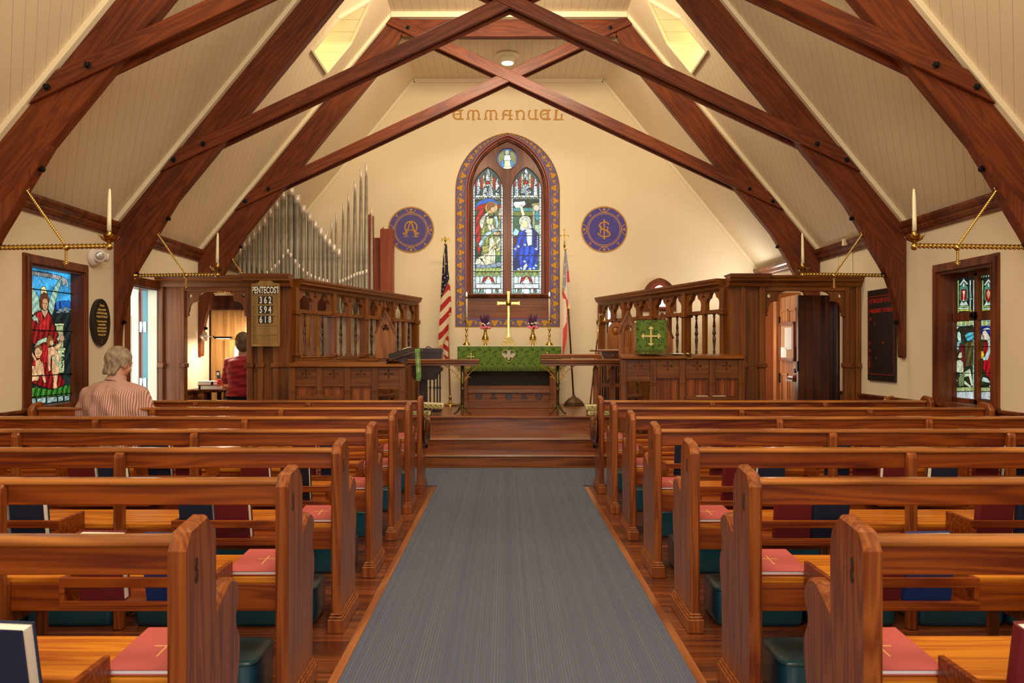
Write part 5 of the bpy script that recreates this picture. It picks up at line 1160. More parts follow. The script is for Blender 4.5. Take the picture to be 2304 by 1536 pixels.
# shelves with papers seen in the desks
def shelf_bit(s, xa, xb, ypx, label, papers=False):
    z = PZ(ypx, 8.63); m = M().box(*sorted((xa, xb)), 8.57, 8.67, z-.035, z); o = m.build('book_ledge', 'oak_flat'); tag(o, label, 'shelf'); origin_to(o, ((xa+xb)/2, 8.62, z-.035)); return z
z1_ = shelf_bit(-1, PX(668, 8.6), PX(772, 8.6), 890, 'low oak ledge fixed on the left choir desk front')
z2_ = shelf_bit(1, PX(1543, 8.6), PX(1657, 8.6), 891, 'low oak ledge fixed on the right choir desk front')
for a, b, lab in ((1567, 1592, 'loose white paper sheet on the right ledge, the left one'), (1604, 1632, 'loose white paper sheet on the right ledge, the right one')):
    o = M().box(PX(a, 8.62), PX(b, 8.62), 8.585, 8.66, z2_+.001, z2_+.004).moved(Matrix.Identity(4)).build('paper_sheet', 'paper'); tag(o, lab, 'paper', 'papers on the desk ledge')
o = M().box(PX(1514, 8.7), PX(1538, 8.7), 8.70, 8.85, PZ(799, 8.68)+.012, PZ(799, 8.68)+.022).build('paper_sheet', 'paper'); tag(o, 'white service sheet lying on the right choir desk top beside the green fall', 'paper')
o = M(); X = PX(1549, 8.65); Z = PZ(800, 8.65); o.lathe([(.02,0),(.035,.008),(.04,.02),(.02,.03)], (X, 8.655, Z+.002), 'z', 14); o.tube([(X+.045*cos(a), 8.625, Z-.012+.02*sin(a)) for a in np.linspace(3.1, 6.3, 8)], .006, 6); o = o.build('desk_ornament', 'dull_brass'); tag(o, 'small dark brass bell-like fitting on the right choir desk edge', 'desk fitting')
# green fall over the reading desk on the right
GREEN_D, GREEN_L = srgb(58,84,10), srgb(104,134,20)
def damask(x0, x1, z0, z1, step_, sc):
    g = Cv(x0, x1, z0, z1, step_, GREEN_D)
    R = random.Random(2); p = .145*sc
    for j in range(-1, int((z1-z0)/(p*.62))+3):
        for i in range(-1, int((x1-x0)/p)+3):
            cx_ = x0+i*p+(p/2 if j % 2 else 0); cy_ = z0+j*p*.62
            for r, c in ((.36,GREEN_L),(.29,GREEN_D),(.26,GREEN_L),(.19,GREEN_D),(.16,GREEN_L),(.09,GREEN_D),(.06,GREEN_L)): g.ell(cx_, cy_, p*r*.9, p*r*.9, c)
            for k in range(5):
                t = k*1.257+j; a, b = cx_+cos(t)*p*.44, cy_+sin(t)*p*.40; g.ell(a, b, p*.10, p*.045, GREEN_L) if k % 2 else g.ell(a, b, p*.05, p*.10, GREEN_L)
            g.line([(cx_+p*.5+cos(t)*p*.12, cy_+sin(t)*p*.16) for t in np.linspace(0, 4.5, 9)], p*.05, GREEN_L)
    return g
Yf = 8.64; xa, xb = PX(1431, Yf), PX(1499, Yf); za, zb = PZ(797, Yf), PZ(720, Yf)
t = thing('reading_stand', 'wooden book stand on the right choir desk, mostly hidden by its green fall', 'book stand', ((xa+xb)/2, Yf+.1, PZ(799,8.68)))
M().prism([(Yf+.02,za+.05),(Yf+.22,za+.02),(Yf+.26,zb-.02),(Yf+.03,zb-.035)], 'yz', xa+.02, xb-.02).build('stand_body', 'dark_oak', t)
t = thing('desk_fall', 'green damask fall with gold cross and fringe on the right book stand', 'cloth', ((xa+xb)/2, Yf, za))
g = damask(xa, xb, za+.045, zb, .0035, .9)
def ffn(x, z): return x, Yf-.012+.004*np.sin((x-xa)*38), z
g.build('cloth', 'damask', ffn, t)
g = damask(xa, xb, 0, .16, .006, .9); g.build('cloth_top', 'damask', lambda x, v: (x, Yf-.012+v, zb+.004-.03*v), t)
def fringe(m, x0, x1, y, z0, z1, n, yf=None):
    for k in range(n):
        x = x0+(x1-x0)*(k+.5)/n; w_ = (x1-x0)/n*.5; dx = random.uniform(-.006, .006); yy = y+random.uniform(-.003,.003)
        m.add([(x-w_,yy,z1),(x+w_,yy,z1),(x+dx+w_*.7,yy-.003,z0+random.uniform(0,.008)),(x+dx-w_*.7,yy-.003,z0)], [(0,1,2,3)])
        m.add([(x-w_,yy+.003,z1),(x+w_,yy+.003,z1),(x+dx+w_*.7,yy,z0)], [(0,1,2)])
m = M(); fringe(m, xa, xb, Yf-.015, za, za+.05, 60); o = m.build('fringe', 'fringe_green', t)
def gold_cross(cx_, cz_, r, y, fl=True):
    m = M()
    for k in range(4):
        a = k*pi/2; c_, s_ = cos(a), sin(a); Rm = lambda p: (cx_+p[0]*c_-p[1]*s_, cz_+p[0]*s_+p[1]*c_)
        P = [(0,-.09*r),(.70*r,-.07*r),(.68*r,-.20*r),(.82*r,-.26*r),(.84*r,-.14*r),(1.0*r,0),(.84*r,.14*r),(.82*r,.26*r),(.68*r,.20*r),(.70*r,.07*r),(0,.09*r)]
        m.prism([Rm(p) for p in P], 'xz', y-.006-.0005*k, y)
    return m
gold_cross((xa+xb)/2-.005, PZ(756,Yf), .105, Yf-.017).build('gold_cross', 'gold_thread', t)
# left lectern stand with open book and marker
Yl = 8.80; t = thing('lectern_stand', 'sloping wooden book stand on the left choir desk end', 'book stand', (PX(906,Yl), Yl, PZ(817,8.68)))
zt = PZ(817, 8.68)
m = M(); xl, xr = PX(873,Yl), PX(948,Yl)
# slope seen from the side: low at left, high at right
q = [(xl,PZ(808,Yl)),(xr,PZ(785,Yl)),(xr,PZ(790,Yl)),(xl,PZ(814,Yl))]
M().prism(q, 'xz', Yl-.14, Yl+.16).build('book_board', 'dark_oak', t, bevel=.003)
M().prism([(PX(893,Yl),PZ(806,Yl)),(PX(930,Yl),PZ(794,Yl)),(PX(916,Yl),PZ(806,Yl)),(PX(913,Yl),PZ(822,Yl)),(PX(905,Yl),PZ(822,Yl)),(PX(900,Yl),zt+.012),(PX(893,Yl),zt+.012)], 'xz', Yl-.05, Yl+.07).build('bracket_stem', 'dark_oak', t, bevel=.004)
M().prism([(xl-.01,PZ(815,Yl)),(xl+.02,PZ(806,Yl)),(xl+.03,PZ(808,Yl)),(xl,PZ(818,Yl))], 'xz', Yl-.14, Yl+.16).build('book_lip', 'oak', t)
t = thing('lectern_book', 'thick black book lying on the sloping left stand', 'book', (PX(900,Yl), Yl, PZ(808,Yl)))
def slab(x0, y0p, x1, y1p, lo, hi, ya, yb): 
    return M().prism([(PX(x0,Yl),PZ(y0p,Yl)+lo),(PX(x1,Yl),PZ(y1p,Yl)+lo),(PX(x1,Yl),PZ(y1p,Yl)+hi),(PX(x0,Yl),PZ(y0p,Yl)+hi)], 'xz', ya, yb)
slab(875, 807.5, 921, 793.5, .002, .008, Yl-.12, Yl+.12).build('cover', 'black_cloth', t); slab(877, 806, 920, 793.5, .008, .042, Yl-.115, Yl+.115).build('pages', mat('black_gilt', (.05,.035,.015), .3, .6), t); slab(875, 807.5, 921, 793.5, .042, .048, Yl-.12, Yl+.12).build('cover', 'black_cloth', t, bevel=.001)
slab(908, 796.5, 925, 791.5, .048, .056, Yl-.10, Yl+.05).build('page_curl', 'page_edge', t)
t = thing('book_marker', 'pale green fringed marker cloth hanging from the left book stand', 'cloth', (PX(944,Yl), Yl-.15, PZ(820,Yl)))
g = Cv(PX(937,Yl), PX(948,Yl), PZ(846,Yl), PZ(784,Yl), .003, srgb(112,156,84)); xm = PX(942.5,Yl)
for z_, w_ in ((PZ(800,Yl),.004),(PZ(815,Yl),.010),(PZ(830,Yl),.004)): g.line([(xm,z_-.03),(xm,z_+.03)], .004, srgb(220,190,140)); g.line([(xm-w_,z_),(xm+w_,z_)], .005, srgb(220,190,140))
g.build('cloth', painted('linen_marker', .8), lambda x, z: (x+(PZ(784,Yl)-z)*.06, Yl-.16+.004*np.sin(z*60), z), t)
m = M(); fringe(m, PX(939.5,Yl), PX(950.5,Yl), Yl-.16, PZ(856,Yl), PZ(846,Yl), 12); m.build('fringe', mat('pale_green', srgb(110,150,80), .8), t)
# ============================================================ CHANCEL CHAIRS
def gothic_chair(label, x0, x1, ytop, ysh, ybot, D, finial=True, zfloor=None, group='gabled chancel chairs'):
    xc = (PX(x0,D)+PX(x1,D))/2; hw = (PX(x1,D)-PX(x0,D))/2; zt, zs, zb = PZ(ytop,D), PZ(ysh,D), PZ(ybot,D); zf = H2 if D < 10.08 else H3
    t = thing('gabled_chair', label, 'chair', (xc, D, zf), 0, group)
    R_ = [(-.22,0),(.22,0),(.22,.34)]+[(.10,.36),(.10,.0)]
    op = [(xc-hw*.55, zb+.20*(zt-zb)), (xc-hw*.55, zs-.02)]+[(xc-hw*.42, zs+.06),(xc-hw*.18,zs+.075),(xc-hw*.16,zs+.14),(xc, zs+.20),(xc+hw*.16,zs+.14),(xc+hw*.18,zs+.075),(xc+hw*.42,zs+.06)]+[(xc+hw*.55, zs-.02),(xc+hw*.55, zb+.20*(zt-zb))]
    outer = [(xc-hw,zb),(xc+hw,zb),(xc+hw,zs),(xc,zt),(xc-hw,zs)]
    holes(outer, [op], .045, .003).moved(FACE(0, D, 0)).build('back_frame', 'chair_oak2', t)
    pier = trefoil(xc, zs+.04, .042)
    holes([(xc-hw*.6,zb+.18*(zt-zb)),(xc+hw*.6,zb+.18*(zt-zb)),(xc+hw*.6,zs+.08),(xc,zt-.06),(xc-hw*.6,zs+.08)], [pier], .016).moved(FACE(0, D+.01, 0)).build('back_panel', 'chair_oak2', t)
    m = M()
    for s_ in (-1, 1): m.bar((xc+s_*(hw+.006), D, zs-.02), (xc, D, zt+.012), .075, .022, up=(0,0,1))
    m.build('gable_rail', 'oak', t, bevel=.003)
    if finial: 
        m = M().lathe([(.016,0),(.020,.012),(.008,.03),(.014,.04),(.022,.06),(.022,.075),(.010,.10),(.006,.125),(.004,.13)], (xc, D, zt-.005), 'z', 12); m.build('finial', 'oak', t)
    m = M().box(xc-hw, xc+hw, D-.42, D+.02, zf+.40, zf+.44); m.build('seat', 'oak_flat', t, bevel=.005)
    for sx in (-1, 1):
        for yy in (D-.39, D):
            M().box(xc+sx*(hw-.025)-.022, xc+sx*(hw-.025)+.022, yy-.022, yy+.022, zf, zf+(.66 if yy < D-.1 else .5)).build('leg', 'oak', t, bevel=.003)
        M().box(xc+sx*(hw-.025)-.028, xc+sx*(hw-.025)+.028, D-.42, D+.0, zf+.64, zf+.675).build('arm', 'oak', t, bevel=.004)
    M().box(xc-hw+.03, xc+hw-.03, D-.01, D+.01, zf+.44, zb+.03).build('lower_back', 'oak', t)
    return t
wood('chair_oak2', (.18,.048,.007), (.38,.135,.022), 'z', rings=4, rough=.3, coat=.3, across=9, along=.9)
gothic_chair('gabled oak chair with turned finial left of the steps, behind the left desk', 846, 888, 703, 745, 806, 9.80)
gothic_chair('gabled oak chair directly left of the green fall, behind the right desk', 1393, 1434, 703, 746, 800, 9.80)
gothic_chair('gabled oak chair mostly hidden behind the green fall, its right gable edge showing', 1465, 1513, 706, 758, 800, 9.90, False)
# round-backed chair near the right wall
D = 11.36; xc = PX(1386, D); t = thing('round_back_chair', 'small oak chair with a round carved disc in its back, right of the altar rail', 'chair', (xc, D, H3))
q = [(xc-.11, H3+.42),(xc-.13, PZ(770,D)),(xc-.12,PZ(752,D))]+arc(xc, PZ(742,D), .105, 190, -10, 16)+[(xc+.12,PZ(752,D)),(xc+.13, PZ(770,D)),(xc+.11,H3+.42)]
holes(q, [circle(xc, PZ(744,D), .062, 20)], .035, .003).moved(FACE(0, D, 0)).build('back', 'chair_oak2', t)
M().lathe([(.064,0),(.064,.012),(.05,.016),(.04,.008),(.01,.012)], (xc, D-.012, PZ(744,D)), 'y', 20).build('back_disc', 'chair_oak2', t)
M().lathe([(.012,0),(.02,.02),(.008,.04),(.024,.055),(.008,.08),(.012,.10),(.003,.12)], (xc, D, PZ(744,D)+.10), 'z', 10).build('finial', 'dark_oak', t)
M().box(xc-.13, xc+.13, D-.22, D+.02, H3+.40, H3+.44).build('seat', 'oak_flat', t)
for sx in (-.10, .10):
    for yy in (D-.19, D): M().box(xc+sx-.02, xc+sx+.02, yy-.02, yy+.02, H3, H3+.41).build('leg', 'oak', t)
# prie-dieu / small kneeling bench right of the rail and its twin on the left
def open_bench(label, xp, D, zf, flip=1):
    xs = [PX(a, D) for a in xp]; x0, x1 = xs[0], xs[-1]; t = thing('armed_bench', label, 'bench', ((x0+x1)/2, D, zf), 0, 'open-armed oak benches in the chancel')
    ztop = PZ(822, D)
    for x in xs:
        m = M(); m.box(x-.028, x+.028, D-.028, D+.028, zf, ztop-.03); m.prism([(x-.028, ztop-.03),(x+.028, ztop-.03),(x+.018, ztop-.004),(x, ztop),(x-.018, ztop-.004)], 'xz', D-.028, D+.028); m.build('post', 'oak', t, bevel=.004)
    for yp in (862, ):
        M().box(x0, x1, D-.02, D+.02, PZ(yp+8,D), PZ(yp,D)).build('rail', 'oak_flat', t)
    M().box(x0, x1, D-.01, D+.33, PZ(868,D)-.01, PZ(866,D)).build('seat', 'oak_flat', t)
    M().box(x0-.0, x0+.03, D+.02, D+.34, PZ(866,D), ztop-.04).build('arm_panel', 'oak', t)
    return t
open_bench('oak bench with round-topped posts right of the altar, beside the bell pole', (1340, 1378, 1402), 10.47, H3)
open_bench('oak bench with posts seen behind the left desk end', (906, 921), 10.2, H3)
# small table with drawers at right
D = 10.99; x0, x1 = PX(1329,D), PX(1396,D); z = PZ(787,D); t = thing('credence_table', 'small dark table with white cloth edge and drawers, right of the altar', 'table', ((x0+x1)/2, D, H3))
M().box(x0, x1, D-.14, D+.14, z-.022, z).build('table_top', 'oak_flat', t, bevel=.004); M().box(x0+.02, x1-.02, D-.12, D+.12, z, z+.006).build('table_linen', 'white_linen', t)
M().prism([(x0+.13,z-.022),(x1,z-.022),(x1,z-.125),(x0+.17,z-.125),(x0+.14,z-.07)], 'xz', D-.12, D+.13).build('drawer_case', 'dark_oak', t)
for a in (1366, 1376): M().ball((PX(a,D), D-.128, z-.075), .010, 8).build('drawer_knob', 'dull_brass', t)
for a in (x0+.18, x1-.03):
    for yy in (D-.1, D+.14): M().box(a-.02, a+.02, yy-.02, yy+.02, H3, z-.12).build('leg', 'dark_oak', t)
# candle snuffer pole leaning on the table
t = thing('candle_snuffer', 'long brass and wood candle snuffer leaning against the small right table', 'snuffer', (PX(1326,10.62), 10.62, H3))
pa, pb = Vector((PX(1326,10.6), 10.6, H3)), Vector((PX(1349,10.82), 10.82, PZ(714,10.82)))
pm_ = pa.lerp(pb, .62)
M().tube([pa, pm_], .010, 10).build('wooden_pole', 'chair_oak2', t); M().tube([pm_, pb], .008, 10).build('brass_pole', 'brass', t)
b_ = pb; m = M().tube([b_, b_+Vector((.012,0,.03)), b_+Vector((.035,0,.045)), b_+Vector((.06,0,.03)), b_+Vector((.07,0,.0))], .005, 8); m.lathe([(.006,.0),(.012,-.01),(.016,-.03),(.028,-.05),(.03,-.052)], tuple(b_+Vector((.07,0,.005))), 'z', 14); m.build('snuffer_bell', 'brass', t)
M().tube([b_, b_+Vector((-.004,0,.05))], .004, 6).build('wick_tube', 'white_plastic', t)
# dark carved stand on the left
D = 10.9; x0, x1 = PX(914,D), PX(997,D); t = thing('carved_stand', 'almost black carved lectern table with open legs, left of the altar', 'table', ((x0+x1)/2, D, H3))
z = PZ(783,D)
M().prism([(x0,z-.02),(x0+.02,z),(x1-.02,z),(x1,z-.02),(x1-.012,z-.055),(x1-.02,z-.14),(x0+.02,z-.14),(x0+.012,z-.055)], 'xz', D-.17, D+.17).build('box_top', 'dark_carved', t, bevel=.006)
m = M(); m.box(x0+.015, x1-.015, D-.18, D-.16, z-.145, z-.12); m.box(x0+.015, x1-.015, D-.18, D-.165, z-.06, z-.05); m.build('carved_moulding', 'dark_carved', t)
xc = PX(964,D); m = M(); z -= .012; m.tube([(xc+.034*cos(a), D, z+.0+.034*sin(a)) for a in np.linspace(0, pi, 12)], .005, 8); 
for k in range(5): m.tube([(xc, D, z), (xc+.034*cos(k*pi/4), D, z+.034*sin(k*pi/4))], .0035, 6)
m.build('wheel_ornament', 'dark_carved', t); z += .012
q = [(x0+.03,z-.30),(x1-.03,z-.30)]; za_ = PZ(826,D)
m = M(); m.prism([(x0+.04,za_),(x1-.0,za_),(x1-.01,za_-.05),(x1-.05,za_-.07),(x1-.10,za_-.16),(x0+.12,za_-.16),(x0+.06,za_-.07)], 'xz', D-.12, D+.12); m.build('carved_apron', 'dark_carved', t, bevel=.004)
M().box(x0+.03, x1-.03, D-.10, D+.10, za_, z-.13).build('neck', 'dark_carved', t)
for a in (955, 968, 977, 984, 990):
    m = M(); x_ = PX(a,D)-.0; m.box(x_-.009, x_+.009, D-.03, D+.03, H3+.02, za_-.03); m.box(x_-.016, x_+.016, D-.04, D+.04, PZ(874,D), PZ(870,D)); m.build('leg', 'dark_carved', t)
M().box(PX(944,D), PX(962,D), D-.05, D+.05, H3, za_-.02).build('centre_post', 'dark_carved', t)
M().box(x0+.15, x1-.02, D-.14, D+.14, H3, H3+.03).build('foot', 'dark_carved', t)
# ============================================================ COMMUNION RAIL
D = 10.35
def rail_run(label, x0, x1, posts, second=None):
    t = thing('communion_rail', label, 'rail', ((x0+x1)/2, D, H3)); z = PZ(807.5, D)
    pr = [(D-.07,z-.055),(D-.078,z-.04),(D-.066,z-.032),(D-.082,z-.018),(D-.07,z-.004),(D-.05,z),(D+.05,z),(D+.07,z-.01),(D+.07,z-.055)]
    M().prism(pr, 'yz', x0, x1).build('rail_cap', 'step_wood', t, bevel=.003)
    M().box(x0+.04, x1-.03, D-.05, D+.05, z-.082, z-.055).build('rail_soffit', 'step_wood', t)
    if second: 
        a, b = second; pr2 = [(y+.16, zz+.062) for y, zz in pr]; M().prism(pr2, 'yz', a, b).build('folded_gate_rail', 'step_wood', t, bevel=.003)
        M().box((a+b)/2-.01, (a+b)/2+.03, D+.05, D+.18, z-.03, z+.01).build('gate_hinge', 'dull_brass', t)
    for xp in posts:
        p = thing('rail_post', '', ''); del p['label']; del p['category']; p.parent = t; p.location = (xp-t.location[0], 0, 0)
        zt_ = z-.08
        m = M(); m.lathe([(.020,H3+.10),(.018,H3+.16),(.018,H3+.30),(.024,H3+.305),(.024,H3+.315),(.018,H3+.32),(.018,zt_-.24),(.025,zt_-.235),(.025,zt_-.215),(.020,zt_-.21),(.019,zt_)], (xp, D, 0), 'z', 14); m.build('shaft', 'bronze_green', p)
        for k in range(4):
            a = k*pi/2+pi/4*0; dx, dy = cos(a), sin(a)*.8
            m = M(); m.tube([(xp, D, H3+.13), (xp+dx*.03, D+dy*.03, H3+.085), (xp+dx*.075, D+dy*.075, H3+.02), (xp+dx*.105, D+dy*.105, H3+.010)], [.013,.012,.009,.008], 8); m.build('foot', 'bronze_green', p)
        for sx in (-1, 1):
            m = M(); zb_ = zt_-.215
            m.tube([(xp+sx*.015, D, zb_), (xp+sx*.045, D, zb_+.06), (xp+sx*.10, D, zb_+.13), (xp+sx*.175, D, zb_+.19), (xp+sx*.215, D, zt_)], .0055, 7)
            m.tube([(xp+sx*.02, D, zb_+.02), (xp+sx*.075, D, zb_+.075), (xp+sx*.105, D, zb_+.065)], .0045, 6); m.tube([(xp+sx*.075, D, zb_+.075), (xp+sx*.03, D, zb_+.14), (xp+sx*.06, D, zb_+.19)], .0045, 6)
            m.tube([(xp+sx*.06+.018*cos(a), D, zb_+.155+.022*sin(a)) for a in np.linspace(0, 6.28, 9)], .004, 6)
            m.prism([(xp+sx*.02, zt_),(xp+sx*.115, zt_),(xp+sx*.09, zt_-.03),(xp+sx*.05, zt_-.045)] if sx > 0 else [(xp+sx*.115, zt_),(xp+sx*.02, zt_),(xp+sx*.05, zt_-.045),(xp+sx*.09, zt_-.03)], 'xz', D+.008, D+.012)
            m.build('scroll_bracket', 'gold_paint', p)
    return t
rail_run('communion rail left of the altar gap on thin bronze posts', -1.84, PX(1079, D), (PX(858,D), PX(1040.5,D)))
rail_run('communion rail right of the altar gap with a second folded rail lying above it', PX(1217, D), 1.84, (PX(1255,D), PX(1437,D)), (PX(1216,D+.16), PX(1353,D+.16)))
# needlepoint kneeling cushions on the platform edge
def cushion(label, x0, x1, D, zlow, rot=0, rz=0, grp='needlepoint cushions at the rail'):
    L_ = x1-x0; W2 = .24; H_ = .062; t = thing('rail_cushion', label, 'cushion', ((x0+x1)/2, D, zlow), rz, grp)
    m = M(); n = 8; prof = [(-W2/2+.015,0),(W2/2-.015,0),(W2/2,.012),(W2/2,H_-.02),(W2/2-.02,H_),(-W2/2+.02,H_),(-W2/2,H_-.02),(-W2/2,.012)]
    Rm = Matrix.Translation(((x0+x1)/2, D, zlow)) @ Matrix.Rotation(rz, 4, 'Z') @ Matrix.Rotation(rot, 4, 'Y')
    m = M(); m.prism(prof, 'yz', -L_/2, L_/2); m.moved(Rm); m.build('cushion_body', mat('cushion_cream', srgb(215,205,165), .9, bump=.4, bscale=200), t, bevel=.012, segs=3)
    g = Cv(-L_/2+.015, L_/2-.015, .006, H_-.008, .0025, srgb(196,182,120)); xx = -L_/2+.06
    while xx < L_/2-.04:
        g.line([(xx+.028*cos(a), H_/2+.016*sin(a)) for a in np.linspace(-2.4, 1.6, 9)], .005, srgb(96,98,34)); g.ell(xx+.02, H_/2+.008, .010, .006, srgb(70,86,30)); g.ell(xx-.018, H_/2-.008, .009, .006, srgb(90,100,40)); xx += .062
    def f(x, z):
        P = np.stack([x, np.full(x.shape, -W2/2-.0015), z, np.ones(x.shape)]); Q = np.array(Rm) @ P; return Q[0], Q[1], Q[2]
    g.build('needlepoint_band', 'needlepoint', f, t); return t
D = 10.12+.14
cushion('needlepoint cushion lying lowest of the left stack by the front pew', -1.45, PX(971,D), D, H3+.001)
cushion('needlepoint cushion on top of the left stack, its end jutting over the step', -1.22, PX(999,D), D-.01, H3+.062+.03, .045, 0)
cushion('needlepoint cushion lying lowest of the right stack by the front pew', PX(1321,D), 1.5, D, H3+.001)
cushion('needlepoint cushion on top of the right stack', PX(1316,D), 1.42, D+.004, H3+.066)
# ============================================================ ALTAR
D = 11.40; x0, x1 = PX(1030,D)-.005, PX(1262,D)+.005; zt = PZ(777.5,D); t = thing('altar', 'wooden altar with carved roundels in its base, under the green cloth', 'altar', ((x0+x1)/2, D, H3))
xi0, xi1 = PX(1036,D), PX(1257,D)
M().box(x0+.01, x1-.01, D, D+.55, zt-.05, zt-.012).build('altar_top', 'oak_flat', t, bevel=.004)
for a, b in ((1036,1053),(1237,1257)):
    m = M().box(PX(a,D), PX(b,D), D+.03, D+.52, H3, zt-.05); m.box(PX(a,D)-.006, PX(b,D)+.006, D+.022, D+.12, H3, H3+.08); m.box(PX(a,D)-.004, PX(b,D)+.004, D+.025, D+.1, PZ(902,D)+.03, PZ(902,D)+.045); m.build('corner_post', 'oak', t, bevel=.005)
M().box(PX(1050,D), PX(1240,D), D+.16, D+.18, PZ(870,D), zt-.05).build('front_screen', 'dark_screen', t)
m = M().box(PX(1050,D), PX(1240,D), D+.05, D+.20, PZ(877,D), PZ(868,D)); m.prism([(D+.04,PZ(884,D)),(D+.05,PZ(876,D)),(D+.2,PZ(876,D)),(D+.2,PZ(884,D))], 'yz', PX(1048,D), PX(1242,D)); m.build('middle_rail', 'oak_flat', t, bevel=.004)
z0_, z1_ = PZ(906,D), PZ(880,D); hs = []
for a in (1077, 1145, 1213): hs.append(circle(PX(a,D), (z0_+z1_)/2, .050, 20))
for a in (1110, 1179):
    hs.append(trefoil(PX(a,D), (z0_+z1_)/2-.004, .050))
holes(rect(PX(1050,D), PX(1240,D), z0_-.01, z1_+.01), hs, .03, .003).moved(FACE(0, D+.09, 0)).build('roundel_panel', 'oak_flat', t)
M().box(PX(1050,D), PX(1240,D), D+.13, D+.14, z0_, z1_).build('roundel_back', 'dark_oak', t)
M().box(PX(1036,D), PX(1257,D), D+.03, D+.52, H3, PZ(907,D)).build('altar_plinth', 'oak_flat', t, bevel=.006)
# cloth
t = thing('altar_cloth', 'green damask altar cloth with fringe, small gold crosses and a dove emblem', 'cloth', ((x0+x1)/2, D, PZ(826,D)))
zc = PZ(826, D-.02)
g = damask(x0, x1, zc, zt-.006, .0042, 1.0); g.build('front_drop', 'damask', lambda x, z: (x, D-.018+.005*np.sin(x*22)*np.clip((zt-z)/.3,0,1), z), t)
for xs_, sg in ((x0, -1), (x1, 1)):
    g = damask(D-.018, D+.56, zc, zt-.006, .008, 1.0); g.build('side_drop', 'damask', (lambda xx: lambda y, z: (np.full(y.shape, xx), y, z))(xs_), t)
m = M(); fringe(m, x0, x1, D-.022, PZ(835,D), zc+.004, 170); m.build('fringe', 'fringe_green', t)
for a, b in ((1060,802),(1231,799)): gold_cross(PX(a,D), PZ(b,D), .05, D-.024).build('gold_cross', 'gold_thread', t)
xc, zc2 = PX(1144.5,D), PZ(800,D); m = M()
m.prism([(xc-.012,zc2-.05),(xc-.028,zc2-.002),(xc-.028,zc2+.012),(xc-.018,zc2+.055),(xc-.026,zc2+.072),(xc+.026,zc2+.072),(xc+.018,zc2+.055),(xc+.028,zc2+.012),(xc+.028,zc2-.002),(xc+.012,zc2-.05),(xc,zc2-.06)], 'xz', D-.030, D-.022)
for s_ in (-1, 1): m.prism([(xc+s_*.02,zc2+.01),(xc+s_*.05,zc2+.03),(xc+s_*.095,zc2+.045),(xc+s_*.088,zc2+.01),(xc+s_*.06,zc2-.03),(xc+s_*.022,zc2-.02)][::s_], 'xz', D-.029, D-.022)
m.build('dove_emblem', 'dove_grey', t)
m = M(); 
for a, b, r in ((-.040,.030,.048),(.040,.030,.048),(0,-.040,.046)): m.tube([(xc+a+r*cos(q), D-.027, zc2+b+r*sin(q)) for q in np.linspace(0, 2*pi, 22)], .003, 6)
m.build('gold_rings', 'gold_thread', t)
o = M().box(x0-.004, x1+.004, D-.02, D+.55, zt-.008, zt+.001).build('altar_linen', 'white_linen'); tag(o, 'thin white linen laid on top of the green altar cloth', 'cloth'); origin_to(o, ((x0+x1)/2, D, zt-.008))
TZ = zt+.0015
# cross
Dc = 11.62; xc = PX(1144,Dc); t = thing('altar_cross', 'brass cross on three steps in the middle of the altar', 'cross', (xc, Dc, TZ))
for k, (w_, a, b, mt) in enumerate(((.098,773,767,'dull_brass'),(.076,767,760.5,'dull_brass'),(.052,760.5,754,'dull_brass'))):
    M().box(xc-w_, xc+w_, Dc-w_*.7, Dc+w_*.7, TZ+k*.040, TZ+(k+1)*.040+.0005).build('cross_step', mt, t, bevel=.003)
zb_ = TZ+.12; ztop = PZ(655,Dc); zx = PZ(682,Dc)
m = M()
m.prism([(xc-.022,zb_),(xc-.016,zb_+.05),(xc-.016,ztop-.05),(xc-.026,ztop),(xc+.026,ztop),(xc+.016,ztop-.05),(xc+.016,zb_+.05),(xc+.022,zb_)], 'xz', Dc-.010, Dc+.010)
m.prism([(xc-.16,zx-.030),(xc-.12,zx-.019),(xc+.12,zx-.019),(xc+.16,zx-.030),(xc+.16,zx+.030),(xc+.12,zx+.019),(xc-.12,zx+.019),(xc-.16,zx+.030)], 'xz', Dc-.012, Dc+.012); m.build('cross_arms', 'brass', t, bevel=.004)
M().lathe([(.036,-.0),(.040,-.004),(.036,-.010),(.026,-.010),(.022,-.014),(.005,-.018)], (xc, Dc-.012, zx), 'y', 20).build('cross_boss', 'brass', t)
# candlesticks
def candlestick(xp, label):
    Dk = 11.60; x = PX(xp,Dk); t = thing('altar_candlestick', label, 'candlestick', (x, Dk, TZ), 0, 'lit candlesticks on the altar')
    M().lathe([(.056,0),(.056,.010),(.046,.018),(.046,.026),(.030,.042),(.018,.055),(.013,.075),(.018,.088),(.011,.10),(.011,.115),(.017,.13),(.022,.145),(.012,.158),(.010,.18),(.010,.20),(.018,.215),(.026,.225),(.014,.238),(.011,.26),(.011,.28),(.016,.292),(.011,.305),(.018,.32),(.030,.335),(.040,.350),(.040,.356),(.016,.356),(.014,.385),(.010,.385)], (x, Dk, TZ), 'z', 22).build('stick', 'brass', t)
    zt_ = PZ(666,Dk)
    c_ = thing('candle', '', ''); bpy.data.objects.remove(c_)
    cd = M().lathe([(.0140,TZ+.36),(.0135,zt_-.03),(.012,zt_)], (x, Dk, 0), 'z', 14).build('candle', 'candle_wax', t)
    M().lathe([(.0155,zt_-.035),(.0155,zt_-.002),(.012,zt_+.002)], (x, Dk, 0), 'z', 14).build('candle_follower', 'brass', t)
    M().lathe([(.002,zt_+.004),(.008,zt_+.016),(.0095,zt_+.026),(.006,zt_+.042),(.001,zt_+.058)], (x, Dk, 0), 'z', 12).build('flame', 'flame', t)
    return t
candlestick(1050, 'brass candlestick with a lit white candle on the left end of the altar')
candlestick(1236, 'brass candlestick with a lit white candle on the right end of the altar')
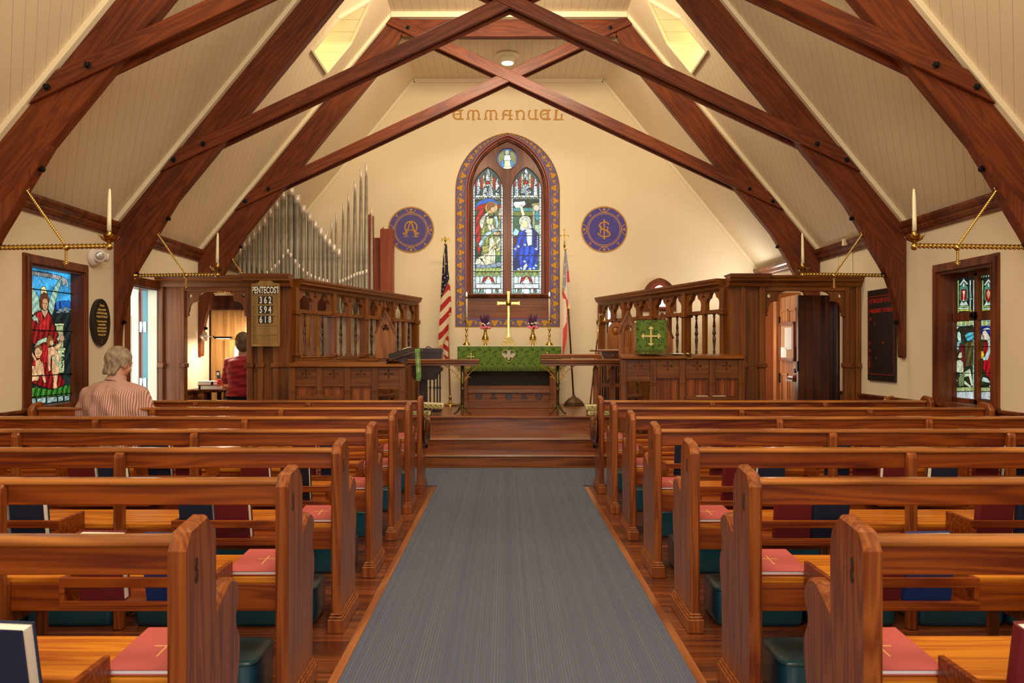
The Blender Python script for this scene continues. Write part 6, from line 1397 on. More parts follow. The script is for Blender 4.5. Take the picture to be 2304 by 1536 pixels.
def vase(xp, label, seed):
    Dk = 11.58; x = PX(xp,Dk); t = thing('flower_vase', label, 'vase', (x, Dk, TZ), 0, 'brass flower vases on the altar'); R = random.Random(seed)
    M().lathe([(.030,0),(.030,.006),(.022,.014),(.020,.03),(.028,.045),(.042,.062),(.049,.085),(.048,.105),(.036,.135),(.024,.165),(.020,.19),(.022,.215),(.030,.232),(.032,.236),(.028,.232),(.018,.20)], (x, Dk, TZ), 'z', 24).build('vase_body', 'brass', t)
    zf = TZ+.235
    m = M(); 
    for k in range(34):
        a = R.uniform(0, 6.28); r = R.uniform(.015,.072); h = R.uniform(.14,.24); bx_, by_ = x+cos(a)*.02, Dk+sin(a)*.02; tx, ty = x+cos(a)*r, Dk+sin(a)*r
        m.tube([(bx_,by_,zf-.01),((bx_+tx)/2,(by_+ty)/2,zf+h*.45),(tx,ty,zf+h*.75),(tx+cos(a)*.008,ty+sin(a)*.008,zf+h)], [.0055,.0078,.006,.0012], 5)
    m.build('purple_blooms', 'purple_bloom', t)
    def petals(m, c_, r, n):
        for k in range(n):
            a = R.uniform(0, 6.28); b = R.uniform(-.4, 1.2); d_ = Vector((cos(a)*cos(b), sin(a)*cos(b), sin(b))); m.ball(tuple(Vector(c_)+d_*r*.55), r*.55, 8, (1,1,.75))
    m = M()
    for k in range(9):
        a = k*.70+R.uniform(-.15,.15); petals(m, (x+cos(a)*.055, Dk+sin(a)*.045, zf+R.uniform(.006,.03)), .026, 9)
    m.build('pink_blooms', 'pink_petals', t)
    m = M()
    for k in range(9):
        a = k*.72+R.uniform(-.2,.2)+.3; m.ball((x+cos(a)*R.uniform(.03,.062), Dk-.01+sin(a)*.04, zf+R.uniform(.05,.082)), .0125, 8)
    m.build('white_blooms', 'white_petals', t)
    return t
vase(1092, 'brass vase of pink, white and purple flowers left of the altar cross', 1)
vase(1199, 'brass vase of pink, white and purple flowers right of the altar cross', 4)
# ============================================================ FLAGS
def cloth_flag(x_of, wid, z0, z1, cv, y0, amp, folds, parent, name, du=.006, dv=.008, phase=0):
    """hanging cloth: u across 0..1, v down 0..1"""
    def f(u, v):
        X_ = x_of(v)+(u-.5)*wid(v); Y_ = y0-amp*(.35+v)*np.sin(u*folds*2*pi+phase+v*1.5)*(.4+.6*np.clip(v*2,0,1)); return X_, Y_, z1+(z0-z1)*v
    return cv.build(name, 'flag_cloth', f, parent)
Df = 12.02; t = thing('national_flag', 'striped and starred national flag hanging from a pole left of the altar', 'flag', (PX(1013,Df), Df, H3))
pb_, pt_ = Vector((PX(1013,Df), Df, H3+.02)), Vector((PX(1002.5,Df), Df-.02, PZ(548,Df)))
M().tube([pb_, pt_], .012, 12).build('pole', 'chair_oak', t)
M().lathe([(.145,0),(.145,.012),(.135,.022),(.05,.034),(.022,.045),(.018,.10),(.022,.105),(.018,.14),(.014,.14)], (pb_.x, Df, H3), 'z', 28).build('pole_base', 'brass', t)
e = pt_; m = M(); m.lathe([(.012,-.05),(.016,-.03),(.008,-.01),(.014,.008),(.006,.022)], tuple(e), 'z', 12)
m.ball(tuple(e+Vector((0,0,.05))), .020, 10, (.8,.8,1.5)); m.ball(tuple(e+Vector((-.004,-.008,.088))), .011, 8)
for s_ in (-1, 1): m.prism([(e.x+s_*.010,e.z+.06),(e.x+s_*.035,e.z+.085),(e.x+s_*.062,e.z+.070),(e.x+s_*.068,e.z+.03),(e.x+s_*.055,e.z+.012),(e.x+s_*.048,e.z+.035),(e.x+s_*.030,e.z+.045),(e.x+s_*.012,e.z+.030)][::s_], 'xz', e.y-.006, e.y+.004)
m.build('eagle_finial', 'brass', t)
sc = Df/F
RD, WT, NV, GY_ = srgb(168,30,36), srgb(216,196,160), srgb(24,24,52), srgb(206,150,40)
# front lobe: painted in photo-crop units, mapped straight to its place
fx = lambda c: PX(960+np.asarray(c)/3.575, Df); fz = lambda c: PZ(500+np.asarray(c)/3.572, Df)
def lobe(poly_, paint, yoff, amp, fr, name):
    g = Cv(min(p[0] for p in poly_)-2, max(p[0] for p in poly_)+2, min(p[1] for p in poly_)-2, max(p[1] for p in poly_)+2, 1.7, WT)
    paint(g); ins, _ = g._in(poly_)
    return g.build(name, 'flag_cloth', lambda x, y: (fx(x), Df+yoff+amp*np.sin(x/fr+y*.012)*np.clip((y-170)/250, .15, 1), fz(y)), t, ins)
A_ = [(140,178),(160,178),(163,300),(180,470),(182,560),(182,800),(179,880),(150,945),(118,1008),(95,1008),(95,940),(100,850),(110,680),(116,560),(122,440),(132,300)]
def pa_(g):
    for k in range(-2, 14):
        c_ = RD if k % 2 else WT; y_ = 560+k*54; g.poly([(90,y_+70),(120,y_+48),(190,y_-30),(190,y_+24),(120,y_+102),(90,y_+124)], c_)
    g.poly([(90,640),(116,615),(160,520),(190,440),(190,150),(100,150)], NV)
    for (a, b) in ((148,262),(133,355),(147,385),(146,325),(130,420),(148,448),(131,480),(149,508),(134,540),(122,575),(168,432),(158,336)):
        P = [(a+(7 if k % 2 == 0 else 3)*sin(k*pi/5), b-(7 if k % 2 == 0 else 3)*cos(k*pi/5)) for k in range(10)]; g.poly(P, WT)
    g.line([(95,1010),(120,1003),(152,945),(182,880)], 14, GY_)
lobe(A_, pa_, -.045, .014, 14, 'flag_front_fold')
B_ = [(150,178),(166,178),(175,380),(187,470),(200,640),(203,740),(180,762),(172,700),(165,560)]
def pb2(g):
    g.poly([(140,150),(210,150),(186,462),(150,500)], NV)
    for k in range(0, 9): y_ = 462+k*45; g.poly([(150,y_+12),(210,y_-12),(210,y_+33),(150,y_+57)], WT if k % 2 == 0 else RD)
    g.line([(204,738),(178,756)], 12, GY_)
    for (a, b) in ((166,432),(158,336)): g.poly([(a+(7 if k % 2 == 0 else 3)*sin(k*pi/5), b-(7 if k % 2 == 0 else 3)*cos(k*pi/5)) for k in range(10)], WT)
lobe(B_, pb2, -.024, .010, 10, 'flag_side_fold')
C_ = [(128,1000),(150,940),(178,882),(176,1000),(174,1120),(158,1115),(138,1070)]
def pc_(g):
    for k in range(-4, 8): y_ = 940+k*42; g.poly([(110,y_-30),(190,y_+30),(190,y_+72),(110,y_+12)], RD if k % 2 else WT)
lobe(C_, pc_, -.02, .008, 9, 'flag_lower_fold')
m = M(); m.tube([(fx(146), Df-.05, fz(190)), (fx(140), Df-.055, fz(235)), (fx(148), Df-.055, fz(300)), (fx(146), Df-.055, fz(420))], .006, 6); m.build('gold_cord', 'gold_thread', t)
# church flag on the right
Dg = 12.02; t = thing('church_flag', 'white, red and pale blue church flag on a leaning dark pole right of the altar', 'flag', (PX(1291,Dg), Dg, H3))
gx = lambda c: PX(1200+np.asarray(c)/3.569, Dg); gz = lambda c: PZ(500+np.asarray(c)/3.572, Dg)
pb_, pt_ = Vector((float(gx(325)), Dg, H3+.06)), Vector((float(gx(251)), Dg+.02, float(gz(190))))
M().tube([pb_, pt_], .0125, 12).build('pole', 'dark_oak', t)
M().lathe([(.150,0),(.150,.02),(.135,.028),(.135,.045),(.095,.085),(.055,.115),(.03,.125),(.018,.15),(.012,.15)], (pb_.x, Dg, H3), 'z', 8, False).build('pole_base', mat('cast_bronze', (.16,.10,.045), .45, .7, bump=.8, bscale=90), t)
m = M(); e = pt_; m.lathe([(.012,0),(.016,.02),(.007,.05),(.015,.065),(.005,.08)], tuple(e), 'z', 12)
zc_ = e.z+.155; m.box(e.x-.006, e.x+.006, e.y-.005, e.y+.005, e.z+.07, e.z+.235); m.box(e.x-.052, e.x+.052, e.y-.005, e.y+.005, zc_-.006, zc_+.006)
for dx, dz in ((-.052,0),(.052,0),(0,.08)): m.ball((e.x+dx, e.y, zc_+dz), .013, 8, (1,.5,1))
m.build('cross_finial', 'brass', t)
def lobe2(poly_, paint, yoff, amp, fr, name):
    g = Cv(min(p[0] for p in poly_)-2, max(p[0] for p in poly_)+2, min(p[1] for p in poly_)-2, max(p[1] for p in poly_)+2, 1.7, WT)
    paint(g); ins, _ = g._in(poly_)
    return g.build(name, 'flag_cloth', lambda x, y: (gx(x), Dg+yoff+amp*np.sin(x/fr)*np.clip((y-220)/250, .15, 1), gz(y)), t, ins)
PB, PR, PW = srgb(150,152,170), srgb(206,72,68), srgb(228,212,190)
def q1(g):
    g.c[:] = PW; g.poly([(225,220),(262,220),(262,500),(245,560),(225,500)], PB); g.poly([(232,490),(240,550),(262,600),(280,650),(285,1070),(232,1070),(238,860),(266,800),(268,700),(258,620),(236,610)], PR)
    for (a, b) in ((248,435),(250,340),(240,520)): g.line([(a-7,b),(a+7,b)], 4, PW); g.line([(a,b-10),(a,b+10)], 4, PW)
lobe2([(246,225),(258,225),(266,380),(272,600),(275,760),(268,930),(244,1062),(232,1055),(216,980),(220,800),(226,600),(232,440),(240,300)], q1, -.04, .012, 12, 'flag_front_fold')
def q2(g):
    g.c[:] = PW; g.poly([(240,200),(300,200),(286,385),(262,395),(250,380)], PB); g.poly([(258,390),(292,388),(296,480),(262,486)], PR)
    for k in range(12): g.line([(264+3*(k%2),260+k*22),(272-3*(k%2),268+k*22)], 3, PW)
lobe2([(252,225),(264,225),(282,370),(292,480),(302,670),(276,676),(268,560),(258,380)], q2, -.022, .008, 9, 'flag_side_fold')
m = M(); m.tube([(float(gx(245)), Dg-.055, float(gz(228))), (float(gx(238)), Dg-.058, float(gz(330))), (float(gx(232)), Dg-.058, float(gz(480))), (float(gx(231)), Dg-.058, float(gz(580)))], .007, 6); m.ball((float(gx(256)), Dg-.045, float(gz(216))), .022, 8, (1.2,.7,.8)); m.box(float(gx(275)), float(gx(299)), Dg-.04, Dg-.02, float(gz(694)), float(gz(672))); m.build('gold_cord', 'gold_thread', t)
# ============================================================ ORGAN PIPES
pipe_kids = 0
def pipe(xp, ytop, wpx, D, kind, label, zb, group):
    x = PX(xp, D); zt = PZ(ytop, D); r = wpx*1.12*D/F/2
    t = thing('organ_pipe', label, 'organ pipe', (x, D, zb), 0, group)
    if kind == 'open':
        br = min(.11, (zt-zb)*.25)
        M().lathe([(r*.35,zb),(r*.95,zb+.10),(r,zb+.12),(r,zt-br)], (x, D, 0), 'z', 14).build('pipe_body', 'pipe_metal', t)
        M().lathe([(r*1.08,zt-br-.01),(r*1.08,zt),(r*.9,zt),(r*.9,zt-.04)], (x, D, 0), 'z', 14).build('tuning_sleeve', 'pipe_bright', t)
    elif kind == 'taper':
        M().lathe([(r*.35,zb),(r*1.05,zb+.12),(r*1.1,zb+.14),(r*.50,zt-.17)], (x, D, 0), 'z', 14).build('pipe_body', 'pipe_metal', t)
        M().lathe([(r*.42,zt-.18),(r*.42,zt)], (x, D, 0), 'z', 12).build('tuning_sleeve', 'pipe_bright', t)
    else:
        M().lathe([(r*.35,zb),(r*.95,zb+.06),(r,zb+.07),(r,zt-.06)], (x, D, 0), 'z', 10).build('pipe_body', 'pipe_metal', t)
        M().lathe([(r*1.1,zt-.07),(r*1.1,zt)], (x, D, 0), 'z', 10).build('tuning_sleeve', 'pipe_bright', t)
ZP = 1.724
bigs = [(540,554,7),(549.5,543,7.5),(560,532,8),(571,519,8),(583,505,8.5),(595,489,9),(608,469,9.5),(622.6,452,10.5),(637,431,11.5),(654,421,13),(668,439,12),(682,462,11),(696,480,10),(709,497,9.5),(721,513,9),(731,527,8.5),(740.6,538,8),(751,550,8),(762,560,7.5)]
def place_word(x):
    marks = ((590,'above the left doorway'),(650,'above the hymn board'),(700,'just right of the hymn board'),(760,'in the middle of the organ'),(900,'near the wooden pipe boxes'))
    for m_, s_ in marks:
        if x < m_: return s_
for i, (a, b, w_) in enumerate(bigs):
    peak = 'the tallest of the round-topped rank' if i == 9 else ('%s from left in the big rounded rank' % ('leftmost,second,third,fourth,fifth,sixth,seventh,eighth,ninth,tenth,eleventh,twelfth,thirteenth,fourteenth,fifteenth,sixteenth,seventeenth,eighteenth,last'.split(',')[i]))
    pipe(a, b, w_, 11.0, 'open', 'grey organ pipe, '+peak, ZP, 'wide metal organ pipes')
tap = [(736,512,6),(746,497,6.5),(756,479,7),(772,457,8),(784,436,9),(798.6,407,10.5),(812,380,10.2),(824,368,10.8),(836,466,7)]
for i, (a, b, w_) in enumerate(tap):
    lab = ['shortest at the left of the tapering rank','second from the left of the tapering rank','third from the left of the tapering rank','fourth from the left of the tapering rank','fifth from the left of the tapering rank','third tallest of the tapering rank','second tallest, left of the tallest','the tallest of all, near the red-brown boxes','thin one touching the red-brown wooden box'][i]
    pipe(a, b, w_, 11.25, 'taper', 'tapering grey organ pipe, '+lab, ZP, 'tapering organ pipes')
smalls = [(601,609,3.5),(610.5,602,3.5),(619,594,4),(628,585,4),(637,572,4.5),(647,560,5),(654,569,5),(664,583,4.5),(673,594,4),(682,603,4),(691,611,3.5),(700,616,3.5),(709,620,3.5),(718,623,3.5),(727,626,3.5),(736,628,3.5)]
on = 'first,second,third,fourth,fifth,sixth,seventh,eighth,ninth,tenth,eleventh,twelfth,thirteenth,fourteenth,fifteenth,sixteenth'.split(',')
for i, (a, b, w_) in enumerate(smalls): pipe(a, b, w_, 10.75, 'small', 'small organ pipe, %s from left in the front rank' % on[i], ZP+.02, 'small organ pipes in front')
sm2 = [(764,629,4),(771,627,4),(777.5,624,4),(784,621,4.2),(790,618,4.2),(796.5,615,4.4),(803,612,4.4),(809.5,611,4.6),(816,609,4.6),(824,606,5)]
for i, (a, b, w_) in enumerate(sm2): pipe(a, b, w_, 10.95, 'small', 'small pale organ pipe, %s from left beside the wooden boxes' % on[i], 1.724, 'small organ pipes by the boxes')
def woodpipe(xa, xb, yt, D, label, knob=True):
    a, b = PX(xa,D), PX(xb,D); zt = PZ(yt,D); t = thing('wooden_organ_pipe', label, 'organ pipe', ((a+b)/2, D, H3), 0, 'wooden organ pipes')
    M().box(a, b, D-.08, D+.08, (1.724 if xa < 0 else .0)+.0, zt).build('pipe_box', 'organ_box_wood', t, bevel=.003)
    M().box(a+.01, b-.01, D-.07, D+.07, zt-.004, zt+.006).build('stopper', 'organ_box_wood', t)
    if knob: M().lathe([(.010,zt),(.018,zt+.015),(.016,zt+.03),(.006,zt+.04)], (a+.03, D, 0), 'z', 10).build('stopper_knob', 'chair_oak', t)
woodpipe(830, 840, 485, 12.0, 'narrow red-brown wooden pipe box at the left of the three'); woodpipe(841, 857, 537, 12.1, 'red-brown wooden pipe box in the middle of the three', False); woodpipe(857, 886, 517, 11.92, 'widest red-brown wooden pipe box, overlapping the left medallion')
t = thing('organ_chest', 'wooden wind chest under the organ pipes, glimpsed over the left screen', 'organ', (-2.8, 11.0, 0))
M().prism([(-3.72,10.62),(-2.14,10.62),(-1.78,11.75),(-3.72,11.75)], 'xy', .0, 1.70).build('chest', grooved('swell_boards', (.80,.70,.50), (.5,.4,.25), (1,.3,0), .14, .03), t)
M().prism([(-3.72,10.60),(-2.11,10.60),(-1.74,11.77),(-3.72,11.77)], 'xy', 1.70, 1.722).build('chest_top', 'wall_paint', t)
M().box(-2.62, -2.30, 10.66, 10.70, 1.73, 1.80).build('pipe_rack', 'chair_oak2', t)
# hymn board
Yh = 8.80; x0, x1 = PX(567,Yh), PX(630,Yh); z0, z1 = PZ(779,Yh), PZ(638,Yh); t = thing('hymn_board', 'oak hymn board reading PENTECOST 362 594 618 on the left pier', 'sign', ((x0+x1)/2, Yh, z0))
xm = (x0+x1)/2; W2 = (x1-x0)/2
top = [(x0,z0),(x1,z0),(x1,z1),(x1-.02,z1+.002),(xm+W2*.55,z1+.012),(xm+W2*.30,z1+.045),(xm,z1+.062),(xm-W2*.30,z1+.045),(xm-W2*.55,z1+.012),(x0+.02,z1+.002),(x0,z1)]
wood('board_oak', (.20,.10,.022), (.36,.20,.05), 'z', rings=3, rough=.4, coat=.2, across=9)
M().prism(top, 'xz', Yh-.012, Yh+.012).build('board', 'board_oak', t, bevel=.002)
m = M(); m.box(x0, x0+.012, Yh-.024, Yh-.010, z0, z1); m.box(x1-.012, x1, Yh-.024, Yh-.010, z0, z1); m.box(x0, x1, Yh-.026, Yh-.010, z0, z0+.022); m.build('board_frame', 'board_oak', t)
m = M()
for k, yp in enumerate((662, 686, 708.5, 731, 752)): m.box(x0+.012, x1-.012, Yh-.020, Yh-.012, PZ(yp+1.6,Yh), PZ(yp,Yh))
m.build('card_rail', 'board_oak', t)
def card(s_, yc, h, w_, size, sx, bold):
    zc = PZ(yc,Yh); M().box(xm-w_/2, xm+w_/2, Yh-.022, Yh-.018, zc-h/2, zc+h/2).build('number_card', 'number_card', t)
    text_m(s_, size, sx, .001, 'CENTER', bold).moved(FACE(xm, Yh-.0228, zc-size*.345)).build('card_lettering', 'card_white', t)
sp_ = F/Yh
card('PENTECOST', 652.5, 17/sp_, 60/sp_, .098, .535, .0024)
for n_, yc in (('3 6 2',675),('5 9 4',696.5),('6 1 8',718.5)): card(n_, yc, 17/sp_, 32/sp_, .098, .62, .0026)
# ============================================================ LEFT ALCOVE
t = thing('organ_case', 'tall oak organ case with panelled front behind the organist', 'organ', (-3.0, 10.55, 0))
Dn = 10.5
M().box(PX(476,Dn), -2.35, Dn, Dn+.06, 0, PZ(692,Dn)).build('case_panel', 'case_oak', t)
M().box(PX(476,Dn), PX(486,Dn), Dn-.02, Dn+.02, 0, PZ(692,Dn)).build('case_stile', 'case_oak', t); M().box(PX(467,Dn), PX(474,Dn), Dn-.05, Dn+.02, 0, PZ(695,Dn)).build('case_edge', 'dark_oak', t)
m = M(); m.box(PX(466,Dn), -2.3, Dn-.06, Dn+.06, PZ(698,Dn), PZ(693,Dn)); m.box(PX(466,Dn), -2.3, Dn-.04, Dn+.06, PZ(693,Dn), PZ(665,Dn)); m.build('case_frieze', 'dark_oak', t, bevel=.004)
M().box(PX(508,Dn)-.0, PX(556,Dn), Dn-.04, Dn, PZ(812,Dn), PZ(765,Dn)).build('case_frame', 'case_oak', t)
t = thing('organ_console', 'oak organ console with a desk ledge below the bright music', 'organ', (-3.1, 10.25, 0))
M().box(PX(508,10.3), -2.6, 10.2, 10.5, 0, PZ(862,10.2)).build('console_body', 'case_oak', t, bevel=.003)
M().box(PX(500,10.1), -2.6, 10.05, 10.35, PZ(870,10.1), PZ(863,10.1)).build('key_desk', 'case_oak', t, bevel=.003)
M().box(PX(517,10.3), -2.6, 10.36, 10.44, PZ(862,10.2), PZ(805,10.3)).build('music_ledge_block', 'case_oak', t)
t = thing('music_sheets', 'bright lamp-lit music sheets standing on the organ console', 'sheet music', (PX(540,10.3), 10.3, PZ(810,10.3)))
M().prism([(10.36,PZ(810,10.3)),(10.38,PZ(810,10.3)),(10.46,PZ(757,10.3)),(10.45,PZ(757,10.3))], 'yz', PX(522,10.3), PX(566,10.3)).build('sheet', 'music_paper', t)
t = thing('side_table', 'low dark table carrying the stacked folders in the left alcove', 'table', (PX(475,9.9), 9.9, 0))
zt_ = PZ(875,9.9); M().box(PX(446,9.9), PX(520,9.9), 9.7, 10.15, zt_-.03, zt_).build('table_top', 'dark_oak', t)
for a in (450, 473): 
    M().box(PX(a,9.9)-.02, PX(a,9.9)+.02, 9.74, 9.78, 0, zt_-.03).build('leg', 'dark_oak', t)
    M().box(PX(a,9.9)+.02, PX(a,9.9)+.06, 10.08, 10.12, 0, zt_-.03).build('leg', 'dark_oak', t)
zz = zt_
for i, (xa, xb, hh, lab) in enumerate(((452,495,.052,'red-spined white binder at the bottom of the alcove stack'), (451,487,.045,'red-spined white binder on top of the alcove stack'))):
    t = thing('music_binder', lab, 'binder', (PX((xa+xb)/2,9.85), 9.85, zz), 0, 'binders stacked on the alcove table')
    a, b = PX(xa,9.85), PX(xb,9.85)
    M().box(a+.004, b-.006, 9.76, 9.96, zz+.005, zz+hh-.005).build('pages', 'paper', t); M().box(a, b, 9.755, 9.965, zz, zz+.005).build('cover', 'cherry', t); M().box(a, b, 9.755, 9.965, zz+hh-.005, zz+hh).build('cover', 'paper' if i else 'cherry', t); M().box(a+.006 if i == 0 else b-.03, a+.03 if i == 0 else b-.004, 9.752, 9.757, zz+.004, zz+hh-.004).build('ring_clip', 'black_plastic', t)
    zz += hh
t = thing('red_box', 'small red box beside the binders on the alcove table', 'box', (PX(494,9.95), 9.95, zt_)); M().box(PX(488,9.95), PX(500,9.95), 9.9, 10.0, zt_+.0, PZ(853,9.95)).build('box_body', mat('box_red', (.45,.02,.02), .5), t, bevel=.003)
t = thing('cordless_phone', 'dark handheld phone propped upright behind the binders', 'phone', (PX(491,10.0), 10.04, zt_))
M().box(-.022, .022, -.01, .01, 0, .15).moved(Matrix.Translation((PX(492,10.0), 10.04, zt_+.001+.052+.045-.03)) @ Matrix.Rotation(-.18, 4, 'Y')).build('handset', 'black_plastic', t, bevel=.004)
M().box(-.014, .014, -.0115, -.009, .095, .13).moved(Matrix.Translation((PX(492,10.0), 10.04, zt_+.001+.052+.045-.03)) @ Matrix.Rotation(-.18, 4, 'Y')).build('phone_screen', 'lamp_lens', t)
t = thing('swing_arm_lamp', 'chrome swing-arm lamp with black tubular shade on the left truss foot', 'lamp', (PX(452,9.98), 10.0, PZ(757,9.98)))
zl = PZ(757,9.98)
m = M(); m.box(PX(453,9.98), PX(463,9.98), 10.02, 10.04, zl-.055, zl+.055); m.lathe([(.03,0),(.03,-.03),(.02,-.035)], (PX(455,9.98), 10.03, zl), 'y', 14); m.build('wall_plate', 'chrome', t)
m = M(); m.tube([(PX(450,9.98), 9.98, zl), (PX(466,9.98), 9.98, zl)], .011, 8); m.tube([(PX(464,9.98), 9.98, zl), (PX(481,9.98), 9.95, zl+.002)], .006, 8); m.build('swing_arm', 'chrome', t)
m = M(); m.tube([(PX(479,9.95), 9.95, zl+.01), (PX(482,9.95), 9.95, zl-.015)], .008, 8); xa_, xb_ = PX(484,9.95), PX(521,9.95)
pr = [(.030*cos(a), .022*sin(a)) for a in np.linspace(-.1, pi+.1, 12)]; pr2 = [(.026*cos(a), .018*sin(a)) for a in np.linspace(pi+.1, -.1, 12)]
m.prism([(9.95+p[0], zl-.022+p[1]) for p in pr+pr2], 'yz', xa_, xb_); m.box(xa_-.003, xa_+.002, 9.92, 9.98, zl-.025, zl+.0); m.box(xb_-.002, xb_+.003, 9.92, 9.98, zl-.025, zl+.0); m.build('lamp_shade', 'black_plastic', t)
M().tube([(xa_+.02, 9.95, zl-.018), (xb_-.02, 9.95, zl-.018)], .008, 8).build('lamp_tube', 'lamp_glow', t)
area('organ_lamp', ((xa_+xb_)/2, 9.95, zl-.035), ((xa_+xb_)/2-.1, 9.98, 0), .19, .03, 6.5, (1.0,.86,.62))
area('music_lamp', (PX(548,10.2), 10.17, PZ(742,10.2)), (PX(545,10.4), 10.42, PZ(790,10.3)), .25, .03, 6, (1.0,.90,.72))
# side door, open inwards
dn = thing('door_1', '', ''); del dn['label']; del dn['category']; struct(dn); dn.location = (-WX, 8.52, 0)
m = M()
for a, b, c_, d_ in ((8.13,8.20,0,1.97),(8.13,8.89,1.90,1.99)): m.box(-WX-.0, -WX+.03, a, b, c_, d_)
m.box(-WX-.16, -WX, 8.185, 8.20, 0, 1.9); m.box(-WX-.16, -WX, 8.2, 8.89, 1.89, 1.91); m.build('door_frame', 'frame_wood', dn, bevel=.004)
# leaf folded back outside the far jamb, its teal edge and hinges towards us
M().box(-WX-.62, -WX-.185, 8.86, 8.90, .01, 1.9).build('door_leaf', 'door_cream', dn, bevel=.003)
M().box(-WX-.58, -WX-.26, 8.853, 8.86, .25, 1.62).build('leaf_panel', 'door_cream', dn, bevel=.006)
M().box(-WX-.183, -WX-.152, 8.885, 8.90, .01, 1.9).build('weather_strip', 'cherry', dn)
M().box(-WX-.150, -WX-.100, 8.880, 8.90, .01, 1.89).build('leaf_edge', 'door_teal', dn)
M().box(-WX-.100, -WX-.001, 8.884, 8.903, .01, 1.89).build('jamb_board', 'door_cream', dn)
for zz in (1.50, .90):
    m = M().box(-WX-.19, -WX-.11, 8.874, 8.88, zz-.055, zz+.055); m.lathe([(.008,-.058),(.008,.058)], (-WX-.152, 8.874, zz), 'z', 8); m.build('hinge', 'steel', dn)
M().box(-WX-1.6, -WX-.46, 9.3, 9.32, 0, 2.2).build('bright_outdoors', 'daylight_pane', dn)
# ============================================================ RIGHT VESTRY
o = M().box(3.42, WX, 11.25, 11.30, 0, 1.95).build('wall_vestry', 'vestry_boards'); struct(o)
d3 = thing('door_2', '', ''); del d3['label']; del d3['category']; struct(d3); d3.location = (3.50, 10.3, 0)
xL = PX(1755, 10.5); 
P1 = Vector((PX(1755,10.65), 10.65, 0)); P2 = Vector((PX(1796,9.95), 9.95, 0)); dd_ = (P2-P1); Ld = dd_.length; dd_.normalize(); nn_ = Vector((dd_.y, -dd_.x, 0)); nn_ = nn_ if nn_.x < 0 else -nn_
def vb(m, u0, u1, o0, o1, z0, z1):
    q = M().box(u0, u1, z0, z1, o0, o1).moved(Matrix(((dd_.x,0,nn_.x,P1.x),(dd_.y,0,nn_.y,P1.y),(0,1,0,0),(0,0,0,1)))); m.add(q.v, q.f); return m
vb(M(), 0, Ld, -.035, 0, .01, 1.92).build('door_leaf', 'vestry_pine', d3)
for a, b, c_, d_ in ((.05,.95,1.40,1.78),(.05,.95,.18,.22)): pass
for u0, u1 in ((.12*Ld,.46*Ld),(.56*Ld,.90*Ld)):
    for z0_, z1_ in ((1.30,1.75),(.42,.95)):
        m = M(); vb(m, u0, u1, 0, .004, z0_, z1_); 
        for a in (u0, u1): vb(m, a-.012, a+.012, 0, .014, z0_-.012, z1_+.012)
        for z_ in (z0_, z1_): vb(m, u0-.012, u1+.012, 0, .014, z_-.012, z_+.012)
        m.build('raised_panel', 'vestry_pine', d3)
vb(M(), Ld*.90, Ld*.96, .0, .035, .98, 1.03).build('door_latch', 'iron', d3)
m = M()
for zz in (1.62, .9): vb(m, -.02, .02, -.01, .012, zz-.06, zz+.06)
m.build('hinge', 'iron', d3)
xj = PX(1752,10.7); M().box(PX(1744,10.72), PX(1753,10.72), 10.68, 10.80, 0, 1.95).box(PX(1724,11.2), WX, 10.74, 10.80, 1.93, 2.0).build('door_frame', 'vestry_pine', d3, bevel=.006)
t = thing('notice_board', 'small framed cork notice board hung on the vestry door', 'notice board', tuple(P1+dd_*(Ld*.5)+Vector((0,0,.98))))
zA, zB = PZ(812,10.3), PZ(725,10.3)
m = M(); 
for a, b, c_, d_ in ((.10*Ld,.92*Ld,zA,zA+.035),(.10*Ld,.92*Ld,zB-.035,zB),(.10*Ld,.18*Ld,zA,zB),(.84*Ld,.92*Ld,zA,zB)): vb(m, a, b, .016, .040, c_, d_)
m.build('board_frame', 'cherry', t); vb(M(), .16*Ld, .86*Ld, .016, .030, zA+.03, zB-.03).build('cork_panel', 'cork', t)
for a, b, c_, d_, lab in ((.42,.80,PZ(786,10.2),PZ(736,10.2),'white notice sheet pinned at the upper right of the cork board'), (.20,.52,PZ(804,10.2),PZ(781,10.2),'white paper cup-shaped note pinned at the lower left of the cork board')):
    o = vb(M(), a*Ld, b*Ld, .031, .034, c_, d_).build('notice_sheet', 'paper'); tag(o, lab, 'paper', 'papers on the notice board')
t = thing('folding_door', 'dark boarded door leaf standing open inside the right doorway', 'door', (3.45, 9.3, 0))
xa_, xb_ = PX(1795,9.2), PX(1866,9.2)
m = M().box(xa_, xb_, 9.2, 9.235, .01, 1.86); m.build('leaf_boards', 'dark_oak', t)
for a, b in ((1795,1811),(1830,1846),(1858,1866)): M().box(PX(a,9.2), PX(b,9.2), 9.185, 9.2, .01, 1.86).build('leaf_stile', 'dark_oak', t, bevel=.003)
M().box(PX(1793,9.17), PX(1797,9.17), 9.16, 9.21, PZ(835,9.2), PZ(812,9.2)).build('door_lock', 'iron', t)
t = thing('folded_panel', 'second narrow dark leaf beside the open boarded door', 'door', (3.62, 9.25, 0))
M().box(PX(1866,9.3), PX(1893,9.3), 9.34, 9.37, .01, 1.80).build('leaf_boards', 'dark_oak', t); M().box(PX(1882,9.25), PX(1886,9.25), 9.22, 9.33, .01, 1.80).build('leaf_stile', 'dark_oak', t)
t = thing('leather_cushion', 'brown leather cushion on a small shelf inside the vestry doorway', 'cushion', (PX(1785,10.1), 9.82, PZ(852,9.8)))
zq = PZ(853,9.8); M().box(PX(1778,9.8), PX(1798,9.8), 9.70, 9.90, zq, zq+.05).build('cushion_body', 'cherry', t, bevel=.02, segs=3)
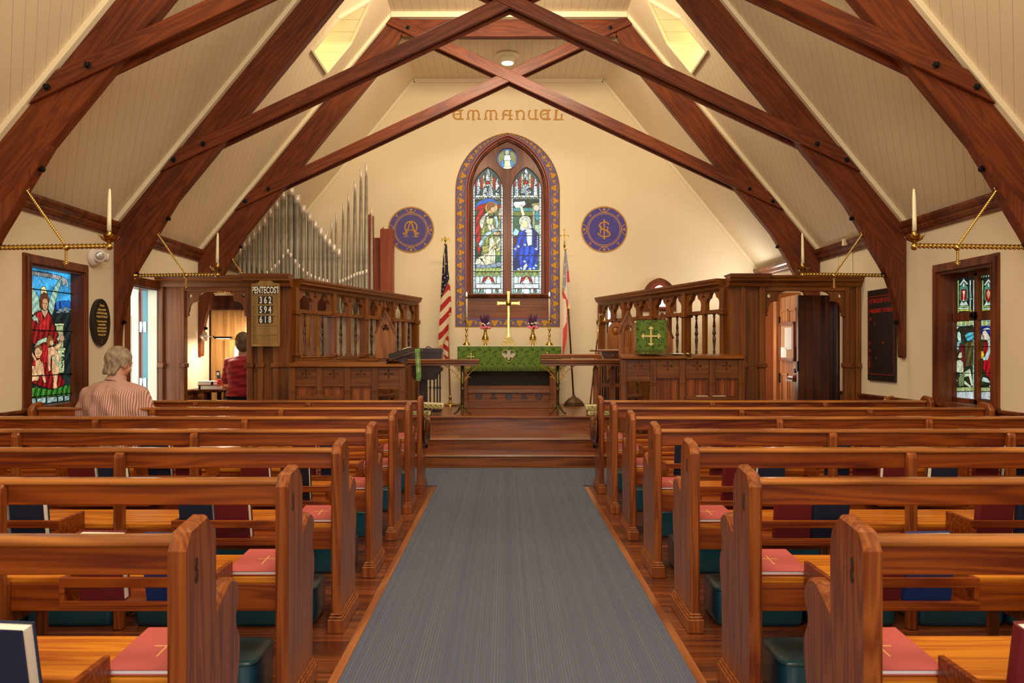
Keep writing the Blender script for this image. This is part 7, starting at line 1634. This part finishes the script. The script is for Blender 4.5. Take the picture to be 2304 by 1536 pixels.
o = M().box(PX(1775,9.8), PX(1800,9.8), 9.68, 9.92, zq-.025, zq).box(PX(1790,9.8), PX(1794,9.8), 9.76, 9.84, 0, zq-.025).build('cushion_shelf', 'oak_flat'); tag(o, 'narrow stand carrying the brown leather cushion in the vestry doorway', 'stand'); origin_to(o, (PX(1790,9.8), 9.8, 0))
# oak chair back showing over the front right pew
t = thing('oak_chair', 'light oak chair with a curved top rail behind the front right pew', 'chair', (3.5, 8.1, 0))
Dq = 8.1; xa_, xb_ = PX(1990,Dq), PX(2034,Dq); zq = PZ(890,Dq)
m = M(); n = 10; vs = []
for i in range(n+1):
    u = i/n; x_ = xa_+(xb_-xa_)*u; y_ = Dq+.05*(1-(2*u-1)**2); h_ = zq-.004*abs(2*u-1)*6
    vs += [(x_, y_, h_-.11), (x_, y_, h_), (x_, y_+.02, h_), (x_, y_+.02, h_-.11)]
m.add(vs, [(i*4+k, i*4+(k+1)%4, i*4+4+(k+1)%4, i*4+4+k) for i in range(n) for k in range(4)]+[(3,2,1,0), tuple(n*4+k for k in range(4))]); m.build('top_rail', 'chair_oak', t, bevel=.004)
for a in (xa_+.01, xb_-.01): M().tube([(a, Dq+.02, 0), (a, Dq+.01, .44), (a, Dq, zq-.03)], .016, 8).build('leg', 'chair_oak', t)
for a in (xa_, xb_): M().tube([(a, Dq-.38, 0), (a, Dq-.36, .43)], .016, 8).build('leg', 'chair_oak', t)
M().box(xa_-.03, xb_+.03, Dq-.40, Dq+.03, .43, .455).build('seat', 'chair_oak', t, bevel=.01)
for k in range(4): a = xa_+(xb_-xa_)*(k+1)/5; M().tube([(a, Dq+.02, .45), (a, Dq+.045, zq-.09)], .007, 6).build('back_spindle', 'chair_oak', t)
# ============================================================ PEWS
NEAR = [7.25-.893*k for k in range(7)]          # back edge of each pew, front row first
ORD = ['front', 'second', 'third', 'fourth', 'fifth', 'sixth', 'nearest']
def make_pew(s):
    t = thing('pew', 'x', 'pew', (0, 0, 0), 0, 'wooden pews')
    bx_ = lambda m, a, b, y0, y1, z0, z1: m.box(*sorted((s*a, s*b)), y0, y1, z0, z1)
    prof = [(0,.07),(0,.792),(.036,.836),(.150,.850),(.200,.808),(.215,.770),(.215,.600),(.300,.642),(.330,.644)]
    arm = smooth([(.330,.644),(.372,.628),(.396,.596),(.390,.560),(.370,.530),(.378,.500),(.398,.470),(.402,.430),(.392,.380),(.375,.33)], 3)[1:]
    prof += arm+[(.365,.07)]
    for xa, xb, nm in ((.775,.818,'aisle'), (3.665,3.708,'wall')):
        M().prism(prof, 'yz', *sorted((s*xa, s*xb))).build('end_panel', 'pew_end_pine', t, bevel=.009)
        m = M(); bx_(m, xa-.014, xb+.014, -.012, .382, 0, .062); bx_(m, xa-.009, xb+.009, -.008, .376, .062, .074); bx_(m, xa-.004, xb+.004, -.004, .371, .074, .086)
        m.build('plinth', 'pew_end_pine', t, bevel=.004)
    m = M(); xs = s*.7742
    P = arc(.075, .752, .008, -20, 200, 6)+arc(.070, .725, .010, 160, 340, 6)
    m.prism([(.068,.762),(.078,.760),(.079,.742),(.074,.736),(.082,.728),(.080,.706),(.070,.700),(.064,.712),(.069,.728),(.064,.742)], 'yz', *sorted((xs-s*.001, xs+s*.004))); m.build('notch_shade_patch', mat('notch_shade', (.035,.012,.005), .6), t)  # raised dark patch stands in for the shade inside a small slot
    x0, x1 = .815, 3.66
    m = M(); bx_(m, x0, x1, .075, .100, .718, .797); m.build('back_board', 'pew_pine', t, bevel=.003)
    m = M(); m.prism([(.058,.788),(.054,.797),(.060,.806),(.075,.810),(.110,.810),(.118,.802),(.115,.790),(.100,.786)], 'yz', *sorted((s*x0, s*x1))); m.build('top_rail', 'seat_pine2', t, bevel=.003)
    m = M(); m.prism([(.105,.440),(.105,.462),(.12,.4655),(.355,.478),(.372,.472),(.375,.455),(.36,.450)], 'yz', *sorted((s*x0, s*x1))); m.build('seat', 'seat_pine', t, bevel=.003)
    m = M(); bx_(m, x0, x1, .100, .122, .345, .441); m.build('apron', 'pew_pine', t, bevel=.002)
    for xp in (1.755, 2.745):
        m = M(); m.prism([(.030,0),(.074,0),(.074,.782),(.060,.792),(.045,.793),(.034,.784),(.030,.770)], 'yz', *sorted((s*xp, s*(xp+.042)))); m.build('post', 'pew_end_pine', t, bevel=.006)
        m = M(); bx_(m, xp+.006, xp+.036, .074, .36, .30, .445); bx_(m, xp+.008, xp+.034, .30, .34, 0, .31); m.build('seat_support', 'pew_end_pine', t)
    for a, b in ((.99,1.475), (1.955,2.435), (2.92,3.40)):
        m = M(); bx_(m, a, b, -.125, -.108, .490, .522); bx_(m, a, b, -.125, .100, .415, .430); bx_(m, a, b, -.125, -.108, .430, .445)
        for xx in (a+.001, b-.017): bx_(m, xx, xx+.016, -.1235, .10, .416, .5205)
        m.build('book_rack', 'pew_pine', t, bevel=.002)
    return t
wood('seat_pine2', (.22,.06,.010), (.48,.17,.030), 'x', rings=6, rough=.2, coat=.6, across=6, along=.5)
for s, side in ((-1, 'left'), (1, 'right')):
    p0 = make_pew(s); p0.location = (0, NEAR[0], 0); p0['label'] = 'front wooden pew on the %s side of the aisle' % side
    for k in range(1, 7): dup(p0, (0, NEAR[k], 0), label='%s wooden pew %son the %s side of the aisle' % (ORD[k], 'from the front ' if k < 6 else 'to the viewer ', side))
# ------------------------------------------------------------ collection plates on the front pew ends
for s, side in ((-1, 'left'), (1, 'right')):
    t = thing('collection_plate', 'turned dark wooden collection plate hung on the front %s pew end' % side, 'plate', (s*.775, NEAR[0]+.21, .40), 0, 'wooden collection plates')
    X = s*.774; d = -s
    M().lathe([(.05,0),(.135,d*.006),(.150,d*.014),(.146,d*.020),(.118,d*.026),(.105,d*.034),(.098,d*.052),(.06,d*.060),(.01,d*.062)], (X, NEAR[0]+.21, .545), 'x', 32).build('plate_body', 'plate_wood' if 'plate_wood' in MATS else wood('plate_wood', (.05,.012,.004), (.16,.045,.012), 'z', rings=4, rough=.12, coat=.8), t)
    M().box(*sorted((X+d*.0, X+d*.03)), NEAR[0]+.195, NEAR[0]+.225, .375, .395).box(*sorted((X+d*.022, X+d*.03)), NEAR[0]+.195, NEAR[0]+.225, .375, .415).build('plate_bracket', 'iron', t)
# ------------------------------------------------------------ hymnals and books in the racks
def make_book(kind, wd, ht, th, spine):
    """stands upright in local frame: cover faces -Y, base at z=0"""
    t = thing('hymnal', 'x', 'book', (0,0,0)); cl = {'maroon':'maroon_cloth','navy':'navy_cloth','black':'black_cloth','blue':'blue_cloth'}[kind]
    c = .0035; m = M(); m.box(-wd/2, wd/2, 0, c, 0, ht); m.box(-wd/2, wd/2, th-c, th, 0, ht)
    xs = -wd/2 if spine < 0 else wd/2; m.prism([(xs, 0),(xs, th),(xs-(-spine)*-.0+spine*.005, th*.8),(xs+spine*.007, th*.5),(xs+spine*.005, th*.2)], 'xy', 0, ht)
    m.build('cover', cl, t, False, bevel=.0008)
    M().box(-wd/2+(.002 if spine < 0 else .006), wd/2-(.006 if spine < 0 else .002), c, th-c, .004, ht-.006).build('pages', 'page_edge', t, False)
    return t
def book_copy(proto, name_lab, x, y, z, lean, rz=0, group=None):
    o = dup(proto, (x, y, z), rz, name_lab, group); o.rotation_euler = (-lean, 0, rz); return o
PB_ = {}
for kd in ('maroon','navy','black','blue'):
    for sp__ in (-1, 1):
        PB_[kd, sp__] = make_book(kd, .152, .225, .042, sp__)
BOOKS = {   # (side, row): list of (left x, kind, spine side)
 (-1,6): [(-1.222,'navy',-1)], (1,6): [(1.065,'maroon',-1), (1.235,'navy',-1)],
 (-1,5): [(-1.440,'maroon',-1),(-1.215,'blue',-1)], (1,5): [(1.090,'maroon',-1),(1.262,'blue',-1)],
 (-1,4): [(-1.455,'navy',-1),(-1.300,'maroon',-1),(-2.184,'navy',-1),(-2.345,'maroon',-1)],
 (1,4): [(1.128,'maroon',-1),(1.290,'navy',-1),(2.005,'maroon',-1),(2.175,'navy',-1)],
 (-1,3): [(-1.460,'maroon',-1),(-1.255,'black',-1),(-2.395,'maroon',-1),(-2.238,'navy',-1)],
 (1,3): [(1.134,'maroon',-1),(1.306,'navy',1),(1.990,'maroon',1),(2.240,'navy',1)],
 (-1,2): [(-1.420,'maroon',-1),(-1.240,'navy',-1),(-2.36,'navy',-1),(-2.18,'maroon',1)],
 (1,2): [(1.060,'navy',-1),(1.290,'maroon',-1),(2.04,'navy',-1),(2.22,'maroon',-1),(3.0,'maroon',-1),(3.18,'navy',1)]}
R = random.Random(11)
for (s, row), lst in BOOKS.items():
    seen = {}
    for i, (x, kd, sp__) in enumerate(sorted(lst)):
        ax = abs(x+.076); rack = 'aisle-side rack' if ax < 1.5 else ('middle rack' if ax < 2.5 else 'wall-side rack')
        lab = '%s hymnal upright in the %s behind the %s %s pew' % (kd, rack, ORD[row], 'left' if s < 0 else 'right')
        # slide along so it stays inside the rack
        book_copy(PB_[kd, sp__], lab, x+.076, NEAR[row]-.072+R.uniform(-.012,.01), .4305, -R.uniform(.10,.22), R.uniform(.06,.13)*s, 'hymnals in the pew racks')
for o in PB_.values():
    for k in kids(o): bpy.data.objects.remove(k)
    bpy.data.objects.remove(o)
# gold title on the two blue-black hymnals nearest the eye
for (s, row, x) in ((1, 4, 1.290), (-1, 4, -1.455)):
    q = text_m('The Hymnal 1982', .017, .95, .0006).moved(Matrix.Translation((x+.082, NEAR[row]-.0805-.012, .4305+.185)) @ Matrix.Rotation(pi/2+.12, 4, 'X'))
    for o in bpy.data.objects:
        if o.type == 'EMPTY' and o.name.startswith('hymnal') and abs(o.location.x-(x+.076)) < .002 and abs(o.location.y-NEAR[row]) < .2:
            q = text_m('The Hymnal 1982', .0165, .95, .0006).moved(frame_mtx((0, -.0006, .178), (1,0,0), (0,0,1))); q.build('title_lettering', 'gold_line', o, False); break
# ------------------------------------------------------------ red folders on the seats
def make_folder():
    t = thing('prayer_folder', 'x', 'book', (0,0,0)); w_, l_ = .205, .265
    M().box(-w_/2, w_/2, 0, l_, 0, .003).box(-w_/2, w_/2, 0, l_, .012, .0155).box(-w_/2, -w_/2+.003, 0, l_, .003, .012).build('cover', 'red_folder', t, False, bevel=.001)
    M().box(-w_/2+.003, w_/2-.004, .004, l_-.004, .003, .012).build('pages', 'paper', t, False)
    m = M().box(-.0018, .0018, .075, .175, .0155, .0162).box(-.032, .032, .138, .1415, .0155, .0162); m.build('gold_cross', 'gold_line', t, False); return t
f0 = make_folder(); first = True
for s, side in ((-1, 'left'), (1, 'right')):
    for k in range(7):
        lab = 'red prayer folder with thin gold cross lying on the %s %s pew seat' % (ORD[k], side)
        if first: o = f0; o['label'] = lab; first = False
        else: o = dup(f0, label=lab)
        o['group'] = 'red folders on the pew seats'; o.location = (s*.915, NEAR[k]+.108, .4672); o.rotation_euler = (.052, 0, R.uniform(-.02,.02) if k < 6 else 0)
# ------------------------------------------------------------ teal kneelers
def make_kneeler():
    t = thing('kneeler', 'x', 'kneeler', (0,0,0)); L_, W_2, H_ = .40, .27, .175; nx_, nz = 14, 6
    m = M(); vs = []; n = 28; lev = [(0,.96),(.02,1.0),(.06,1.01),(.12,1.01),(.155,1.0),(.163,.992)]
    def ring(z, k):
        out = []
        for i in range(n):
            a = 2*pi*i/n; c_, s_ = cos(a), sin(a); e = .22
            out.append((L_/2*k*np.sign(c_)*abs(c_)**e, W_2/2*k*np.sign(s_)*abs(s_)**e, z))
        return out
    for z, k in lev: vs += ring(z, k)
    m.add(vs, [(j*n+i, j*n+(i+1)%n, (j+1)*n+(i+1)%n, (j+1)*n+i) for j in range(len(lev)-1) for i in range(n)]+[tuple(range(n-1,-1,-1))], True); m.build('kneeler_body', 'teal_vinyl', t, False)
    m = M(); vs = []; lev = [(.163,.992),(.168,.98),(.173,.93),(.177,.75),(.179,.4),(.180,.05)]
    for z, k in lev: vs += ring(z, k)
    m.add(vs, [(j*n+i, j*n+(i+1)%n, (j+1)*n+(i+1)%n, (j+1)*n+i) for j in range(len(lev)-1) for i in range(n)]+[tuple(range((len(lev)-1)*n, len(lev)*n))], True); m.build('kneeler_top', mat('teal_top_sheen', (.024,.085,.105), .35, coat=.2, bump=.3, bscale=9, var=.3, vscale=5), t, False)  # greyer colour of the top has its reflection painted in
    r_ = ring(.164, 1.0); M().tube(r_+[r_[0]], .0035, 6, caps=False).build('piping', 'piping', t, False); return t
k0 = make_kneeler(); first = True
for s, side in ((-1, 'left'), (1, 'right')):
    for k in range(6):
        for j, xc_ in enumerate((1.11, 1.535, 2.02, 2.44) if k >= 3 else (1.11,)):
            pos = ('nearest the aisle', 'second from the aisle', 'third from the aisle', 'fourth from the aisle')[j]
            lab = 'teal vinyl kneeler %s under the %s %s pew' % (pos, ORD[k], side)
            if first: o = k0; o['label'] = lab; first = False
            else: o = dup(k0, label=lab)
            o['group'] = 'teal kneelers on the floor under the pews'; o.location = (s*xc_, NEAR[k]+.138+.075, 0)
            if abs(xc_-1.535) < .01: o.location.x = s*1.53
# ============================================================ PEOPLE
def blob(m, vox=.012, sm=6):
    me = bpy.data.meshes.new('b'); me.from_pydata(m.v, [], m.f); o = bpy.data.objects.new('b', me); COL.objects.link(o)
    bm = bmesh.new(); bm.from_mesh(me); bmesh.ops.recalc_face_normals(bm, faces=bm.faces); bm.to_mesh(me); bm.free()
    r_ = o.modifiers.new('r', 'REMESH'); r_.mode = 'VOXEL'; r_.voxel_size = vox; s_ = o.modifiers.new('s', 'SMOOTH'); s_.factor = .6; s_.iterations = sm
    dg = bpy.context.evaluated_depsgraph_get(); dg.update(); e = bpy.data.meshes.new_from_object(o.evaluated_get(dg)); bpy.data.objects.remove(o); bpy.data.meshes.remove(me)
    out = M(); out.add([v.co[:] for v in e.vertices], [tuple(p.vertices) for p in e.polygons], True); bpy.data.meshes.remove(e); return out
def hand(m, wrist, d, side, up=(0,0,1), sc=1.0):
    """palm, four bent fingers of different length and a thumb from the side of the palm"""
    w_, d, up = Vector(wrist), Vector(d).normalized(), Vector(up); sd = d.cross(up).normalized()*side; up = sd.cross(d).normalized()*side
    m.tube([w_, w_+d*.04*sc, w_+d*.085*sc], [.026*sc,.036*sc,.036*sc], 12, .45, ref=tuple(up), round_=True)
    for i, (o_, L_) in enumerate(((-.028,.068),(-.0095,.078),(.0095,.074),(.027,.058))):
        b = w_+d*.085*sc+sd*o_*sc; m.tube([b-d*.02*sc, b, b+d*L_*.45*sc-up*.006*sc, b+d*L_*.8*sc-up*.022*sc, b+d*L_*.92*sc-up*.036*sc], [.0095*sc,.0092*sc,.0086*sc,.0078*sc,.007*sc], 8, round_=True)
    b = w_+d*.025*sc-sd*.028*sc; m.tube([b, b+d*.028*sc-sd*.02*sc, b+d*.058*sc-sd*.022*sc-up*.008*sc], [.0125*sc,.0105*sc,.0085*sc], 8, round_=True)
def head(m, c, tilt, turn, sc=1.0):
    """c = centre of skull; returns transform"""
    T = Matrix.Translation(c) @ Matrix.Rotation(turn, 4, 'Z') @ Matrix.Rotation(-tilt, 4, 'X') @ Matrix.Scale(sc, 4)
    q = M(); q.ball((0,-.005,.01), .095, 20, (.80,1.0,1.02)); q.ball((0,.030,-.045), .070, 16, (.80,.90,.95)); q.ball((0,.055,-.095), .032, 12, (1,.8,.7))
    q.tube([(0,.085,.005),(0,.108,-.030),(0,.100,-.040)], [.009,.014,.010], 10, round_=True)
    for s_ in (-1, 1):
        q.ball((s_*.078,.0,-.018), .030, 12, (.32,.62,1.0)); q.ball((s_*.036,.072,.022), .022, 10, (1.2,.5,.5)); q.ball((s_*.040,.062,-.035), .024, 10, (1,.7,.9))
    q.tube([(-.022,.084,-.066),(0,.092,-.068),(.022,.084,-.066)], [.006,.009,.006], 8, round_=True)
    q.moved(T); m.add(q.v, q.f, True); return T
def face_bits(T, parent):
    for s_ in (-1, 1): M().ball((s_*.031,.078,.004), .0115, 10).moved(T).build('eye', 'paper', parent); M().ball((s_*.031,.0875,.004), .0055, 8).moved(T).build('iris', 'black_plastic', parent)
def hair_mesh(base, T, rough, seed):
    """lock-like relief on a blob"""
    out = []
    Ti = T.inverted()
    for v in base.v:
        p = Ti @ Vector(v); a = math.atan2(p.x, -p.y); r = rough*(sin(a*14+p.z*40+seed)+.6*sin(a*27-p.z*90+seed*2)+.5*sin(p.z*130+a*9))
        n = p.normalized(); out.append(tuple(T @ (p+n*r)))
    base.v = out; return base
nt_ = None
def striped(name, c1, c2, freq, ax=0):
    m = bpy.data.materials.new(name); m.use_nodes = True; nt = m.node_tree; N = nt.nodes; L = nt.links; b = N['Principled BSDF']
    tc = N.new('ShaderNodeTexCoord'); sp = N.new('ShaderNodeSeparateXYZ')
    no = N.new('ShaderNodeTexNoise'); no.inputs['Scale'].default_value = 5; L.new(tc.outputs['Object'], no.inputs['Vector'])
    vm = N.new('ShaderNodeVectorMath'); vm.operation = 'MULTIPLY_ADD'; vm.inputs[1].default_value = (.012,.012,.012); L.new(no.outputs['Color'], vm.inputs[0]); L.new(tc.outputs['Object'], vm.inputs[2]); L.new(vm.outputs[0], sp.inputs[0])
    # vertical stripes below the yoke, stripes across on the yoke
    gt = N.new('ShaderNodeMath'); gt.operation = 'GREATER_THAN'; gt.inputs[1].default_value = .475; L.new(sp.outputs[2], gt.inputs[0])
    def wv(sock, f):
        mu = N.new('ShaderNodeMath'); mu.operation = 'MULTIPLY'; mu.inputs[1].default_value = f; L.new(sock, mu.inputs[0]); si = N.new('ShaderNodeMath'); si.operation = 'SINE'; L.new(mu.outputs[0], si.inputs[0]); return si.outputs[0]
    a_ = wv(sp.outputs[0], freq*6.283); 
    ad = N.new('ShaderNodeMath'); ad.operation = 'MULTIPLY_ADD'; ad.inputs[1].default_value = 1.0; L.new(sp.outputs[1], ad.inputs[0]); L.new(sp.outputs[2], ad.inputs[2])
    c_ = wv(ad.outputs[0], freq*6.283)
    mf = N.new('ShaderNodeMix'); L.new(gt.outputs[0], mf.inputs[0]); L.new(a_, mf.inputs[2]); L.new(c_, mf.inputs[3])
    r = N.new('ShaderNodeValToRGB'); e = r.color_ramp.elements; e[0].position = .38; e[1].position = .55; e[0].color = (*c1, 1); e[1].color = (*c2, 1)
    mr = N.new('ShaderNodeMapRange'); mr.inputs['From Min'].default_value = -1; L.new(mf.outputs[0], mr.inputs['Value']); L.new(mr.outputs[0], r.inputs['Fac']); L.new(r.outputs['Color'], b.inputs['Base Color'])
    b.inputs['Roughness'].default_value = .85; MATS[name] = m; return m
striped('striped_shirt', srgb(176,100,88), srgb(206,184,166), 66)
# --- the man in the second pew on the left
mx0, my0 = -3.09, 6.50
t = thing('person', 'grey-haired man in a red and white striped shirt seated at left, back to us', 'person', (mx0, my0, .47))
hc = Vector((mx0+.012, my0+.035, 1.150)); sh_z = .955
sk = M(); T = head(sk, hc, .32, -.55)
sk.tube([(mx0, my0-.02, .98), (mx0+.005, my0, 1.04), (mx0+.01, my0+.02, 1.11)], [.062,.058,.056], 14)
sk.tube([(mx0, my0-.02, .52), (mx0, my0-.03, .70), (mx0, my0-.04, .88), (mx0, my0-.02, .97)], [.15,.15,.17,.10], 16, .62, ref=(0,1,0))
for s_ in (-1, 1):
    S_, E_, W__ = Vector((mx0+s_*.195, my0-.015, .915)), Vector((mx0+s_*.262, my0-.005, .66)), Vector((mx0+s_*.12, my0+.24, .60))
    sk.tube([(mx0+s_*.05, my0-.02, .92), S_, S_.lerp(E_,.5), E_], [.07,.062,.052,.044], 12, round_=True); sk.tube([E_, E_.lerp(W__,.5), W__], [.044,.038,.028], 12, round_=True)
    hand(sk, W__, Vector((-s_*.5,.6,-.05)), s_)
    H_, K_, A__ = Vector((mx0+s_*.09, my0+.02, .54)), Vector((mx0+s_*.13, my0+.42, .535)), Vector((mx0+s_*.13, my0+.44, .10))
    sk.tube([H_, K_], [.085,.062], 12, round_=True); sk.tube([K_, K_.lerp(A__,.35), A__], [.058,.056,.040], 12, round_=True)
blob(sk, .0085, 3).build('body', 'skin', t); face_bits(T, t)
h = M(); h.ball((0,-.022,.030), .100, 22, (.88,1.05,1.0)); h.ball((0,-.052,-.030), .078, 16, (1.0,.62,1.05)); 
for s_ in (-1, 1): h.ball((s_*.068,-.015,.0), .040, 12, (.55,1.1,1.1))
for k in range(16): a = k/15*2.6-1.3; h.ball((sin(a)*.068, -.05-cos(a)*.028, -.088+.008*sin(k*2.3)), .020, 8, (1,.8,1.3))
h.moved(T); hb = hair_mesh(blob(h, .007, 2), T, .0032, 1.0); hb.build('hair', 'grey_hair', t)
sh = M()
sh.tube([(mx0, my0-.02, .50), (mx0, my0-.035, .62), (mx0, my0-.05, .80), (mx0, my0-.045, .90), (mx0, my0-.03, .965), (mx0+.004, my0-.012, 1.015)], [.215,.215,.225,.215,.150,.078], 24, .62, ref=(0,1,0))
for s_ in (-1, 1):
    S_, E_, W__ = Vector((mx0+s_*.185, my0-.02, .905)), Vector((mx0+s_*.262, my0-.005, .66)), Vector((mx0+s_*.15, my0+.18, .61))
    sh.tube([(mx0+s_*.04, my0-.025, .955), S_, S_.lerp(E_,.5)+Vector((s_*.012,0,0)), E_], [.075,.080,.072,.066], 14, round_=True); sh.tube([E_, W__], [.066,.05], 12, round_=True)
sb = blob(sh, .011, 5)
ov_ = []
for v in sb.v:      # soft cloth folds
    k = .006*sin(v[0]*38+v[2]*30)+.005*sin((v[0]-mx0)*70*(1 if v[0] > mx0 else -1)+v[2]*16); d_ = Vector((v[0]-mx0, v[1]-my0, 0)); d_ = d_.normalized() if d_.length > .01 else d_; ov_.append((v[0]+d_.x*k, v[1]+d_.y*k, v[2]))
sb.v = ov_; so = sb.build('shirt', 'striped_shirt', t)
cl = M(); cl.tube([(mx0+.004, my0-.016, .998), (mx0+.008, my0-.008, 1.022), (mx0+.010, my0+.002, 1.050)], [.084,.074,.068], 20, .95, caps=False); cl.build('shirt_collar', 'striped_shirt', t)
tr_ = M()
for s_ in (-1, 1):
    H_, K_, A__ = Vector((mx0+s_*.09, my0+.0, .55)), Vector((mx0+s_*.13, my0+.42, .54)), Vector((mx0+s_*.13, my0+.44, .11)); tr_.tube([H_, K_], [.098,.074], 12, round_=True); tr_.tube([K_, A__], [.074,.058], 12, round_=True)
tr_.tube([(mx0-.12, my0+.0, .56), (mx0+.12, my0+.0, .56)], [.095,.095], 12, round_=True); blob(tr_, .014, 3).build('trousers', 'grey_trousers', t)
for s_ in (-1, 1):
    m = M(); m.tube([(mx0+s_*.13, my0+.40, .045), (mx0+s_*.13, my0+.50, .045), (mx0+s_*.135, my0+.60, .035)], [.045,.046,.036], 12, .9, round_=True); m.build('shoe', 'black_cloth', t)
# --- the organist
wx, wy = -3.115, 9.70
t = thing('person', 'short-haired woman in a red top at the organ, seen from behind through the doorway', 'person', (wx, wy, .66))
sk = M(); T = head(sk, Vector((wx+.0, wy+.03, 1.335)), .18, .25, .93)
sk.tube([(wx, wy, 1.14), (wx, wy+.015, 1.27)], [.052,.048], 12)
sk.tube([(wx, wy, .72), (wx, wy-.01, .86), (wx, wy, 1.02), (wx, wy, 1.15)], [.15,.12,.15,.08], 16, .62, ref=(0,1,0))
for s_ in (-1, 1):
    S_, E_, W__ = Vector((wx+s_*.155, wy, 1.125)), Vector((wx+s_*.205, wy+.04, .90)), Vector((wx+s_*.13, wy+.30, .92))
    sk.tube([(wx+s_*.04, wy, 1.13), S_, E_], [.05,.046,.036], 12, round_=True); sk.tube([E_, W__], [.036,.024], 12, round_=True); hand(sk, W__, (0,1,-.15), s_, sc=.92)
    H_, K_, A__ = Vector((wx+s_*.08, wy+.02, .74)), Vector((wx+s_*.10, wy+.38, .72)), Vector((wx+s_*.10, wy+.36, .32)); sk.tube([H_, K_], [.08,.055], 12, round_=True); sk.tube([K_, A__], [.05,.036], 12, round_=True)
blob(sk, .0085, 3).build('body', 'skin', t); face_bits(T, t)
h = M(); h.ball((0,-.020,.032), .106, 22, (.90,1.05,1.02)); h.ball((0,-.045,-.035), .085, 16, (1.0,.75,1.05)); 
for s_ in (-1, 1): h.ball((s_*.070,-.005,-.01), .046, 12, (.6,1.1,1.2))
h.moved(T); hair_mesh(blob(h, .008, 3), T, .0018, 2.0).build('hair', 'brown_hair', t)
sh = M(); sh.tube([(wx, wy, .715), (wx, wy, .76), (wx, wy-.015, .88), (wx, wy-.01, 1.02), (wx, wy-.005, 1.13), (wx, wy, 1.18)], [.195,.190,.158,.182,.165,.070], 24, .66, ref=(0,1,0))
for s_ in (-1, 1):
    S_, E_, W__ = Vector((wx+s_*.155, wy-.002, 1.115)), Vector((wx+s_*.210, wy+.04, .90)), Vector((wx+s_*.14, wy+.26, .92)); sh.tube([(wx+s_*.03, wy, 1.135), S_, E_], [.058,.064,.052], 14, round_=True); sh.tube([E_, W__], [.052,.040], 12, round_=True)
sb = blob(sh, .011, 5); sb.v = [(v[0], v[1]+.007*sin(v[2]*62+v[0]*14)+.004*sin(v[2]*110-v[0]*20), v[2]) for v in sb.v]; sb.build('red_top', 'red_knit', t)
tr_ = M(); tr_.tube([(wx-.10, wy+.02, .735), (wx+.10, wy+.02, .735)], [.10,.10], 12, round_=True)
for s_ in (-1, 1):
    H_, K_, A__ = Vector((wx+s_*.08, wy+.02, .745)), Vector((wx+s_*.10, wy+.38, .725)), Vector((wx+s_*.10, wy+.36, .33)); tr_.tube([H_, K_], [.095,.072], 12, round_=True); tr_.tube([K_, A__], [.068,.055], 12, round_=True)
blob(tr_, .013, 3).build('trousers', 'black_trousers', t)
for s_ in (-1, 1): M().tube([(wx+s_*.10, wy+.33, .29), (wx+s_*.10, wy+.42, .27), (wx+s_*.10, wy+.50, .26)], [.036,.038,.028], 12, .9, round_=True).build('shoe', 'black_cloth', t)
t = thing('organ_bench', 'dark wooden organ bench under the woman in red', 'bench', (wx, wy, 0))
M().box(wx-.40, wx+.40, wy-.13, wy+.15, .60, .64).build('seat', 'dark_oak', t, bevel=.004)
for a in (-.38, .34): M().box(wx+a, wx+a+.04, wy-.12, wy+.14, 0, .60).build('leg', 'dark_oak', t)
